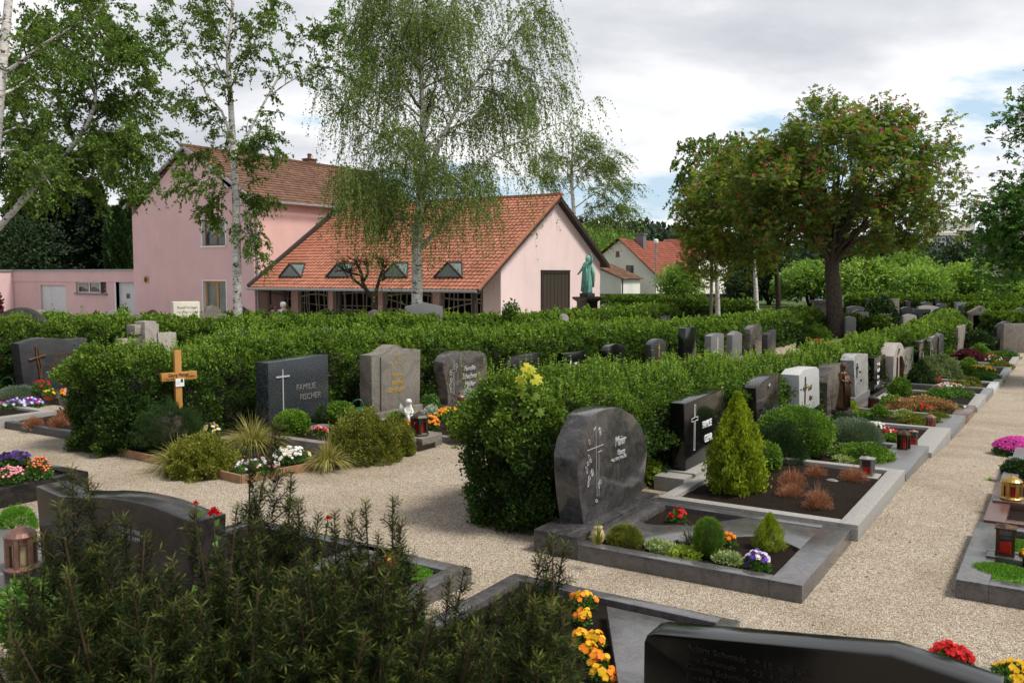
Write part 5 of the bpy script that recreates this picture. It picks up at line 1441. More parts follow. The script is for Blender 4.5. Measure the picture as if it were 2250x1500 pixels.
def flowers(name, label, px, py, wpx, hpx, petals, n=40, fs=.05, dz=.08, seed=1, green=L_GREEN, leaf=.035, back=.5, group=None, cat='flowers', gc=1.0, stalk=.03, ry=None):
    rng = np.random.default_rng(seed * 17 + int(px)); p = at(px, py, dz); rx = wpx / ppm(p) / 2; p = toward(p, rx * back); rx = wpx / ppm(p) / 2; h = max(.05, hpx / ppm(p) * .8); ry = ry or rx
    fs = max(fs * .9, 2.8 / ppm(p))
    root = thing(name, label, cat, tuple(p), 0, group); leaf = max(leaf, 2.2 / ppm(p)); m_ = int(gc * 2.6 * math.pi * rx * (ry + h) / (.27 * leaf ** 2)); m_ = min(m_, 7000)
    d = unit(rng.normal(size=(m_, 3))); d[:, 2] = np.abs(d[:, 2]); P = d * np.array([rx, ry, h]) * (.35 + .6 * rng.random((m_, 1)) ** .5)
    V, Q, t = leaf_arrays(P, d * .5 + rng.normal(0, .55, d.shape) + np.array([0, 0, .4]), leaf * rng.uniform(.6, 1.3, m_), T_LEAF, np.clip(rng.normal(.45, .2, m_), 0, 1), rng=rng)
    leaf_obj('leaves', [(V, Q, t, 0)], green, root)
    for gi, (pm_, share) in enumerate(petals):
        k = max(1, int(n * share)); a = rng.random(k) * 6.28; r_ = rng.random(k) ** .5; cl = rng.normal(0, .25, 2)
        x = np.cos(a) * r_ * rx * .95; y = np.sin(a) * r_ * ry * .95; z = h * np.sqrt(np.clip(1 - r_ ** 2 * .8, 0, 1)) + stalk * rng.random(k)
        P = np.stack([x, y, z], 1); out = np.stack([np.cos(a) * r_ * .8, np.sin(a) * r_ * .8, np.full(k, .75)], 1)
        out = out - np.array([p.x, p.y, 0]) / (np.linalg.norm([p.x, p.y]) + 1e-6) * .45
        parts = []
        for lay, sc in ((0, 1.0), (.008, .72)):
            V, Q, t = leaf_arrays(P + unit(out) * lay, out + rng.normal(0, .25, out.shape), fs * sc * rng.uniform(.8, 1.2, k), T_FLOWER, np.clip(rng.normal(.35 + .4 * (lay > 0), .2, k), 0, 1), rng=rng); parts.append((V, Q, t, 0))
        leaf_obj('blossoms', parts, pm_, root)
    return root


def lantern(label, px, py, hpx, mat, kind='square', dz=.1, wk=.5, group=None, pos=None, base=None, glass=None, name='grave_lantern'):
    p = Vector(pos) if pos is not None else at(px, py, dz); h = hpx / ppm(p); w_ = h * wk / 2
    r = thing(name, label, 'grave lantern', tuple(p), 0, group); glass = glass or REDG; bz = 0
    if base is not None:
        m = MB(); m.box(-w_ * 1.9, w_ * 1.9, -w_ * 1.9, w_ * 1.9, -.06, h * .08); m.build('base_plate', base, r, bevel=.004); bz = h * .08
    if kind == 'square':
        m = MB(); m.box(-w_ * 1.05, w_ * 1.05, -w_ * 1.05, w_ * 1.05, bz, bz + h * .07)
        for sx in (-1, 1):
            for sy in (-1, 1): m.box(sx * w_ - .17 * w_ * (1 + sx), sx * w_ + .17 * w_ * (1 - sx), sy * w_ - .17 * w_ * (1 + sy), sy * w_ + .17 * w_ * (1 - sy), bz + h * .07, h * .88)
        m.build('frame', mat, r)
        m = MB(); m.box(-w_ * 1.15, w_ * 1.15, -w_ * 1.15, w_ * 1.15, h * .88, h * .93); m.lathe([(w_ * 1.2, h * .93), (w_ * .5, h * 1.0), (w_ * .1, h * 1.02)], 4); m.build('lid', mat, r)
        m = MB(); m.box(-w_ * .6, w_ * .6, -w_ * .6, w_ * .6, bz + h * .07, h * .52); m.build('candle', glass, r, bevel=.003)
        m = MB(); m.box(-w_ * .9, w_ * .9, -w_ * .9, w_ * .9, h * .56, h * .87); m.build('glass', GLASS, r)
    else:
        n = 6 if kind == 'hex' else 16
        m = MB(); m.lathe([(w_ * 1.25, bz), (w_ * 1.3, bz + h * .05), (w_ * 1.0, bz + h * .12)], n); m.build('foot', mat, r)
        m = MB(); m.lathe([(w_ * .62, bz + h * .12), (w_ * .62, h * .56)], n); m.build('candle', glass, r)
        m = MB()
        for k in range(6):
            a = k * math.pi / 3 + .2; m.tube([(w_ * .95 * math.cos(a), w_ * .95 * math.sin(a), bz + h * .1), (w_ * .95 * math.cos(a), w_ * .95 * math.sin(a), h * .75)], w_ * .24, 5)
        m.lathe([(w_ * .98, h * .6), (w_ * .98, h * .74)], n)
        m.build('frame', mat, r)
        m = MB(); m.lathe([(w_ * 1.15, h * .72), (w_ * 1.2, h * .77), (w_ * .95, h * .85), (w_ * .4, h * .93), (w_ * .15, h * .97), (w_ * .12, h)], n); m.build('lid', mat, r, smooth=False)
    return r


def watering_can(label, px, py, hpx, dz=.02):
    p = at(px, py, dz); h = hpx / ppm(p); r = thing('watering_can', label, 'watering can', tuple(p), R(40)); 
    m = MB(); m.lathe([(h * .3, 0), (h * .31, h * .05), (h * .29, h * .55), (h * .22, h * .62), (h * .2, h * .6)], 18); m.build('body', PLASTIC_G, r, smooth=True)
    m = MB(); m.tube(smooth([(h * .26, 0, h * .12), (h * .5, 0, h * .4), (h * .62, 0, h * .75)], 8), [h * .06] * 4 + [h * .04] * 5, 8); m.build('spout', PLASTIC_G, r, smooth=True)
    m = MB(); m.tube(smooth([(-h * .28, 0, h * .15), (-h * .5, 0, h * .5), (-h * .3, 0, h * .95), (h * .05, 0, h * .98), (h * .18, 0, h * .6)], 16), h * .035, 7); m.build('handle', PLASTIC_G, r, smooth=True); return r
# ------------------------------------------------------------------ helpers bound to one stone face
def face_pts(root, X, pts):
    return [((q := on_x(x, y, X)).y - root.location.y, q.z - root.location.z) for x, y in pts]


def txt(root, X, s, px, py, hpx, mat, shear=0, name='lettering', sx=1.0, bold=.0, depth_=.004):
    q = on_x(px, py, X); return text_obj(s, hpx / ppm(q) * 1.42, mat, root, q.y - root.location.y, q.z - root.location.z, -.003, name, shear, depth_, 'LEFT', sx, bold)


def fx(root, X, px, py):
    q = on_x(px, py, X); return q.y - root.location.y, q.z - root.location.z


def ring(m, x, z, rx, rz_, y, r=.004, n=10, tilt=0):
    c, s_ = math.cos(tilt), math.sin(tilt)
    m.tube([(x + c * rx * math.cos(a) - s_ * rz_ * math.sin(a), y, z + s_ * rx * math.cos(a) + c * rz_ * math.sin(a)) for a in np.linspace(0, 6.2832, n + 1)], r, 4)


GR_A = 'headstones of the nearest row along the gravel path'
# ============ row A, nearest row right of the middle
X = -3.55
r = stone_thing('brown grey polished headstone with engraved rose cross, nearest in its row', (X, on_x(1347, 1100, X).y, 0), R(90), GR_A)
o = face_pts(r, X, [(1283, 1157), (1409, 1090), (1418, 1040), (1422, 1000), (1421, 968), (1410, 938), (1392, 912), (1368, 897), (1352, 894), (1330, 898), (1310, 906), (1299, 915), (1288, 940), (1276, 970), (1270, 1000), (1270, 1040), (1274, 1090)])
slab(r, o, .24, G_MAIER, bevel=.012)
a = on_x(1232, 1155, -3.35); m = MB(); m.box(-.95, .8, -.13, .3, -.1, .2); m.build('plinth', G_MAIER, r, bevel=.01)
txt(r, X, 'Maier', 1350, 981, 21, SILVER, .35, sx=.8); txt(r, X, 'Georg', 1356, 1000, 12, SILVER, .3, sx=.85); txt(r, X, '* 4. 2. 1919  † 4. 6. 2012', 1342, 1016, 6.5, SILVER, .2, sx=.85)
m = MB(); p = lambda x, y: (fx(r, X, x, y)[0], -.004, fx(r, X, x, y)[1])
for a, b in (((1311, 1090), (1308, 938)), ((1315, 995), (1315, 1088)), ((1289, 990), (1325, 976)), ((1313, 993), (1322, 989)), ((1304, 945), (1309, 937))): m.tube([p(*a), p(*b)], .0036, 4)
for (x, y, w_, h_, t) in ((1317, 947, 5, 9, .1), (1317, 945, 3, 5, 0), (1294, 971, 3, 6, .3), (1300, 1038, 6, 8, 0), (1300, 1038, 3, 4, 0), (1294, 1006, 3, 9, .4), (1291, 1018, 5, 4, .2), (1288, 1032, 3, 8, .3), (1294, 1050, 5, 4, .3), (1292, 1062, 3, 8, -.3), (1297, 1012, 4, 4, 0), (1318, 1058, 4, 4, 0), (1315, 1066, 3, 7, .3), (1310, 1100, 5, 3, 0)):
    q = p(x, y); k = ppm(on_x(x, y, X)); ring(m, q[0], q[2], w_ / k, h_ / k, -.004, .003, tilt=t)
m.build('rose_cross_engraving', SILVER, r)
# its bed
r = border('dark grey polished grave surround with swept slab, nearest bed on the right', -3.42, -1.57, 6.47, 8.2, G_MKERB, .135, .13, .24)
Z4 = lambda x, y: at(1200 + x / 3.061, 840 + y / 3.061, .12)
pl = [(575, 885), (610, 935), (680, 956), (780, 963), (900, 962), (1010, 953), (1130, 943), (1260, 926), (1360, 910), (1900, 985), (1745, 1147), (1700, 1118), (1600, 1075), (1500, 1050), (1400, 1038), (1250, 1042), (1000, 1064), (850, 1080), (650, 1077), (520, 1040), (430, 985)]
pp = [Z4(*q) for q in pl]; m = MB(); m.prism_z([(q.x - r.location.x, q.y - r.location.y) for q in pp][::-1],   .04, .128); m.build('slab', G_MKERB, r, bevel=.005)

X = -3.60
r, w, h = row_stone('glossy black headstone with outlined cross on a light granite base behind the yellow cone shrub', 1505, 1592, 868, X, GR_A)
o = face_pts(r, X, [(1507, 1034), (1590, 990), (1590, 853), (1503, 886)]); z0 = o[0][1]
slab(r, o, .17, G_BLACK, bevel=.02)
m = MB(); m.box(o[0][0] - .06, o[1][0] + .12, -.14, .26, -.1, z0 - .005); m.build('plinth', G_LIGHT, r, bevel=.006)
m = MB(); m.box(o[0][0] - .32, o[0][0] - .06, -.1, .25, -.1, .16); m.build('step', G_LIGHT, r, bevel=.006)
x, z = fx(r, X, 1525, 988); x2, z2 = fx(r, X, 1526, 889); latin_cross(r, x, z, z2 - z, .2, WHITEP, -.004, .018, outline=True)
txt(r, X, 'FAMILIE', 1543, 941, 15, WHITEP, .0, sx=.8, bold=.0015); txt(r, X, 'GEHR', 1547, 972, 16, WHITEP, .0, sx=.85, bold=.0015)
border('light granite grave surround with bare soil and five dry heathers', -3.45, -1.53, 8.27, 10.93, G_LIGHT, .15, .13, .17, level=.05)

X = -3.62
r, w, h = row_stone('dark brown round topped headstone with engraved bird behind the clipped ball', 1660, 1713, 831, X, GR_A)
o = face_pts(r, X, [(1664, 948), (1713, 915), (1713, 822), (1700, 823), (1690, 828), (1676, 838), (1661, 853)]); slab(r, o, .2, G_DARKV, bevel=.012); plinth(r, w + .25, .34, .14, G_DARKV)
txt(r, X, 'PETER WANGER', 1663, 890, 10, DGREY, 0, sx=.6); txt(r, X, '*17.5.1926', 1668, 905, 6, DIMP, .2, sx=.7)
m = MB(); x, z = fx(r, X, 1690, 848); m.tube([(x - .07, -.004, z + .02), (x - .02, -.004, z), (x + .02, -.004, z + .03), (x + .06, -.004, z - .02)], .012, 5); m.tube([(x - .02, -.004, z), (x - .01, -.004, z - .05)], .01, 5); m.build('engraved_bird', GREYP, r)
border('dark polished grave surround with broad mirror like front slab and stone lantern', -3.45, -1.53, 11.0, 12.95, G_GREY, .13, .12, .42, level=.04)

X = -3.62
r, w, h = row_stone('whitish granite headstone with cut shoulders and slim bronze cross', 1757, 1801, 806, X, GR_A)
o = face_pts(r, X, [(1757, 920), (1801, 888), (1800, 812), (1795, 806), (1766, 812), (1756, 824)]); slab(r, o, .3, G_WHITE, bevel=.012); plinth(r, w + .2, .4, .12, G_WHITE)
x, z = fx(r, X, 1767, 905); x2, z2 = fx(r, X, 1768, 828); latin_cross(r, x, z, z2 - z, .24, BROWNP, -.004, .017)
txt(r, X, 'Leidl', 1775, 858, 11, BROWNP, .2, sx=1.05, bold=.0015); txt(r, X, 'Max', 1777, 880, 11, BROWNP, .2, sx=1.1, bold=.0015)
border('light granite grave surround with red lamp and white blossoms', -3.45, -1.5, 13.02, 15.3, G_LIGHT, .14, .13, .3)

X = -3.62
r, w, h = row_stone('brown veined headstone behind the standing bronze figure', 1818, 1863, 800, X, GR_A)
o = face_pts(r, X, [(1818, 925), (1863, 890), (1862, 797), (1835, 800), (1826, 806), (1822, 820), (1818, 840)]); slab(r, o, .22, G_PARA, bevel=.014); plinth(r, w + .2, .34, .12, G_PARA)
border('grey polished grave surround with reddish lantern on its front slab', -3.45, -1.5, 15.38, 17.6, G_GREY, .13, .13, .34)
b = at(1850, 912, .25); s_ = thing('bronze_statue', 'dark bronze robed figure standing on a block before the brown veined headstone', 'statue', tuple(b), R(70))
hh = (912 - 806) / ppm(b); m = MB(); m.box(-.13, .13, -.12, .12, -.4, .1); m.build('block', G_DARKV, s_, bevel=.01); 
robed_statue(s_, hh * .95, BRONZE, False)
for c_ in s_.children:
    if not c_.name.startswith('block'): c_.location.z += .1

X = -3.62
r, w, h = row_stone('tall grey marble headstone with dark foot and engraved cross', 1878, 1908, 778, X, GR_A)
o = face_pts(r, X, [(1880, 890), (1908, 862), (1907, 777), (1884, 777), (1879, 783), (1876, 792)]); slab(r, o, .26, G_MARB, bevel=.012); plinth(r, w + .2, .4, .25, G_GREY)
x, z = fx(r, X, 1881, 830); latin_cross(r, x + .04, z, .3, .16, G_BLACK, -.004, .02); txt(r, X, 'Kunz', 1888, 820, 6, G_BLACK, .2); txt(r, X, 'Maria', 1890, 838, 5, G_BLACK, .2)
border('red speckled grave surround with mixed bedding plants', -3.45, -1.5, 17.68, 19.6, G_RED, .13, .13, .28)
X = -3.62
r, w, h = row_stone('narrow black headstone with rows of white script', 1923, 1946, 778, X, GR_A)
o = face_pts(r, X, [(1921, 862), (1946, 845), (1946, 778), (1921, 786)]); slab(r, o, .16, G_BLACK, bevel=.012); plinth(r, w + .2, .3, .12, G_ANTH)
for k, (a, b) in enumerate((('Familie', 805), ('Reindl', 818), ('Anna', 832), ('Josef', 845))): txt(r, X, a, 1927, b, 8, WHITEP, .25)
border('light granite grave surround with pink and white flowers', -3.45, -1.48, 19.72, 22.0, G_LIGHT, .14, .13, .2)
r, w, h = row_stone('pale arched headstone with bronze rim, beside a dark green stone', 1968, 1986, 753, X, GR_A)
slab(r, arch_top(w * 1.3, h, .28), .34, G_STRIPE, bevel=.012); plinth(r, w * 1.5, .4, .12, G_STRIPE)
m = MB(); m.tube([(-w * .3, -.01, .2), (-w * .3, -.01, h - .35), (-w * .1, -.01, h - .15)], .03, 5); m.tube([(w * .1, -.03, .3), (w * .12, -.05, h * .5), (w * .05, -.03, h * .7)], [.05, .07, .04], 6); m.build('bronze_ornament', BRONZE, r)
border('grey grave surround with clipped shrub and pansies, further along the path', -3.45, -1.48, 22.15, 24.1, G_GREY, .13, .13, .2)
r, w, h = row_stone('short dark greenish headstone right of the pale arched one', 1990, 2006, 766, X, GR_A); slab(r, rect(w * 1.2, h), .16, G_OLD, bevel=.01); plinth(r, w * 1.4, .3, .1, G_OLD)
border('white edged grave surround with a band of yellow flowers', -3.45, -1.48, 24.2, 26.2, G_WHITE, .14, .12, .2)
r, w, h = row_stone('black headstone with light sloping top, third from the far end group', 2024, 2034, 748, X, GR_A); slab(r, rect(w * 1.6, h), .2, G_BLACK, bevel=.01); plinth(r, w * 1.8, .34, .1, G_ANTH)
latin_cross(r, 0, h * .3, h * .4, .15, WHITEP, -.004, .02)
border('grey grave surround with red geraniums', -3.45, -1.48, 26.4, 29.0, G_LIGHT, .14, .13, .2)
r, w, h = row_stone('mauve rounded headstone with shining top edge', 2047, 2062, 738, X, GR_A); slab(r, arch_top(w * 1.2, h, .1), .2, G_PARA, bevel=.012); plinth(r, w * 1.4, .34, .1, G_PARA)
border('grey grave surround before the mauve rounded headstone', -3.45, -1.48, 29.2, 32.0, G_GREY, .13, .13, .2)
r, w, h = row_stone('small dark headstone with bright rounded top just beyond the mauve one', 2064, 2072, 733, X, GR_A); slab(r, arch_top(w * 1.8, h, .12), .2, G_ANTH, bevel=.012)
r, w, h = row_stone('weathered narrow headstone near the gabled niche stone', 2109, 2119, 716, X, GR_A); slab(r, rect(w * 1.5, h), .2, G_OLD, bevel=.012)
r, w, h = row_stone('black narrow headstone touching the gabled niche stone', 2126, 2134, 712, X, GR_A); slab(r, rect(w * 1.6, h), .2, G_BLACK, bevel=.012)
border('far grave surround planted with violet and white pansies', -3.45, -1.48, 33.5, 37, G_LIGHT, .14, .13, .2)
# gabled niche monument
D = 46; b = on_d(2150, 730, D); g = gz(45); r = thing('niche_monument', 'grey gabled stone monument with dark niche at the end of the row', 'monument', (b.x, b.y, g), HEAD - R(12))
s_ = D / F; zt = 2.4 - 70 * s_ - g; q = lambda py: 2.4 - (py - 601) * s_ - g; wd = 41 * s_
m = MB(); m.prism_y([(-wd / 2, q(692)), (wd / 2, q(692)), (wd / 2 + .06, q(686)), (wd * .42, q(684)), (.02, zt), (-wd / 2 - .06, q(686))], -.3, .3); m.build('gable', G_OLD, r, bevel=.015)
m = MB(); m.box(wd * .14, wd / 2 - .03, -.26, .26, -.1, q(692)); m.box(-wd / 2 + .03, -wd * .36, -.26, .26, -.1, q(692)); m.build('pillars', G_OLD, r, bevel=.015)
m = MB(); m.box(-wd * .36, wd * .14, .1, .24, -.1, q(692)); m.build('niche_back', G_BLACK, r); latin_cross(r, -.03, q(682), .14, .09, G_BLACK, -.3, .012)

# ============ row B
GR_B = 'headstones of the second row behind the gravel walk'
X = -9.75
r, w, h = row_stone('wide blue grey speckled headstone with slim light cross, Family lettering in metal', 590, 721, 788, X, GR_B); r['label'] = 'wide rectangular blue grey speckled headstone with thin cross, right of the wooden cross'
o = face_pts(r, X, [(591, 935), (722, 905), (721, 779), (589, 797)]); slab(r, o, .26, G_BLUE, bevel=.01); plinth(r, w + .2, .4, .1, G_BLUE)
x, z = fx(r, X, 622, 905); x2, z2 = fx(r, X, 622, 811); m = MB(); m.box(x - .008, x + .008, -.014, .002, z, z2); za = z2 - (z2 - z) * .17; m.box(x - .13, x + .13, -.017, .002, za - .01, za + .012); m.build('cross', SILVER, r)
txt(r, X, 'FAMILIE', 650, 858, 13, TIN, .12, sx=.95); txt(r, X, 'FISCHER', 658, 879, 13, TIN, .12, sx=.95)
X = -9.6
r, w, h = row_stone('weathered brown stone headstone with pointed crown and gold lettering', 821, 926, 770, X, GR_B)
o = face_pts(r, X, [(821, 913), (925, 893), (926, 850), (927, 768), (905, 766), (893, 768), (885, 763), (876, 758), (868, 758), (858, 764), (848, 773), (836, 778), (819, 781)]); slab(r, o, .26, G_OLD, bevel=.012, y0=.03)
o2 = face_pts(r, X, [(838, 905), (908, 892), (908, 776), (890, 776), (874, 763), (860, 775), (838, 785)]); m = MB(); m.prism_y(o2, .0, .032); m.build('panel', G_OLD, r, bevel=.008)
plinth(r, w + .1, .42, .14, G_OLD, bevel=.02)
txt(r, X, 'A  +  Ω', 856, 803, 9, GOLD, 0); txt(r, X, 'IHS', 868, 785, 6, GOLD); txt(r, X, 'Familie', 861, 829, 9, GOLD, .3); txt(r, X, 'Barthel', 860, 846, 10, GOLD, .3); txt(r, X, 'Ganzmann', 851, 864, 12, GOLD, .3, sx=.8)
X = -9.6
r, w, h = row_stone('brown veined two part headstone with rose cross, split at the top, behind orange flowers', 974, 1073, 771, X, GR_B)
oL = face_pts(r, X, [(984, 893), (1008, 888), (1009, 771), (998, 773), (982, 782), (974, 795), (973, 815), (980, 840), (984, 865)]); oR = face_pts(r, X, [(1010, 888), (1070, 876), (1072, 850), (1073, 795), (1070, 780), (1060, 772), (1040, 771), (1011, 775)])
slab(r, oL, .22, G_PARA, bevel=.012); slab(r, oR, .22, G_PARA, bevel=.012, name='stone', y0=.02); plinth(r, w + .2, .36, .12, G_ANTH)
x, z = fx(r, X, 997, 866); latin_cross(r, x, z, fx(r, X, 997, 790)[1] - z, .2, SILVER, -.003, .02, outline=True)
m = MB()
for (a, b, c, d, t) in ((990, 820, 3, 5, .3), (991, 835, 3, 6, -.3), (989, 848, 3, 5, .2), (1003, 803, 3, 5, .3), (991, 858, 3, 5, .3)):
    q = fx(r, X, a, b); k = ppm(on_x(a, b, X)); ring(m, q[0], q[1], c / k, d / k, -.003, .005, tilt=t)
m.build('rose_engraving', SILVER, r)
txt(r, X, 'Familie', 1019, 815, 11, SILVER, .35); txt(r, X, 'Schachner', 1016, 833, 11, SILVER, .35, sx=.85); txt(r, X, 'Müller', 1020, 850, 11, SILVER, .35)
X = -9.8
for (lab, a, b, t, mat, shp, extra) in [('dark headstone with one curved shoulder above the near hedge', 1125, 1184, 778, G_DARKV, 'wave', None), ('black headstone with white four pointed cross, above the near hedge', 1243, 1288, 773, G_BLACK, 'rect', 'star'), ('black round topped headstone half hidden by hedge shoots', 1332, 1374, 755, G_BLACK, 'arch', None), ('dark round topped headstone with gold cross in the second row', 1432, 1463, 744, G_ANTH, 'arch', 'gold'),
                                        ('plain dark upright headstone block on brown base', 1506, 1530, 719, G_BLACK, 'rect', None), ('light grey headstone with white lettering in the second row', 1563, 1591, 732, G_GREY, 'arch2', 'white'), ('small blue grey headstone with pointed top', 1610, 1631, 727, G_GREY, 'gable', None), ('brown arched headstone with bronze ornament in the second row', 1649, 1675, 712, G_PARA, 'arch', 'bronze'), ('blue grey headstone with slanted top, right of the brown arched one', 1687, 1705, 725, G_ANTH, 'slant', None)]:
    Xs = X + (0 if a < 1480 else 1.2)
    r, w, h = row_stone(lab, a, b, t, Xs, GR_B); h = max(h, .8)
    o = {'rect': rect(w, h), 'arch': arch_top(w, h, .14), 'arch2': arch_top(w, h, .05), 'gable': [(-w / 2, 0), (w / 2, 0), (w / 2, h - .1), (0, h), (-w / 2, h - .1)], 'slant': [(-w / 2, 0), (w / 2, 0), (w / 2, h), (-w / 2, h - .12)], 'wave': [(-w / 2, 0), (w / 2, 0), (w / 2, h), (w * .1, h - .01), (-w * .2, h - .03), (-w * .38, h - .1), (-w / 2, h - .2)]}[shp]
    slab(r, o, .2, mat, bevel=.012); plinth(r, w + .2, .34, .1, mat)
    if extra == 'star':
        latin_cross(r, -w * .28, h - .7, .55, .2, WHITEP, -.004, .03, flare=1); txt(r, Xs, 'FAMILIE', 1262, 802, 6, WHITEP, sx=.7); txt(r, Xs, 'WEISEL', 1263, 815, 6, WHITEP, sx=.8)
    if extra == 'gold': latin_cross(r, 0, h - .5, .36, .12, GOLD, -.004, .02); text_obj('Familie', .15, GOLD, r, -w * .28, h - .68, -.003, sx=.8); text_obj('Erl', .15, GOLD, r, -w * .15, h - .84, -.003)
    if extra == 'white': m = MB(); m.box(-.015, .015, -.008, .002, .3, h - .12); m.build('engraved_line', WHITEP, r); text_obj('Familie Lang', .15, WHITEP, r, -w * .4, h - .6, -.003, sx=.7)
    if extra == 'bronze': m = MB(); m.tube([(-w * .2, -.01, .25), (-w * .18, -.03, .5), (-w * .2, -.01, .75)], [.03, .05, .02], 6); m.build('bronze_ornament', BRONZE, r); text_obj('Huber', .14, BRONZE_L, r, 0, h - .5, -.003, sx=.7)
p = at(1572, 790, 0); r = stone_thing('small upright yellow sandstone block next to the light grey headstone', (p.x, p.y, p.z), R(90), name='sandstone_block'); slab(r, rect(.22, .75), .18, G_SAND, bevel=.015)
# gate like black monument and pale cross stone left of the chestnut trunk
b = at(1757, 748, 0); r = thing('gate_monument', 'black gate shaped monument beside a small stone cross, left of the chestnut trunk', 'monument', tuple(b), R(60)); k = 1 / ppm(b)
m = MB(); m.box(-14 * k, -8 * k, -.12, .12, -.1, 42 * k); m.box(9 * k, 14 * k, -.12, .12, -.1, 42 * k); m.box(-15 * k, 15 * k, -.14, .14, 42 * k, 49 * k); m.build('gate_frame', G_BLACK, r, bevel=.01); m = MB(); m.box(-8 * k, 9 * k, -.02, .04, 20 * k, 24 * k); m.box(-1.5 * k, 1.5 * k, -.025, .045, 6 * k, 36 * k); m.build('cross', BRONZE, r)
b = at(1787, 744, 0); r = thing('headstone', 'mid grey headstone with carved cross immediately left of the chestnut trunk', 'headstone', tuple(b), R(60)); slab(r, rect(24 * k, 48 * k), .2, G_GREY, bevel=.012); latin_cross(r, 0, 14 * k, 26 * k, 14 * k, G_LIGHT, -.004, .03)
b = at(1738, 752, 0); r = thing('stone_cross', 'small weathered stone cross left of the black gate monument', 'cross', tuple(b), R(60)); m = MB(); m.box(-.06, .06, -.05, .05, -.1, 44 * k); m.box(-.22, .22, -.052, .052, 26 * k, 31 * k); m.build('cross', G_OLD, r, bevel=.008)
b = at(1800, 742, 0); r = thing('stone_pillar', 'weathered square stone pillar with flat cap behind the chestnut trunk', 'pillar', tuple(on_d(1803, 735, 48)), R(30)); r.location.z = gz(50); m = MB(); m.box(-.42, .42, -.3, .3, -.1, 1.55); m.build('shaft', G_OLD, r, bevel=.02); m = MB(); m.box(-.55, .55, -.42, .42, 1.55, 1.72); m.build('cap', G_OLD, r, bevel=.02)

# wooden grave cross
b = at(395, 985, 0); X = b.x; r = thing('wooden_cross', 'orange varnished wooden grave cross with a small white card', 'cross', (X, b.y, 0), R(78)); k = 1 / ppm(b)
zt = on_x(393, 769, X).z; za = on_x(391, 826, X).z; m = MB(); m.box(-.046, .046, -.028, .028, -.3, zt); m.build('post', WOOD_O, r, bevel=.004)
m = MB(); m.box(-.24, .26, -.036, .034, za - .055, za + .055); arm = m.build('arm', WOOD_O, r, bevel=.004); text_obj('Georg Menzel', .066, BLACKP, r, -.15, za + .0, -.0365, sx=.75, shear=.2); text_obj('* 12.1.1936', .03, BLACKP, r, -.2, za - .04, -.0365); text_obj('† 3.4.2014', .03, BLACKP, r, .1, za - .02, -.0365)
m = MB(); m.box(-.05, .07, -.041, -.0365, za - .14, za - .03); c = m.build('card', PAPER, r); m = MB(); m.box(.022, .055, -.0425, -.041, za - .085, za - .037); m.build('photo', G_ANTH, c); m = MB(); m.box(-.04, .01, -.0425, -.041, za - .1, za - .095); m.box(-.04, .01, -.0425, -.041, za - .075, za - .07); m.build('print', GREYP, c)

def boards(label, pts, h, t, mat, soilz=None):
    r = thing('grave_edging', label, 'grave border', (pts[0].x, pts[0].y, 0))
    for a, b in zip(pts[:-1], pts[1:]):
        d = b - a; L = d.xy.length; m = MB(); m.obox((a + d / 2) - r.location + Vector((0, 0, h / 2 - .05 - d.z * 0)), (L, t, h + .1), rz=math.atan2(d.y, d.x)); o = m.build('board', mat, r, bevel=.004)
    if soilz:
        m = MB(); q = [p - r.location for p in pts] + [pts[-1] - r.location + Vector((-2.3, .1, 0)), pts[0] - r.location + Vector((-.2, 1.3, 0))]; m.prism_z([(p.x, p.y) for p in q], -.1, soilz); m.build('soil', SOIL, r)
    return r


boards('weathered board edging of the grave with the wooden cross', [at(262, 1000), at(530, 1062), at(768, 1018)], .1, .03, WOOD_K, .06)
border('weathered concrete grave surround with lantern and yellow green shrub, before the gold lettered stone', -9.4, -7.42, 8.45, 9.95, G_OLD, .17, .15, .16, level=.05)
border('low pale grave surround full of orange flowers', -9.3, -7.3, 10.05, 12.1, G_OLD, .09, .12, .14, level=.02)

# ============ row C (behind the second hedge)
GR_C = 'headstones of the third row, beyond the second hedge'
X = -16.6
r, w, h = row_stone('wide anthracite headstone with wavy top and bronze cross at the left edge', 41, 192, 743, X, GR_C)
o = face_pts(r, X, [(55, 862), (192, 853), (191, 742), (170, 744), (150, 746), (125, 744), (100, 742), (80, 743), (62, 748), (41, 755), (46, 800)]); slab(r, o, .28, G_ANTH, bevel=.015); plinth(r, w + .3, .5, .16, G_ANTH)
x, z = fx(r, X, 88, 836); x2, z2 = fx(r, X, 83, 760); m = MB(); m.tube([(x, -.02, z), (x - .01, -.02, z + .2), (x - .05, -.02, z2 - .22), (x - .06, -.02, z2)], [.012, .014, .016, .02], 6); m.tube([(x - .20, -.022, z2 - .25), (x - .05, -.02, z2 - .21), (x + .12, -.02, z2 - .18)], .016, 6); m.tube([(x + .01, -.02, z), (x + .03, -.02, z + .25), (x + .0, -.02, z2 - .22), (x - .02, -.02, z2 - .02)], .010, 6); m.build('bronze_cross', BRONZE_L, r)
txt(r, X, 'FAMILIE', 115, 785, 10, BRONZE_L, 0, sx=.95); txt(r, X, 'LOHMAIER', 108, 807, 11, BRONZE_L, 0, sx=.95)
X = -16.9
r, w, h = row_stone('stepped grey striped stone cross monument rising behind the bushy hedge end', 272, 390, 706, X, GR_C, name='cross_monument')
for (a, b, c, d, y0, th, nm) in ((272, 345, 762, 740, .06, .25, 'block'), (350, 390, 762, 730, .04, .25, 'block'), (312, 336, 770, 705, -.12, .36, 'shaft'), (297, 318, 735, 713, .0, .3, 'arm'), (336, 349, 733, 711, .0, .3, 'arm')):
    (x1, z1), (x2, z2) = fx(r, X, a, c), fx(r, X, b, d); m = MB(); m.box(x1, x2, y0, y0 + th, -.1 if nm in ('block', 'shaft') else z1, z2); m.build(nm, G_STRIPE, r, bevel=.012)
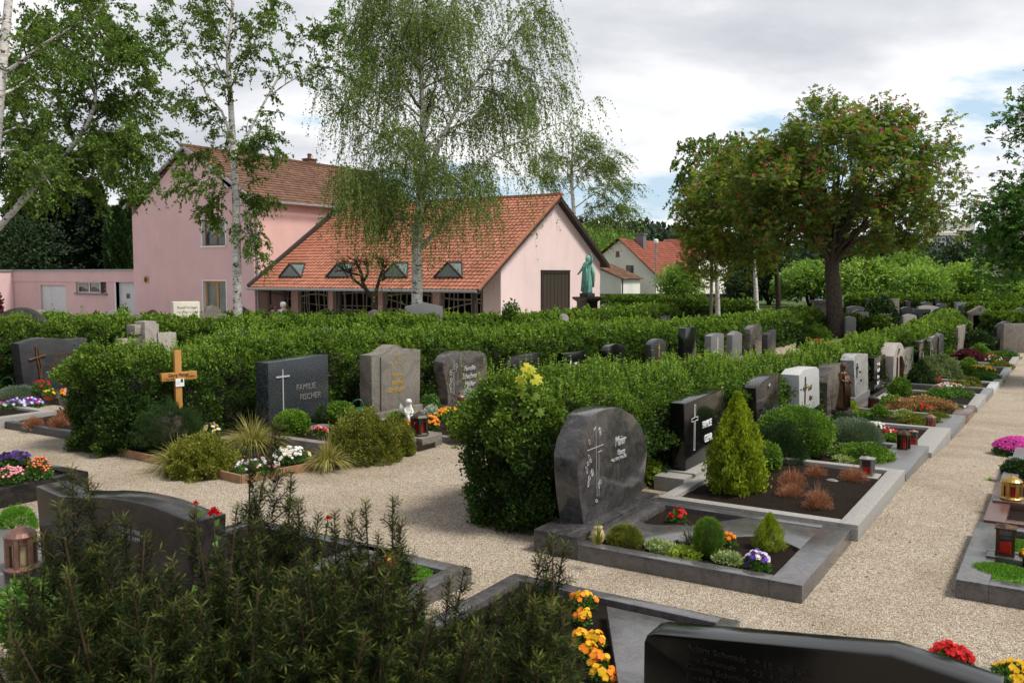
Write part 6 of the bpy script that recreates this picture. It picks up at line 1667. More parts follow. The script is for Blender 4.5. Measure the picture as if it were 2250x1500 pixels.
r, w, h = row_stone('low wide brown headstone with gold lettering peeping over the second hedge', 475, 551, 727, X, GR_C); slab(r, rect(w, h), .24, G_DARKV, bevel=.012); txt(r, X, 'Familie Ziller', 486, 745, 8, GOLD, .2, sx=.9)
r, w, h = row_stone('long light blue grey headstone whose top edge shows above the second hedge', 662, 727, 726, X, GR_C); slab(r, [(-w / 2, 0), (w / 2, 0), (w / 2, h + .03), (-w / 2, h - .02)], .3, G_GREY, bevel=.012)
X = -17.0
for lab, a, b, t, mat in (('low dark headstone right behind the second hedge, before the gable', 1398, 1440, 700, G_GREY), ('low dark headstone top by the bronze ornament in the hedge', 1446, 1478, 694, G_ANTH)):
    r, w, h = row_stone(lab, a, b, t, X, GR_C); slab(r, rect(min(w, 1.3), max(h, .75)), .2, mat, bevel=.012)
border('light granite grave surround with violet pansies at the left edge', -16.2, -13.94, 6.4, 8.2, G_LIGHT, .17, .15, .2)
border('dark low grave surround with dry rust coloured heathers left of the hedge end', -14.4, -11.95, 7.36, 9.4, G_ANTH, .11, .12, .12, level=.03)
border('dark polished grave surround with potted flowers before the wavy headstone', -16.2, -14.2, 9.2, 11.4, G_ANTH, .12, .14, .3, soil=False)
sl_ = thing('grave_slab', 'dark stone slab carrying flower pots under the wavy anthracite headstone', 'grave slab', (-15.3, 10.3, 0)); m = MB(); m.box(-.74, .74, -.95, .95, -.05, .1); m.build('slab', G_ANTH, sl_, bevel=.006)

# ============ row D and beyond, before the buildings
GR_D = 'headstones of the fourth row before the pink house'
def far_stone(label, pxa, pxb, pyt, D, mat, shp='rect', th=.25, rz=R(60), grp=None, name='headstone', minh=.7):
    c = on_d((pxa + pxb) / 2, pyt, D); g = gz(c.y); w = (pxb - pxa) * D / F; h = max(c.z - g, minh)
    r = thing(name, label, 'headstone', (c.x, c.y, g), rz, grp); w = w / max(.5, math.cos(rz - HEAD))
    o = {'rect': rect(w, h), 'arch': arch_top(w, h, min(.3 * w, .4)), 'round': arch_top(w, h, min(.5 * w, .6)), 'gable': [(-w / 2, 0), (w / 2, 0), (w / 2, h - .12 * w), (0, h), (-w / 2, h - .12 * w)], 'low': arch_top(w, h, .1), 'ornate': [(-w / 2, 0), (w / 2, 0), (w / 2, h - .28), (w * .3, h - .25), (w * .2, h - .06), (0, h), (-w * .2, h - .06), (-w * .3, h - .25), (-w / 2, h - .28)]}[shp]
    slab(r, o, th, mat, bevel=.015); return r, w, h


r, w, h = far_stone('tall cream white block headstone with small dark square opening', 386, 434, 663, 27, G_CREAM, 'rect', .45, R(62), GR_D)
text_obj('Rudolf Krieger', .10, GREYP, r, -w * .36, h - .2, -.003); text_obj('* 8.1.1941  † 2.7.2008', .085, GREYP, r, -w * .36, h - .34, -.003, sx=.8)
m = MB(); m.box(-.07, .2, -.012, .003, h - .85, h - .5); m.build('niche', G_DARKV, r)
far_stone('weathered grey headstone with curved crown between white block and birch', 441, 494, 671, 29, G_OLD, 'ornate', .3, R(60), GR_D)
far_stone('black disc shaped headstone standing directly behind the birch trunk', 506, 552, 672, 32, G_BLACK, 'round', .3, R(60), GR_D)
far_stone('rough rounded grey boulder headstone below the pruned tree', 802, 846, 681, 31, G_ROUGH, 'round', .5, R(45), GR_D, name='boulder_headstone')
far_stone('wide grey headstone with low gable top at the foot of the weeping birch', 893, 972, 664, 29, G_GREY, 'gable', .3, R(48), GR_D)
far_stone('broad mossy rounded boulder headstone at the far left', -10, 88, 676, 22, G_ROUGH, 'arch', .5, R(50), GR_D, name='boulder_headstone')
for i, (a, b, t, D, mt, lab) in enumerate([(75, 98, 680, 31, G_LIGHT, 'small light headstone top before the grey steel door'), (130, 158, 685, 30, G_GREY, 'flat grey headstone top left of the small cone conifer'), (235, 262, 682, 30, G_LIGHT, 'small headstone tops behind hedge under the garage door'), (285, 315, 690, 27, G_OLD, 'curved brown headstone top in front of the garage door'), (325, 345, 680, 31, G_RED, 'reddish headstone top right of the downpipe'), (355, 372, 687, 29, G_LIGHT, 'low light headstone top next to white block'), (1235, 1250, 690, 30, G_LIGHT, 'small pale headstone before the dark gable door'), (1322, 1345, 668, 50, G_ANTH, 'dark headstone in the strip right of the bronze statue')]):
    far_stone(lab, a, b, t, D, mt, 'low', .25, R(55), GR_D)
r = thing('wooden_bench', 'grey slatted wooden bench before the steel door', 'bench', tuple(on_d(64, 690, 40)), R(40)); r.location.z = gz(r.location.y)
m = MB()
for k in range(4): m.box(-1, 1, .2, .23, .55 + k * .12, .64 + k * .12)
m.build('backrest', WOOD_K, r); m = MB(); m.box(-1, 1, -.25, .2, .45, .5); m.build('seat', WOOD_K, r)
for s_ in (-.85, .85): m = MB(); m.box(s_ - .03, s_ + .03, -.22, .23, -.1, .45); m.build('leg', IRON, r)

# far right block: many small stones, seen as dark slabs with light top edges
GR_F = 'headstones of the far block at the right'
far = [(1862, 1900, 672, 52, G_ANTH, 'low'), (1872, 1906, 680, 48, G_DARKV, 'arch'), (1875, 1910, 686, 45, G_GREY, 'rect'), (1858, 1882, 695, 43, G_GREY, 'low'), (1905, 1915, 657, 56, G_BLACK, 'rect'), (1915, 1936, 667, 54, G_ANTH, 'rect'), (1958, 1977, 656, 57, G_OLD, 'rect'), (1990, 2002, 660, 57, G_BLACK, 'gable'), (1981, 2010, 674, 50, G_DARKV, 'low'),
       (2008, 2046, 679, 47, G_BLACK, 'rect'), (2048, 2076, 677, 47, G_DARKV, 'round'), (2018, 2064, 671, 52, G_LIGHT, 'low'), (2060, 2080, 666, 55, G_ANTH, 'low'), (2055, 2064, 655, 58, G_BLACK, 'rect'), (2100, 2136, 664, 56, G_GREY, 'rect'), (2075, 2100, 682, 46, G_ANTH, 'low'), (2190, 2212, 662, 54, G_BLACK, 'rect'), (2165, 2225, 685, 45, G_GREY, 'low'), (2232, 2262, 686, 44, G_GREY, 'low'),
       (2190, 2236, 706, 37, G_ANTH, 'arch'), (2205, 2275, 711, 35, G_OLD, 'rect'), (2235, 2260, 676, 48, G_ANTH, 'low'), (1935, 1960, 690, 45, G_BLACK, 'rect'), (1940, 1952, 664, 55, G_GREY, 'rect'), (2025, 2050, 663, 57, G_ANTH, 'low'), (1893, 1902, 690, 44, G_RED, 'rect'), (1985, 2015, 690, 44, G_LIGHT, 'low'), (2110, 2122, 668, 54, G_ANTH, 'low')]
for i, (a, b, t, D, mt, shp) in enumerate(far): far_stone('small dark headstone in the crowded far block on the right', a, b, t, D, mt, shp, .22, HEAD + R(4), GR_F, minh=.5)
r, w, h = far_stone('white fan shaped headstone with red stripe in the far right block', 2158, 2180, 663, 54, G_WHITE, 'round', .2, HEAD, GR_F, minh=.5)

# bronze resurrection statue
b = on_x(1290, 700, -19.6); g = gz(b.y); st = thing('green_statue', 'green patinated robed statue with raised arm on a black pedestal before the gable', 'statue', (b.x, b.y, g), R(-20)); k = 1 / ppm(b)
q = lambda py: on_x(1290, py, -19.6).z - g
m = MB(); m.lathe([(.50, -.1), (.50, q(664) - .02), (.52, q(662))], 4); m.build('pedestal', G_BLACK, st, bevel=.01); m = MB(); m.lathe([(.52, q(662)), (.72, q(656)), (.72, q(652)), (.5, q(651))], 4); m.build('pedestal_cap', G_BLACK, st)
for c_ in st.children: c_.rotation_euler.z = R(45)
m = MB(); m.box(-.28, .28, -.24, .24, q(651), q(644)); m.build('plinth', PATINA_D, st, bevel=.01)
n0 = set(st.children); robed_statue(st, (q(560) - q(645)) * .97, PATINA, True)
for c_ in st.children:
    if c_ not in n0: c_.location.z = q(645)

# lamp posts
b = on_d(1562, 697, 53); b.z = gz(53); r = thing('lamp_post', 'grey lamp post left of the birch stems, its head among red blossoms', 'street lamp', tuple(b)); m = MB(); m.tube([(0, 0, -.1), (0, 0, 4.6)], [.10, .09], 10); m.build('pole', ZINC, r, smooth=True); m = MB(); m.lathe([(.06, 4.6), (.18, 4.75), (.22, 5.0), (.1, 5.1)], 12); m.build('lamp_head', G_GREY, r)
b = on_d(1440, 640, 78); b.z = gz(80); r = thing('street_lamp', 'slim white street lamp before the red roof', 'street lamp', tuple(b)); zt = on_d(1440, 535, 78).z - b.z; m = MB(); m.tube([(0, 0, 0), (0, 0, zt)], .06, 8); m.build('pole', ZINC, r); m = MB(); m.lathe([(.08, zt - .1), (.2, zt + .05), (.22, zt + .3), (.1, zt + .38)], 10); m.build('lamp_head', PAPER, r)
b = on_d(1743, 690, 50); b.z = gz(50); r = thing('waste_bin', 'small red bin with white post between birch stem and chestnut', 'bin', tuple(b)); m = MB(); m.lathe([(.2, .3), (.25, .95), (.26, 1.0)], 12); m.build('bin', P_RED and plain('red paint', (.5, .03, .03), .4), r); m = MB(); m.box(-.5, -.3, -.05, .05, 0, 1.15); m.build('post', PAPER, r)

# pruned small tree
b = on_d(822, 690, 35); b.z = gz(b.y); T = Tree('pruned_tree', 'pollarded little tree with bare knobbly twisted limbs', 'tree', b, B_BROWN, L_DKSH, 71)
tk = T.limb([b, on_d(822, 660, 35), on_d(815, 650, 35)], .12, .1, True, 8, 9); L = []
for pix, dz, r0 in [([(815, 652), (798, 625), (795, 605), (788, 588), (780, 575)], -.3, .09), ([(822, 655), (832, 620), (838, 600), (845, 585)], .4, .08), ([(815, 650), (800, 632), (775, 612), (768, 590)], .5, .07), ([(798, 620), (808, 600), (805, 580)], -.5, .05), ([(832, 615), (845, 610), (838, 570)], -.2, .05), ([(795, 605), (770, 600), (755, 592)], -.2, .05)]:
    L.append(T.limb(poly(pix, 35, ramp_d(len(pix), dz)), r0, .05, n=10, side=7))
B = []
for l in L: B += T.branches(l, 4, .35, .45, .7, up=.3, spread=.8)
T.twigs(B, 7, .28, .0, up=.4, jit=.7, wr=.012); T.twigs(L, 10, .3, .0, t0=.85, up=.3, jit=.8, wr=.012); T.leafing(4, .05, T_LEAF, .2, .2, 0); T.done()

# two visitors, mostly behind the hedges
def person(label, px, pytop, D, hairm, shirt, yaw, lean=.1):
    t = on_d(px, pytop, D); g = gz(t.y); h = t.z - g; k = h / 1.75; r = thing('person', label, 'person', (t.x, t.y, g), yaw)
    V = [(0, 0, .98), (0, -.02, 1.2), (0, -lean, 1.4), (0, -lean - .02, 1.5), (0, -lean - .03, 1.62), (0, -lean - .03, 1.7), (-.1, 0, .9), (-.11, -.02, .5), (-.12, .02, .07), (-.12, -.13, .03), (.1, 0, .9), (.11, -.02, .5), (.12, .02, .07), (.12, -.13, .03), (-.2, -lean, 1.42), (-.27, -lean, 1.14), (-.22, -lean - .2, .98), (-.2, -lean - .28, .97), (.2, -lean, 1.42), (.27, -lean, 1.14), (.22, -lean - .2, .98), (.2, -lean - .28, .97)]
    E_ = [(0, 1), (1, 2), (2, 3), (3, 4), (4, 5), (0, 6), (6, 7), (7, 8), (8, 9), (0, 10), (10, 11), (11, 12), (12, 13), (2, 14), (14, 15), (15, 16), (16, 17), (2, 18), (18, 19), (19, 20), (20, 21)]
    Rr = [.14, .13, .14, .055, .09, .075, .085, .06, .045, .035, .085, .06, .045, .035, .07, .045, .035, .03, .07, .045, .035, .03]
    skin_mesh('body', [(x * k, y * k, z * k) for x, y, z in V], E_, [q * k for q in Rr], SKIN, r)
    idx = [0, 1, 2, 14, 15, 16, 18, 19, 20]; mp = {a: i for i, a in enumerate(idx)}
    skin_mesh('shirt', [tuple(c * k for c in V[i]) for i in idx], [(mp[a], mp[b]) for a, b in E_ if a in mp and b in mp], [Rr[i] * k * 1.18 for i in idx], shirt, r)
    idx = [0, 6, 7, 8, 10, 11, 12]; mp = {a: i for i, a in enumerate(idx)}
    skin_mesh('trousers', [tuple(c * k for c in V[i]) for i in idx], [(mp[a], mp[b]) for a, b in E_ if a in mp and b in mp], [Rr[i] * k * 1.2 for i in idx], G_ANTH, r)
    m = MB(); m.lathe([(.03, 1.755), (.085, 1.74), (.108, 1.68), (.105, 1.61), (.085, 1.55)], 14, (0, -lean + .0, 0)); m.v = [(x * k, max(y, -lean - .085) * k, z * k) for x, y, z in m.v]; m.build('hair', hairm, r, smooth=True)


person('white haired visitor in pale blue shirt behind the hedge before the porch', 617, 663, 34, PAPER, plain('pale blue cloth', (.45, .52, .62), .8, .2), R(100))
person('dark clothed visitor with brown hair behind the hedge near the birch', 593, 669, 36, plain('brown hair', (.09, .055, .035), .7, .2), plain('brown cloth', (.12, .09, .075), .9, .2), R(120))
# ------------------------------------------------------------------ planting of the nearest row
shrub('cone_conifer', 'golden yellow green cone shaped conifer beside the black outlined cross stone', 'conifer', 1617, 1095, 112, 246, L_CONE, .045, T_LEAF, 1.5, 'cone', seed=3, fuzz=.4, up=.6, back=.6, lump=.17)
shrub('dwarf_pine', 'small grey green bush tucked right behind the golden cone conifer', 'shrub', 1685, 1045, 58, 75, L_BOX, .035, seed=4, back=.7)
GH = 'dry rust coloured heathers on bare soil'
for i, (x, y, w_, h_, lab) in enumerate([(1740, 1080, 66, 48, 'dry rust heather next to the golden cone, upper left of the five'), (1792, 1056, 52, 34, 'pale tipped dry heather beside the grey pebble'), (1875, 1065, 66, 36, 'dry rust heather under the stone lantern'), (1735, 1102, 64, 38, 'dry pinkish heather lowest on the left of the bare bed'), (1797, 1127, 66, 52, 'largest dry heather at the front of the bare bed')]):
    shrub('heather', lab, 'heather', x, y, w_, h_, L_HEATH, .035, T_NEEDLE, .9, 'spray', seed=10 + i, fuzz=.3, up=.5, stem=False, group=GH, tint=.5, back=.5, blades=170)
p = at(1828, 1060, .1); r = thing('pebble', 'smooth grey pebble lying between two heathers', 'stone', tuple(p)); V, Q = blob_quads(lambda D: D * np.array([.09, .06, .045])); o = leaf_obj('stone', [(V, Q, np.full(len(V), .5), 0)], G_GREY, r); o.data.polygons.foreach_set('use_smooth', [True] * len(o.data.polygons))
shrub('boxwood_ball', 'large clipped bright green boxwood ball before the dark brown bird stone', 'shrub', 1748, 1012, 160, 116, L_BOX, .026, T_ROUND, 1.5, 'ball', seed=5, fuzz=.4, lump=.06, back=.8)
shrub('yew_shrub', 'dark feathery shrub in front of the clipped boxwood ball', 'shrub', 1712, 1022, 112, 92, L_DKSH, .035, T_NEEDLE, 2.4, 'dome', seed=6, fuzz=.3, back=.5)
shrub('blue_fescue', 'soft grey blue feathery mound before the whitish granite stone', 'shrub', 1872, 985, 128, 66, L_BLUE, .05, T_NEEDLE, 4.0, 'spray', seed=7, fuzz=.18, up=.2, stem=False)
shrub('ground_cover', 'low bright green creeping plant behind the mirror like front slab', 'shrub', 1895, 1018, 130, 36, L_BOX, .03, T_LEAF, 1.6, 'dome', seed=8, fuzz=.5)
shrub('ground_cover', 'small pale sedum patch at the left of the creeping green plant', 'shrub', 1862, 1018, 60, 16, L_VARIEG, .025, T_LEAF, 1.2, 'dome', seed=9)
lantern('grey stone lantern with pyramid lid standing on a pale plate among heathers', 1905, 1046, 44, TIN, 'square', .1, .62, base=G_LIGHT)
lantern('dark bronze double pointed lantern on the mirror like slab', 1985, 990, 48, BRONZE, 'hex', .13, .5)
lantern('red glass lantern with flat copper lid beside the dark double lantern', 2006, 980, 36, COPPER, 'square', .1, .46)
lantern('copper lantern with red glass on the grey front slab, third grave border on', 2044, 944, 36, COPPER, 'hex', .13, .5)
lantern('small dark lantern with glass top before the tall marble headstone', 1918, 897, 30, IRON, 'hex', .1, .6)
flowers('pansies', 'white pansies left of dark red ones near the double lantern', 1922, 950, 48, 22, [(P_WHI, 1)], 50, .05, seed=3, cat='flowers')
flowers('begonias', 'dark red begonias right of the white pansies', 1950, 958, 38, 18, [(P_RED, .8), (P_WHI, .2)], 40, .045, seed=4)
shrub('boxwood_ball', 'small green ball left of the double lantern', 'shrub', 1958, 978, 36, 24, L_BOX, .025, T_ROUND, 1.3, 'ball', seed=12)
for i, (x, y, w_, h_, m_, lab) in enumerate([(1870, 912, 30, 32, L_LIME, 'small yellow green ball at the foot of the bronze figure'), (1895, 930, 46, 26, L_BOX, 'dark green cushion below the bronze figure'), (1932, 925, 42, 34, L_BOX, 'bushy green shrub left of the copper lantern'), (1985, 928, 50, 26, L_VARIEG, 'pale leaved strawberry like plant before the copper lantern'), (2060, 930, 60, 20, L_OLIVE, 'olive carpet of sedum right of the copper lantern'), (1977, 875, 46, 46, L_BOX, 'rounded shrub under the pale arched headstone'), (1975, 848, 36, 28, L_OLIVE, 'brownish ball shrub above the rounded one'), (2022, 850, 52, 62, L_DKSH, 'dark conical conifer before the pale variegated bush'), (2062, 838, 92, 58, L_VARIEG, 'large pale variegated bush'), (2115, 832, 60, 34, L_BOX, 'bright green shrub behind the yellow flowers'), (2128, 808, 34, 20, L_BOX, 'small round green ball under the purple bush'),
                                            (2126, 796, 62, 28, L_PURP, 'purple leaved barberry cushion near the path'), (2080, 790, 40, 24, L_BOX, 'light green shrub left of the purple barberry'), (2150, 785, 40, 28, L_BOX, 'green bush right behind the purple barberry'), (2148, 768, 70, 42, L_DKSH, 'dark spreading shrub under the gabled niche stone'), (2205, 772, 34, 32, L_DKSH, 'dark little conifer at the right edge of the far graves'), (2240, 770, 50, 30, L_OLIVE, 'brown green shrub cut by the right edge'), (2135, 850, 36, 20, L_OLIVE, 'small yellowish cushion on the pink flowered grave')]):
    shrub('garden_shrub' if 'conifer' not in lab else 'dwarf_conifer', lab, 'shrub', x, y, w_, h_, m_, .03, T_LEAF, 1.3, 'cone' if 'conical' in lab or 'little conifer' in lab else 'dome', seed=30 + i, dz=.05)
for i, (x, y, w_, h_, pt, n, lab) in enumerate([(1998, 905, 105, 24, [(P_RED, .3), (P_ORA, .2)], 40, 'mixed rust red and green bedding on the red speckled grave'), (2025, 910, 40, 24, [(P_RED, .8)], 18, 'dark red leaved bedding plants in the middle of the rust bed'), (2085, 862, 62, 22, [(P_WHI, .6), (P_PIN, .6)], 70, 'pink and white flowers before the red tulips'), (2062, 848, 16, 22, [(P_RED, 1)], 16, 'bright red tulips at the left of pink and white flowers'), (2003, 845, 34, 24, [(P_PIN, .6), (P_WHI, .5)], 40, 'pink and white flowers beside the rounded shrub'), (2150, 822, 78, 20, [(P_YEL, 1)], 90, 'broad band of golden yellow flowers'), (2185, 800, 40, 22, [(P_RED, .6), (P_WHI, .5)], 40, 'red and white geraniums right of the yellow band'), (2172, 792, 12, 18, [(P_RED, 1)], 14, 'red geranium at the left of the red and white ones'), (2195, 768, 60, 20, [(P_PUR, .7), (P_WHI, .35)], 80, 'violet and white pansies at the far end of the path'), (2232, 765, 32, 18, [(P_YEL, .3), (P_WHI, .5), (P_PUR, .4)], 40, 'yellow centred white pansies at the right edge, far end'), (2222, 780, 16, 10, [(P_PUR, 1)], 16, 'small violet clump beside the far path'), (2015, 885, 34, 14, [(P_YEL, .8)], 18, 'little yellow flowers under the rounded shrub'), (2110, 905, 36, 18, [(P_LIL, .5)], 14, 'pale small blossoms at the edge of the rust bed')]):
    flowers('flower_bed', lab, x, y, w_, h_, pt, n, .06, .05, 60 + i, gc=.8)
for i, (x, y, w_, h_, m_, lab) in enumerate([(1935, 718, 78, 66, L_DKSH, 'large dark round bush right of the chestnut trunk'), (1880, 735, 40, 26, L_BOX, 'light green round shrub at the foot of the chestnut'), (1790, 750, 66, 38, L_BOX, 'rose bush left of the chestnut foot'), (1765, 765, 26, 30, L_DKSH, 'small dark conifer between red flowers'), (1420, 690, 60, 30, L_DKSH, 'dark clipped mound left of the square cut hedge')]):
    shrub('garden_shrub', lab, 'shrub', x, y, w_, h_, m_, .05, T_LEAF, 1.3, 'dome', seed=90 + i, dz=0)
for x, y, w_, lab in ((1775, 752, 20, 'bright red flowers left of the dark small conifer'), (1798, 755, 18, 'bright red flowers right of the dark small conifer'), (1818, 762, 10, 'single red blossom clump at the hedge near the chestnut')): flowers('flower_bed', lab, x, y, w_, 12, [(P_RED, 1)], 22, .09, .05, 5)
flowers('flower_bed', 'magenta blossom clump at the chestnut foot', 1858, 735, 16, 9, [(P_MAG, 1)], 20, .09, .05, 6)

for i, (x, y, w_, h_, m_, lab) in enumerate([(2035, 905, 120, 26, L_RUST, 'wide rust and green sedum carpet on the red speckled grave'), (1975, 908, 70, 30, L_RUST, 'reddish sedum carpet beside the grey front slab'), (1905, 945, 70, 26, L_DKSH, 'dark evergreen carpet behind the white pansies'), (2015, 938, 90, 22, L_OLIVE, 'olive ground cover around the copper lantern'), (2100, 880, 70, 26, L_GREEN, 'green bedding right of the pink and white flowers'), (2060, 882, 60, 26, L_GREEN, 'green bedding under the pink and white flowers'), (2110, 858, 70, 20, L_OLIVE, 'brownish green carpet before the small yellowish cushion'), (2165, 838, 60, 18, L_GREEN, 'green carpet before the golden yellow band'), (2195, 812, 50, 16, L_OLIVE, 'green foliage under the geraniums'), (2205, 788, 60, 14, L_GREEN, 'low green edging at the violet and white pansies'), (1960, 905, 60, 34, L_BOX, 'leafy shrub under the tall marble headstone'), (1850, 950, 60, 40, L_DKSH, 'dark low shrub between fescue mound and bronze figure')]):
    shrub('ground_cover', lab, 'shrub', x, y, w_, h_, m_, .03, T_LEAF, 1.2, 'dome', seed=130 + i, dz=.05, fuzz=.55, stem=False, lump=.2)
# nearest bed
p = at(1313, 1195, .1); r = thing('flower_vase', 'cream ceramic vase with wilting greenery at the foot of the nearest headstone', 'vase', tuple(p)); m = MB(); m.lathe([(.035, 0), (.055, .03), (.062, .08), (.05, .12), (.036, .14), (.046, .155)], 18); m.build('vase', plain('cream glazed ceramic', (.42, .33, .18), .3, .5), r, smooth=True)
tuft('vase_greenery', 'wilting grass like greenery in the cream vase', 'plant', 1313, 1195, 46, 60, L_OLIVE, 46, .22, 3, .9, back=0)
shrub('dwarf_conifer', 'olive green cushion shrub right of the cream vase', 'shrub', 1372, 1202, 76, 42, L_OLIVE, .022, T_NEEDLE, 3.0, 'dome', seed=14, fuzz=.3, dz=.1)
shrub('juniper', 'small blue green upright conifer in the nearest bed', 'conifer', 1556, 1228, 60, 92, L_BOX, .022, T_NEEDLE, 3.2, 'ball', seed=15, fuzz=.3, up=.8, dz=.1)
shrub('thyme_sprigs', 'wispy grey green sprigs left of the small upright conifer', 'plant', 1515, 1205, 46, 62, L_BLUE, .022, T_NEEDLE, .35, 'spray', seed=16, fuzz=.35, stem=True, dz=.1)
shrub('lemon_cypress', 'yellow tipped feathery little cypress near the swept slab tip', 'conifer', 1690, 1215, 62, 88, L_CONE, .026, T_NEEDLE, 2.0, 'cone', seed=17, fuzz=.4, up=.9, dz=.1, lump=.2)
flowers('pansies', 'violet and white pansies in the front corner of the nearest bed', 1662, 1258, 60, 44, [(P_LIL, .55), (P_WHI, .3), (P_PUR, .35), (P_DPUR, .25)], 26, .055, .1, 7, leaf=.03, gc=.8)
flowers('carnations', 'red flowers in the rear soil pocket of the nearest bed', 1488, 1152, 42, 34, [(P_RED, 1)], 22, .04, .1, 8, gc=.7)
flowers('pansies', 'orange flowers between small conifer and feathery cypress', 1602, 1205, 32, 32, [(P_ORA, 1)], 14, .05, .1, 9, gc=.6)
for x, y, w_, lab in ((1460, 1218, 60, 'pale variegated ivy at the front rail of the nearest bed'), (1505, 1230, 70, 'trailing variegated ivy left of the small upright conifer'), (1440, 1210, 40, 'small variegated sprig next to the olive cushion'), (1600, 1240, 60, 'spreading ivy between pansies and small conifer')): shrub('ivy', lab, 'ivy', x, y, w_, 20, L_VARIEG if w_ < 66 else L_LIME, .035, T_LEAF, .8, 'dome', seed=int(x), stem=False, dz=.1)
shrub('maple_sprout', 'bright green young leaves behind the nearest headstone', 'plant', 1432, 1068, 36, 60, L_LIME, .06, T_PALM, .5, 'ball', seed=18, dz=.0)
# yellow maple seedling growing through the hedge
b = on_y(1165, 812, 6.9); r = thing('maple_seedling', 'yellow leaved maple seedling growing out of the near hedge end', 'seedling', (b.x, b.y, 0)); m = MB(); m.tube([(.05, .45, 0), (.02, .3, .9), (0, 0, b.z)], [.012, .009, .005], 6); m.build('stem', B_TWIG, r)
P, Dm, Sz = [], [], []
for (px, py, sz, dx) in ((1160, 806, 30, 1), (1182, 832, 34, 1), (1140, 832, 30, -1), (1155, 818, 30, -1), (1172, 812, 26, 1), (1145, 862, 32, -1), (1165, 880, 24, 1), (1150, 905, 36, -1), (1180, 870, 26, 1), (1148, 845, 26, 1), (1190, 905, 26, 1)):
    q = on_y(px - 6 * dx, py, 6.80); P.append(np.array(q) - np.array(r.location)); Dm.append(np.array(RGT) * dx * .8 + np.array([.1, -.25, -.3])); Sz.append(sz / ppm(q) * .6)
TM = palm_template(7, 250, .2)
V, Q, t = leaf_arrays(np.array(P), np.array(Dm), np.array(Sz), TM, np.array([.95, .9, .85, .6, .7, .2, .05, 0, .1, .35, 0]), nrm=np.tile(np.array([.25, -.75, .6]), (len(P), 1))); leaf_obj('leaves', [(V, Q, t, 0)], L_MAPLE, r)

# ------------------------------------------------------------------ second row planting
shrub('juniper', 'dark green upright juniper in front of the wooden cross', 'shrub', 372, 1002, 130, 118, L_DKSH, .03, T_NEEDLE, 3.0, 'ball', seed=20, fuzz=.25, up=1.6, dz=.0, back=.2, lump=.28)
shrub('arborvitae', 'dark leafy bush against the hedge end left of the juniper', 'shrub', 285, 1000, 140, 150, L_HEDGE, .04, T_ROUND, 1.3, 'ball', seed=21, dz=0, tint=.2, back=.6)
shrub('cherry_laurel', 'broad leaved cherry laurel sprig right of the wooden cross', 'shrub', 462, 925, 56, 90, L_BOX, .09, T_LEAF, .55, 'spray', seed=22, fuzz=.35, up=.5, dz=.05)
shrub('golden_euonymus', 'bright yellow green euonymus shrub before the hedge', 'shrub', 492, 935, 54, 52, L_LIME, .035, T_ROUND, 1.3, 'ball', seed=23, dz=.05)
tuft('ornamental_grass', 'dry straw coloured grass clump at the left of the board edged grave', 'grass clump', 395, 1032, 185, 78, L_GRASS, 460, .04, 5, 1.15)
shrub('golden_cypress', 'yellow green feathery mound at the left front of the board edged grave', 'shrub', 442, 1052, 140, 92, L_OLIVE, .03, T_LEAF, 1.5, 'dome', seed=24, fuzz=.45, dz=0, tint=.6, lump=.2)
tuft('ornamental_grass', 'striped arching sedge in the middle of the board edged grave', 'grass clump', 556, 990, 205, 82, L_GRASS, 620, .06, 6, 1.15, tint=.4)
tuft('ornamental_grass', 'straw coloured arching grass at the right corner of the board edging', 'grass clump', 722, 1030, 130, 72, L_GRASS, 560, .04, 7, 1.15, tint=.5)
shrub('boxwood_ball', 'clipped boxwood ball before the speckled blue grey headstone', 'shrub', 642, 965, 74, 66, L_BOX, .026, T_ROUND, 1.4, 'ball', seed=25, fuzz=.35, lump=.03, dz=.1)
shrub('boxwood_ball', 'rounded shrub between blue grey and weathered brown headstones', 'shrub', 748, 940, 66, 58, L_BOX, .028, T_ROUND, 1.3, 'ball', seed=26, dz=.1)
shrub('dwarf_pine', 'dark needled little plant left of the rounded shrub by the blue grey stone', 'shrub', 712, 940, 36, 50, L_DKSH, .03, T_NEEDLE, 2, 'ball', seed=27, dz=.1)
shrub('golden_yew', 'broad olive yellow spreading shrub at the gravel edge', 'shrub', 800, 1014, 158, 112, L_OLIVE, .03, T_LEAF, 1.8, 'dome', seed=28, fuzz=.45, lump=.18, dz=0, back=.3)
shrub('golden_yew', 'smaller olive yellow shrub lobe next to the concrete edging', 'shrub', 868, 1000, 84, 80, L_OLIVE, .03, T_LEAF, 1.8, 'dome', seed=29, fuzz=.45, lump=.18, dz=0, back=.3)
flowers('begonias', 'pink red flowers before the clipped boxwood ball', 702, 962, 44, 26, [(P_PIN, .6), (P_RED, .5)], 26, .05, .1, 11, gc=.7)
flowers('pansies', 'white pansies inside the board edging', 640, 1018, 86, 34, [(P_WHI, .8), (P_YEL, .12)], 66, .055, .06, 12, gc=.7)
flowers('pansies', 'mixed white and pink pansies along the front board', 565, 1042, 100, 30, [(P_WHI, .5), (P_PIN, .3), (P_LIL, .25)], 44, .05, .06, 13, gc=.8)
flowers('pansies', 'white trumpet blossoms behind the straw coloured grass', 462, 962, 44, 34, [(P_WHI, .7), (P_YEL, .3)], 24, .06, .06, 14, gc=.6)
flowers('pansies', 'orange flowers right of the small lantern on concrete edging', 945, 945, 46, 34, [(P_ORA, 1)], 60, .06, .08, 15)
flowers('pansies', 'yellow and orange flowers before the two part headstone', 985, 925, 62, 30, [(P_ORA, .6), (P_YEL, .6)], 60, .06, .1, 16)
flowers('pansies', 'bright yellow flower clump at the pale low edging', 998, 945, 34, 22, [(P_YEL, 1)], 30, .06, .08, 17)
flowers('pansies', 'orange flowers close to the near hedge', 1030, 925, 40, 22, [(P_ORA, 1)], 26, .06, .1, 18)
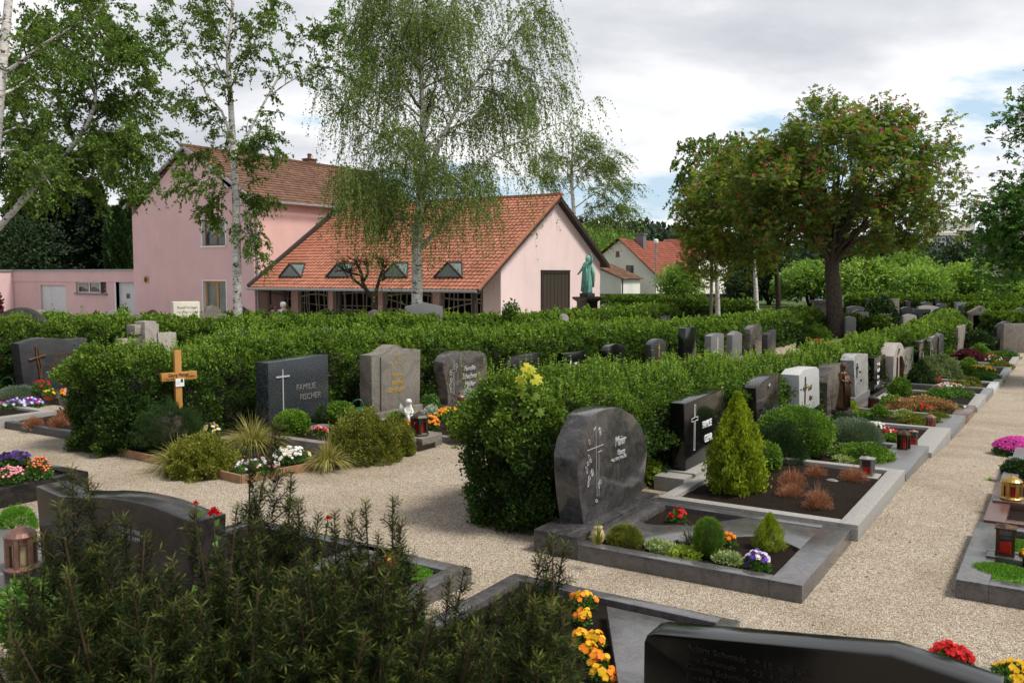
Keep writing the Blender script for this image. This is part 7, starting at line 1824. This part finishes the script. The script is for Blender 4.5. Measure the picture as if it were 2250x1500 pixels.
flowers('pansies', 'orange pansies left of the small lantern on concrete edging', 908, 942, 30, 20, [(P_ORA, 1)], 22, .06, .1, 19)
shrub('silver_ragwort', 'silver leaved plant between lantern and orange flowers', 'plant', 948, 918, 34, 26, L_SILV, .045, T_LEAF, 1, 'dome', seed=33, dz=.08)
shrub('silver_ragwort', 'silver leaved plant before the two part headstone', 'plant', 1030, 888, 40, 34, L_SILV, .045, T_LEAF, 1, 'dome', seed=34, dz=.08)
shrub('garden_shrub', 'light green fern like plant beside the weathered brown headstone', 'plant', 945, 898, 46, 34, L_GREEN, .05, T_LEAF, 1, 'spray', seed=35, dz=.08)
shrub('garden_shrub', 'small green bush before the cherub', 'shrub', 872, 940, 50, 34, L_BOX, .035, T_LEAF, 1.2, 'dome', seed=36, dz=.1)
shrub('garden_shrub', 'green cushion at the front of the orange flowered grave', 'shrub', 1015, 965, 50, 24, L_OLIVE, .03, T_LEAF, 1.2, 'dome', seed=37, dz=.08)
lantern('small dark six sided lantern with domed lid and red glass on concrete edging', 922, 960, 58, IRON, 'hex', .15, .62, base=G_OLD)
lantern('copper lantern half hidden behind the near hedge at the two part headstone', 1013, 894, 30, COPPER, 'round', .1, .5)
watering_can('green plastic watering can behind the rounded shrub', 792, 922, 44)
watering_can('green plastic watering can left of the wavy anthracite headstone', 24, 875, 46)
# cherub
b = at(896, 938, .1); r = thing('cherub_figurine', 'white seated cherub figurine before the weathered brown headstone', 'figurine', tuple(b), R(62)); k = (938 - 876) / ppm(b)
m = MB(); V, Q = blob_quads(lambda D: D * np.array([.2, .2, .2]) * k * (1 + .15 * np.sin(D[:, :1] * 9)) + np.array([0, .02 * k, .18 * k])); leaf_obj('rock', [(V, Q, np.full(len(V), .5), 0)], MARBLE_W, r)
V = [(0, 0, .42), (0, -.02, .58), (0, -.06, .70), (0, -.09, .78), (0, -.12, .88), (-.07, -.12, .42), (-.07, -.24, .40), (-.06, -.26, .16), (.07, -.12, .42), (.07, -.24, .42), (.06, -.28, .18), (-.13, -.05, .66), (-.14, -.16, .54), (-.03, -.24, .52), (.13, -.05, .66), (.14, -.16, .54), (.04, -.24, .52)]
skin_mesh('body', [(x * k, y * k, z * k) for x, y, z in V], [(0, 1), (1, 2), (2, 3), (3, 4), (0, 5), (5, 6), (6, 7), (0, 8), (8, 9), (9, 10), (2, 11), (11, 12), (12, 13), (2, 14), (14, 15), (15, 16)], [q * k for q in (.1, .1, .09, .05, .095, .07, .05, .035, .07, .05, .035, .05, .035, .03, .05, .035, .03)], MARBLE_W, r)
m = MB(); m.v = []; V, Q = blob_quads(lambda D: D * np.array([.11, .11, .10]) * k * (1 + .12 * np.sin(D[:, :1] * 14 + D[:, 2:] * 11)) + np.array([0, -.10 * k, .92 * k])); leaf_obj('hair', [(V, Q, np.full(len(V), .5), 0)], MARBLE_W, r)
for s_ in (-1, 1): m = MB(); m.add([(s_ * .04 * k, .06 * k, .6 * k), (s_ * .2 * k, .16 * k, .85 * k), (s_ * .24 * k, .16 * k, .7 * k), (s_ * .16 * k, .12 * k, .55 * k), (s_ * .04 * k, .09 * k, .6 * k), (s_ * .2 * k, .19 * k, .85 * k), (s_ * .24 * k, .19 * k, .7 * k), (s_ * .16 * k, .15 * k, .55 * k)], [(0, 1, 2, 3), (7, 6, 5, 4), (0, 4, 5, 1), (1, 5, 6, 2), (2, 6, 7, 3), (3, 7, 4, 0)]); m.build('wing', MARBLE_W, r)

# third row, left edge
for i, (x, y, w_, h_, lab) in enumerate([(75, 943, 44, 28, 'dry heather leftmost in the low dark grave border'), (128, 943, 44, 30, 'dry heather in the middle of the low dark grave border'), (148, 928, 50, 34, 'tall wispy dry heather behind the middle one'), (188, 960, 46, 44, 'brown dry heather next to the hedge end')]):
    shrub('heather', lab, 'heather', x, y, w_, h_, L_HEATH, .04, T_NEEDLE, .9, 'spray', seed=40 + i, fuzz=.3, up=.5, stem=False, group=GH, dz=.06, blades=120)
flowers('pansies', 'violet pansies in the granite bed at the left edge', 50, 898, 92, 22, [(P_PUR, .5), (P_LIL, .4), (P_MAG, .15)], 90, .06, .12, 21)
shrub('blue_fescue', 'grey green feathery plant behind the violet pansies', 'shrub', 40, 875, 80, 26, L_BLUE, .05, T_NEEDLE, 2.5, 'spray', seed=44, fuzz=.2, stem=False, dz=.12)
def pot(label, px, py, wpx, hpx, mat, dz=.1):
    p = at(px, py, dz); k = ppm(p); r = thing('flower_pot', label, 'flower pot', tuple(p)); w_ = wpx / k / 2; h = hpx / k; m = MB(); m.lathe([(w_ * .7, 0), (w_, h * .85), (w_ * 1.06, h * .87), (w_ * 1.06, h), (w_ * .9, h), (w_ * .85, h * .8)], 18); m.build('pot', mat, r, smooth=False)
pot('dark flower pot with red flowers before the wavy headstone', 90, 872, 24, 16, G_ANTH); flowers('potted_flowers', 'red flowers in the dark pot before the wavy headstone', 92, 862, 44, 30, [(P_RED, 1)], 14, .06, .2, 22, gc=.8)
pot('terracotta bowl beside the dark flower pot', 108, 878, 28, 12, TERRA); flowers('potted_flowers', 'yellow flowers in the terracotta bowl', 110, 870, 34, 14, [(P_YEL, 1)], 12, .05, .18, 23, gc=.7)
pot('grey zinc tub with orange and violet pansies beside the hedge end', 152, 892, 44, 22, G_GREY); flowers('potted_flowers', 'orange and violet pansies in the grey tub', 155, 876, 44, 26, [(P_ORA, .6), (P_PUR, .4), (P_LIL, .2)], 34, .07, .25, 24, gc=.8)
bush_px('cone_conifer', 'small pointed conifer before the garage door', 'conifer', 215, 690, 26, 28, 30, 1500, .1, L_THUJA, 47, lobes=5)
bush_px('garden_shrub', 'pale green sapling before the garage door', 'shrub', 275, 695, 30, 38, 29, 700, .1, L_BIRCHD, 48, lobes=5)
bush_px('garden_shrub', 'dark red leaved bush at the left edge before the annex', 'shrub', -6, 690, 36, 60, 34, 1500, .1, L_PURP, 49, lobes=5)
bush_px('garden_shrub', 'taller hedge shoots before the pink gable', 'shrub', 1120, 690, 70, 30, 31, 2500, .1, L_HEDGE, 46, lobes=6)

# ------------------------------------------------------------------ right of the path
GB = dict(front='x0')
def border_r(label, x0, x1, y0, y1, mat, h, w, fw, **kw):
    r = border(label, -x1, -x0, 0, 1, mat, h, w, fw, soil=False) if False else None
    yc = (y0 + y1) / 2; g = gz(yc); r = thing('grave_border', label, 'grave border', ((x0 + x1) / 2, yc, g)); a, b = (x1 - x0) / 2, (y1 - y0) / 2
    for q in ((-a, -a + fw, -b, b), (-a + fw, a, -b, -b + w), (-a + fw, a, b - w, b)):
        m = MB(); m.box(q[0], q[1], q[2], q[3], -.12, h); m.build('kerb', mat, r, bevel=.006)
    m = MB(); nx, ny = 14, 12; vs = []
    for j in range(ny + 1):
        for i in range(nx + 1):
            x = -a + fw - .01 + (2 * a - fw) * i / nx; y = -b + w - .01 + (2 * b - 2 * w + .02) * j / ny; vs.append((x, y, h - .05 + .03 * mnoise.noise(Vector(((x + x0) * 4, (y + y0) * 4, 9)))))
    m.add(vs, [(j * (nx + 1) + i, j * (nx + 1) + i + 1, (j + 1) * (nx + 1) + i + 1, (j + 1) * (nx + 1) + i) for j in range(ny) for i in range(nx)]); m.build('soil', SOIL, r, smooth=True); return r


border_r('dark polished grave surround with moss cushions, nearest on the right of the path', -.64, 1.3, 7.2, 9.02, G_MKERB, .14, .15, .22)
border_r('reddish granite grave surround with the brass lantern', -.6, 1.3, 9.12, 10.9, G_RED, .14, .13, .18)
border_r('grey granite grave surround right of the path, beside magenta flowers', -.58, 1.3, 10.96, 12.7, G_GREY, .14, .12, .16)
border_r('grey granite grave surround with magenta cushion at the right edge', -.56, 1.3, 12.8, 14.6, G_GREY, .14, .12, .16)
lantern('square bronze lantern with red candle on a grey block amid moss', 2208, 1222, 72, BRONZE, 'square', .14, .5, base=G_MAIER)
lantern('shiny brass lantern with arched red glass on red granite', 2222, 1100, 58, BRASS, 'round', .14, .62, base=G_RED)
def moss(label, px, py, wpx, seed, dz=.1, hh=.05):
    p = at(px, py, dz); w_ = wpx / ppm(p) / 2; r = thing('moss_cushion', label, 'moss', tuple(p)); rng = np.random.default_rng(seed); n = 5200; d = rng.normal(0, .45, (n, 2)); d = d[np.linalg.norm(d, axis=1) < 1]; z = np.sqrt(1 - np.linalg.norm(d, axis=1) ** 2) * hh
    P = np.stack([d[:, 0] * w_, d[:, 1] * w_ * .8, z], 1); V, Q, t = leaf_arrays(P, rng.normal(0, .5, P.shape) + np.array([0, 0, .9]), .016 * rng.uniform(.7, 1.3, len(P)), T_LEAF, np.clip(rng.normal(.5, .2, len(P)), 0, 1), rng=rng)
    V2, Q2 = blob_quads(lambda D: D * np.array([w_ * .95, w_ * .76, hh * .9]), 20, 11); leaf_obj('moss', [(V, Q, t, 0), (V2, Q2, np.full(len(V2), .4), 0)], L_MOSS, r)
moss('bright moss cushion along the front of the dark surround right of the path', 2200, 1262, 150, 1); moss('moss cushion behind the square bronze lantern', 2245, 1205, 110, 2)
flowers('pansies', 'orange and yellow flowers at the right edge amid moss', 2256, 1240, 30, 30, [(P_ORA, .6), (P_YEL, .6)], 16, .05, .1, 31)
flowers('moss_phlox', 'large magenta flowering cushion at the right edge', 2238, 1004, 110, 48, [(P_MAG, 1)], 1100, .035, .0, 32, gc=.9, stalk=.01)
shrub('ground_cover', 'low green plants behind the brass lantern', 'shrub', 2235, 1045, 60, 34, L_DKSH, .03, T_LEAF, 1.2, 'dome', seed=51, dz=.1)

# ------------------------------------------------------------------ foreground graves, seen from behind or over their stones
r = stone_thing('long dark headstone with sloping right shoulder at the bottom edge, faint lettering', (-.93, 3.52, 0), 0, name='headstone')
zt = .85; pr_ = lambda px, py, Y: ((q := on_y(px, py, Y)).x + .93, q.z)
o = face_pts  # same outline in the x z plane of this stone
A1, A2, A3 = pr_(1415, 1386, 3.52), pr_(1958, 1440, 3.52), pr_(2200, 1522, 3.52)
m = MB(); m.prism_y([(A1[0], 0), (A3[0] + .0, 0), (A3[0], A3[1]), (A2[0], A2[1]), (A1[0] + .05, A1[1]), (A1[0] + .012, A1[1] - .016), (A1[0], A1[1] - .05)], 0, .17); m.build('stone', G_BLACK, r, bevel=.008)
for i, (s_, px, py) in enumerate((('Adam Schmidt   * 15. 6. 1905', 1508, 1424), ('Eva Schmidt   * 23. 4. 1908', 1510, 1447), ('Gunda Schmidt   * 6. 8. 1931', 1508, 1466), ('Ewald Kern   * 12. 2. 1936', 1508, 1486))):
    q = pr_(px, py, 3.52); text_obj(s_, .034, DIMP, r, q[0], q[1], -.003, sx=1.3)
m = MB(); m.box(-.62, .62, -.06, .3, -.1, .16); m.build('plinth', G_BLACK, r, bevel=.008)
r = border('polished grey grave surround with bare slab, behind the bottom edge headstone', -3.5, -1.75, 3.9, 5.6, G_MKERB, .13, .12, .12)
a = [at(x, y, .2) for x, y in ((1332, 1330), (1452, 1356), (1560, 1385), (1500, 1540), (1365, 1540))]
r = thing('grave_slab', 'light reflecting grey slab left of the bottom edge headstone', 'grave slab', (a[0].x, a[0].y, 0)); m = MB(); m.prism_z([(q.x - a[0].x, q.y - a[0].y) for q in a][::-1], .0, .2); m.build('slab', G_MKERB, r, bevel=.006)
border('dark polished kerb seen between yew tips and yellow pansies', -1.7, -.62, 3.75, 5.55, G_GREY, .12, .12, .12)
GY_ = 'yellow pansies in the bed at the bottom edge'
for i, (x, y, w_) in enumerate([(1283, 1338, 60), (1280, 1372, 40), (1310, 1425, 46), (1296, 1452, 44), (1315, 1475, 50), (1275, 1420, 40), (1325, 1502, 56)]):
    flowers('yellow_pansies', ['topmost yellow pansies beside the yew', 'small yellow pansies under the topmost ones', 'yellow pansies next to the grey slab, middle', 'yellow pansies left of the slab, lower middle', 'large yellow pansies by the slab, low', 'yellow pansies touching the yew needles', 'lowest yellow pansies at the bottom edge'][i], x, y, w_, 30, [(P_YEL, .6), (P_ORA, .45)], 10 + w_ // 8, .055, .12, 70 + i, group=GY_, gc=.5, leaf=.03)
flowers('chrysanthemums', 'dark red chrysanthemums at the bottom right behind the faintly lettered stone', 2090, 1475, 92, 52, [(P_RED, 1)], 60, .045, .12, 81, leaf=.03)
flowers('pansies', 'yellow pansies in the bottom right corner', 2230, 1500, 90, 30, [(P_YEL, 1)], 24, .055, .12, 82)
border('pale kerb in the bottom right corner with red chrysanthemums', -.58, 1.3, 4.4, 5.75, G_GREY, .1, .12, .12)

Y = 3.62
r = stone_thing('dark veined double headstone with wavy top behind the yew bush', (-5.45, Y, 0), 0); pr_ = lambda px, py: ((q := on_y(px, py, Y)).x + 5.45, q.z)
o = [pr_(*q) for q in ((98, 1330), (424, 1366), (431, 1146), (400, 1138), (365, 1124), (335, 1112), (305, 1104), (270, 1097), (240, 1093), (210, 1091), (180, 1092), (130, 1090), (78, 1067))]; m = MB(); m.prism_y([(x, max(z, .05)) for x, z in o], 0, .24); m.build('stone', G_DARKV, r, bevel=.012)
m = MB(); m.box(-1.05, .92, -.05, .32, -.1, .14); m.build('plinth', G_DARKV, r, bevel=.008)
q = pr_(262, 1165); text_obj('* 12. 8. 1951', .045, GREYP, r, q[0], q[1], -.003); q = pr_(262, 1180); text_obj('† 27. 8. 1991', .045, GREYP, r, q[0], q[1], -.003)
r = border('grey slab covered grave behind the wavy double headstone', -6.4, -4.6, 3.95, 5.6, G_MAIER, .12, .14, .14)
r = border('dark kerbed flower bed at the left edge in front of the gravel walk', -11.2, -9.2, 4.6, 5.75, G_DARKV, .2, .13, .13)
sl_ = thing('grave_slab', 'grey polished slab with a lantern at the lower left edge', 'grave slab', (-7.3, 3.6, 0)); m = MB(); m.box(-.85, .62, -1.1, .55, -.05, .16); m.build('slab', G_GREY, sl_, bevel=.008)
lantern('weathered copper lantern with fluted lid at the lower left edge', 48, 1250, 100, COPPER, 'round', .16, .56, glass=CREAMG)
flowers('daisies', 'pink double daisies at the left edge', 24, 1062, 56, 40, [(P_PIN, 1)], 60, .034, .2, 83, leaf=.03)
flowers('pansies', 'dark violet pansies behind the pink daisies', 30, 1022, 70, 26, [(P_DPUR, 1), (P_PUR, .2)], 44, .06, .2, 84)
flowers('wallflowers', 'orange and red wallflowers right of the pink daisies', 86, 1052, 56, 50, [(P_ORA, .6), (P_RED, .3), (P_PIN, .3)], 80, .028, .2, 85, leaf=.03)
shrub('garden_shrub', 'olive green cushion behind the copper lantern', 'shrub', 36, 1172, 84, 56, L_MOSS, .03, T_NEEDLE, 2.4, 'dome', seed=52, dz=.1)
border('slate kerb with moss and red yellow flowers right of the yew tips', -5.0, -3.86, 4.6, 5.55, G_MKERB, .12, .16, .16)
moss('flat bright moss inside the slate kerb', 905, 1260, 100, 3, .09, .03)
flowers('pansies', 'red and yellow flowers beside the flat moss', 850, 1265, 44, 40, [(P_RED, .5), (P_YEL, .5)], 22, .05, .1, 86)
# roses behind the yew
b = Vector((-4.42, 3.46, 0)); r = thing('rose_bush', 'red rose stems beside the right end of the wavy double headstone', 'rose bush', tuple(b)); m = MB(); P, Dn, C = [], [], []
for (px, py, sz) in ((470, 1130, 28), (430, 1107, 13), (720, 1141, 16)):
    q = on_d(px, py, depth(b) if px < 600 else depth(b) + .3) - b; s0 = Vector((q.x * .8, q.y * .8, 0)); m.tube([s0, s0.lerp(q, .5) + Vector((.02, 0, 0)), q], [.006, .005, .004], 5); C.append((q, sz / ppm(b)))
    for t in np.linspace(.35, .92, 9): P.append(np.array(s0.lerp(q, t))); Dn.append(RNG.normal(0, 1, 3) + np.array([0, 0, .3]))
m.build('stems', B_TWIG, r); V, Q, t = leaf_arrays(np.array(P), np.array(Dn), .06, T_ROUND, np.full(len(P), .5)); leaf_obj('leaves', [(V, Q, t, 0)], L_GREEN, r)
for q, s_ in C:
    PP, DD = [], []
    for k in range(26): a = k * 2.4; h = k / 26; PP.append(np.array(q) + np.array([math.cos(a), math.sin(a), 0]) * s_ * .16 * (h + .1) + np.array([0, 0, s_ * .2 * (1 - h)])); DD.append(np.array([math.cos(a) * h, math.sin(a) * h, 1.1 - h]))
    V, Q, t = leaf_arrays(np.array(PP), np.array(DD), s_ * .5, T_ROUND, np.clip(RNG.normal(.5, .2, 26), 0, 1)); leaf_obj('rose_blossom', [(V, Q, t, 0)], P_RED, r)

# ------------------------------------------------------------------ yew bush close to the camera
rng = np.random.default_rng(5); rp = random.Random(5)
yb = on_d(560, 1480, 2.9); yew = thing('yew_bush', 'dark yew bush with upright shoots filling the foreground', 'yew bush', (yb.x, yb.y, 0)); st = MB(); NP, ND, NS, NT = [], [], [], []
O = np.array((yb.x, yb.y, 0))
def needles(a, b, dens, ln, flat=None):
    a, b = np.array(a), np.array(b); L = np.linalg.norm(b - a); n = max(6, int(L * dens)); f = np.linspace(0, 1, n); ax = (b - a) / (L + 1e-9)
    p = a + (b - a) * f[:, None]; ang = np.arange(n) * 2.4 + rng.random() * 6; e = unit(np.cross(ax, np.array([.3, .4, .85]))); g = np.cross(ax, e)
    d = e * np.cos(ang)[:, None] + g * np.sin(ang)[:, None] + ax * (.35 + .45 * f[:, None]) + rng.normal(0, .12, (n, 3))
    NP.append(p - O); ND.append(d); NS.append(ln * rng.uniform(.75, 1.15, n)); NT.append(np.clip(.25 + .55 * f ** 5 + rng.normal(0, .13, n), 0, 1))
tops = [(158, 1028, 2.7, 1), (192, 1052, 2.75, .8), (128, 1105, 2.6, .7), (270, 1135, 2.9, .7), (425, 1118, 2.8, .9), (318, 1175, 2.7, .7), (225, 1200, 2.5, .6), (605, 922, 2.9, 1.2), (548, 985, 2.95, 1.0), (640, 1040, 2.95, .9), (575, 1060, 2.8, .9), (700, 1130, 3.0, .9), (735, 1125, 2.9, .8), (803, 1102, 3.0, .9), (863, 1090, 3.0, 1.0), (775, 1125, 3.1, .8), (885, 1140, 2.9, .7), (655, 1100, 2.7, .8), (520, 1115, 2.7, .8), (480, 1200, 2.6, .7), (880, 1200, 2.8, .6), (990, 1270, 2.8, .7), (1020, 1250, 2.9, .6), (925, 1285, 2.6, .6), (1215, 1175, 3.0, .9), (1190, 1215, 2.95, .7), (1240, 1195, 3.0, .6), (1165, 1285, 2.8, .6), (1090, 1310, 2.7, .7), (1130, 1290, 2.9, .5), (60, 1250, 2.5, .6), (20, 1340, 2.4, .5), (95, 1175, 2.6, .5), (380, 1230, 2.5, .6), (800, 1390, 2.2, .7), (330, 1440, 2.0, .6), (620, 1300, 2.4, .6), (1050, 1370, 2.4, .6), (1210, 1330, 2.5, .5), (950, 1350, 2.3, .5), (700, 1260, 2.5, .5), (150, 1330, 2.3, .5), (440, 1330, 2.3, .5)]
shoots = [(on_d(x, y, d), s_, 2) for x, y, d, s_ in tops]
env = lambda x: np.interp(x, [-60, 60, 150, 330, 480, 560, 660, 760, 880, 940, 1020, 1120, 1180, 1250], [1380, 1330, 1170, 1260, 1250, 1150, 1190, 1200, 1180, 1330, 1330, 1370, 1290, 1290])
for k in range(135):
    cxx, sdd = rp.choice([(180, 90), (60, 60), (330, 80), (450, 70), (600, 55), (600, 45), (680, 50), (790, 60), (860, 45), (980, 60), (1080, 60), (1205, 35), (1205, 35)]); x = rp.gauss(cxx, sdd); y = env(x) + rp.uniform(-20, 60) + 240 * rp.random() ** 1.3; shoots.append((on_d(x, y, rp.uniform(2.2, 3.15)), rp.uniform(.4, .8), 1))
for tip, s_, big in shoots:
    ba = Vector((tip.x + rp.gauss(0, .12), tip.y + rp.gauss(0, .12), 0)); ba = ba.lerp(Vector((yb.x, yb.y, 0)), .25); mid = ba.lerp(tip, .6) + Vector((rp.gauss(0, .05), rp.gauss(0, .05), 0))
    pl = smooth([ba, mid, tip], 14); st.tube([q - yew.location for q in pl], [.008 - .0004 * i for i in range(len(pl))], 5)
    Lz = .6 * s_ + .2; n = int(20 * s_ + 9); dn = (Vector((ba.x, ba.y, 0)) - tip).normalized()
    needles(tip + dn * .5 * s_, tip, 560, .030)
    for k in range(n):
        f = (k + rp.random()) / n; q = tip + dn * (Lz * f + .02)
        a = rp.random() * 6.28; L = (.02 + .17 * f) * rp.uniform(.5, 1.35); d = Vector((math.cos(a), math.sin(a), rp.uniform(.35, 1.1))).normalized(); e = q + d * L + Vector((0, 0, .2 * L))
        st.tube([q - yew.location, e - yew.location], [.0028, .0015], 4); needles(q, e, 520, .028)
        if f > .3:
            for _ in range(2 if f < .6 else 3): q2 = q.lerp(e, rp.uniform(.3, .8)); d2 = (d + Vector((rp.gauss(0, .5), rp.gauss(0, .5), rp.gauss(.3, .4)))).normalized(); needles(q2, q2 + d2 * L * .65, 500, .027)
st.build('stems', plain('reddish yew bark', (.05, .032, .018), .8, .2), yew, smooth=True, recalc=False)
V, Q, t = leaf_arrays(np.concatenate(NP), np.concatenate(ND), np.concatenate(NS), (np.array([(0, -.045, 0), (.5, -.062, .03), (1, 0, -.12), (.5, .062, .03)]), np.array([(0, 1, 2, 3)])), np.concatenate(NT), rng=rng); leaf_obj('needles', [(V, Q, t, 0)], L_YEW, yew)
# bright leafy plant low at the left, between yew and slab
shrub('garden_shrub', 'bright green leafy plant at the lower left behind the yew', 'shrub', 75, 1420, 150, 150, L_GREEN, .05, T_LEAF, .7, 'ball', seed=55, dz=.2, tint=.6, back=.2)
# litter blown against the kerbs
n = 420; lx = np.concatenate([rng.normal(-1.42, .10, 150), rng.normal(-.78, .10, 90), rng.uniform(-7, -.7, 180)]); ly = np.concatenate([rng.uniform(6, 20, 150), rng.uniform(7, 16, 90), rng.uniform(5.6, 9.5, 180)])
keep = ~((lx < -1.55) & (lx > -3.9) & (ly > 6.4)); lx, ly = lx[keep], ly[keep]
Pl = np.stack([lx, ly, np.array([gz(y) for y in ly]) + .006], 1); V, Q, t = leaf_arrays(Pl, np.stack([rng.normal(size=len(lx)), rng.normal(size=len(lx)), rng.normal(0, .12, len(lx))], 1), rng.uniform(.015, .04, len(lx)), T_LEAF, rng.random(len(lx)), nrm=np.tile([0, 0, 1.0], (len(lx), 1)) + rng.normal(0, .2, (len(lx), 3)), rng=rng)
tag(leaf_obj('fallen_leaves', [(V, Q, t, 0)], leafmat('fallen leaf', (.08, .04, .02), (.2, .11, .05), (.36, .26, .12), .1, gain=1.0)), 'dry leaves and bud scales scattered over the gravel', 'leaf litter', kind='stuff')
# small weeds in the gravel
for i, (x, y) in enumerate([(2172, 1055), (1880, 1182), (1060, 1160), (1000, 985)]): tuft('weed', ['small yellow green weed in the path near the brass lantern', 'little weed at the corner of the light granite kerb', 'weeds at the foot of the near hedge end', 'tiny weed before the concrete edging'][i], 'weed', x, y, 30, 10, L_LIME if i < 2 else L_OLIVE, 26, 0, 90 + i, .7)
for o in list(bpy.data.objects):
    if o.parent is None and o.type in ('MESH', 'EMPTY') and 'kind' not in o and 'label' not in o: print('UNLABELLED', o.name)
print('faces', sum(len(o.data.polygons) for o in bpy.data.objects if o.type == 'MESH'), 'objects', len(bpy.data.objects))
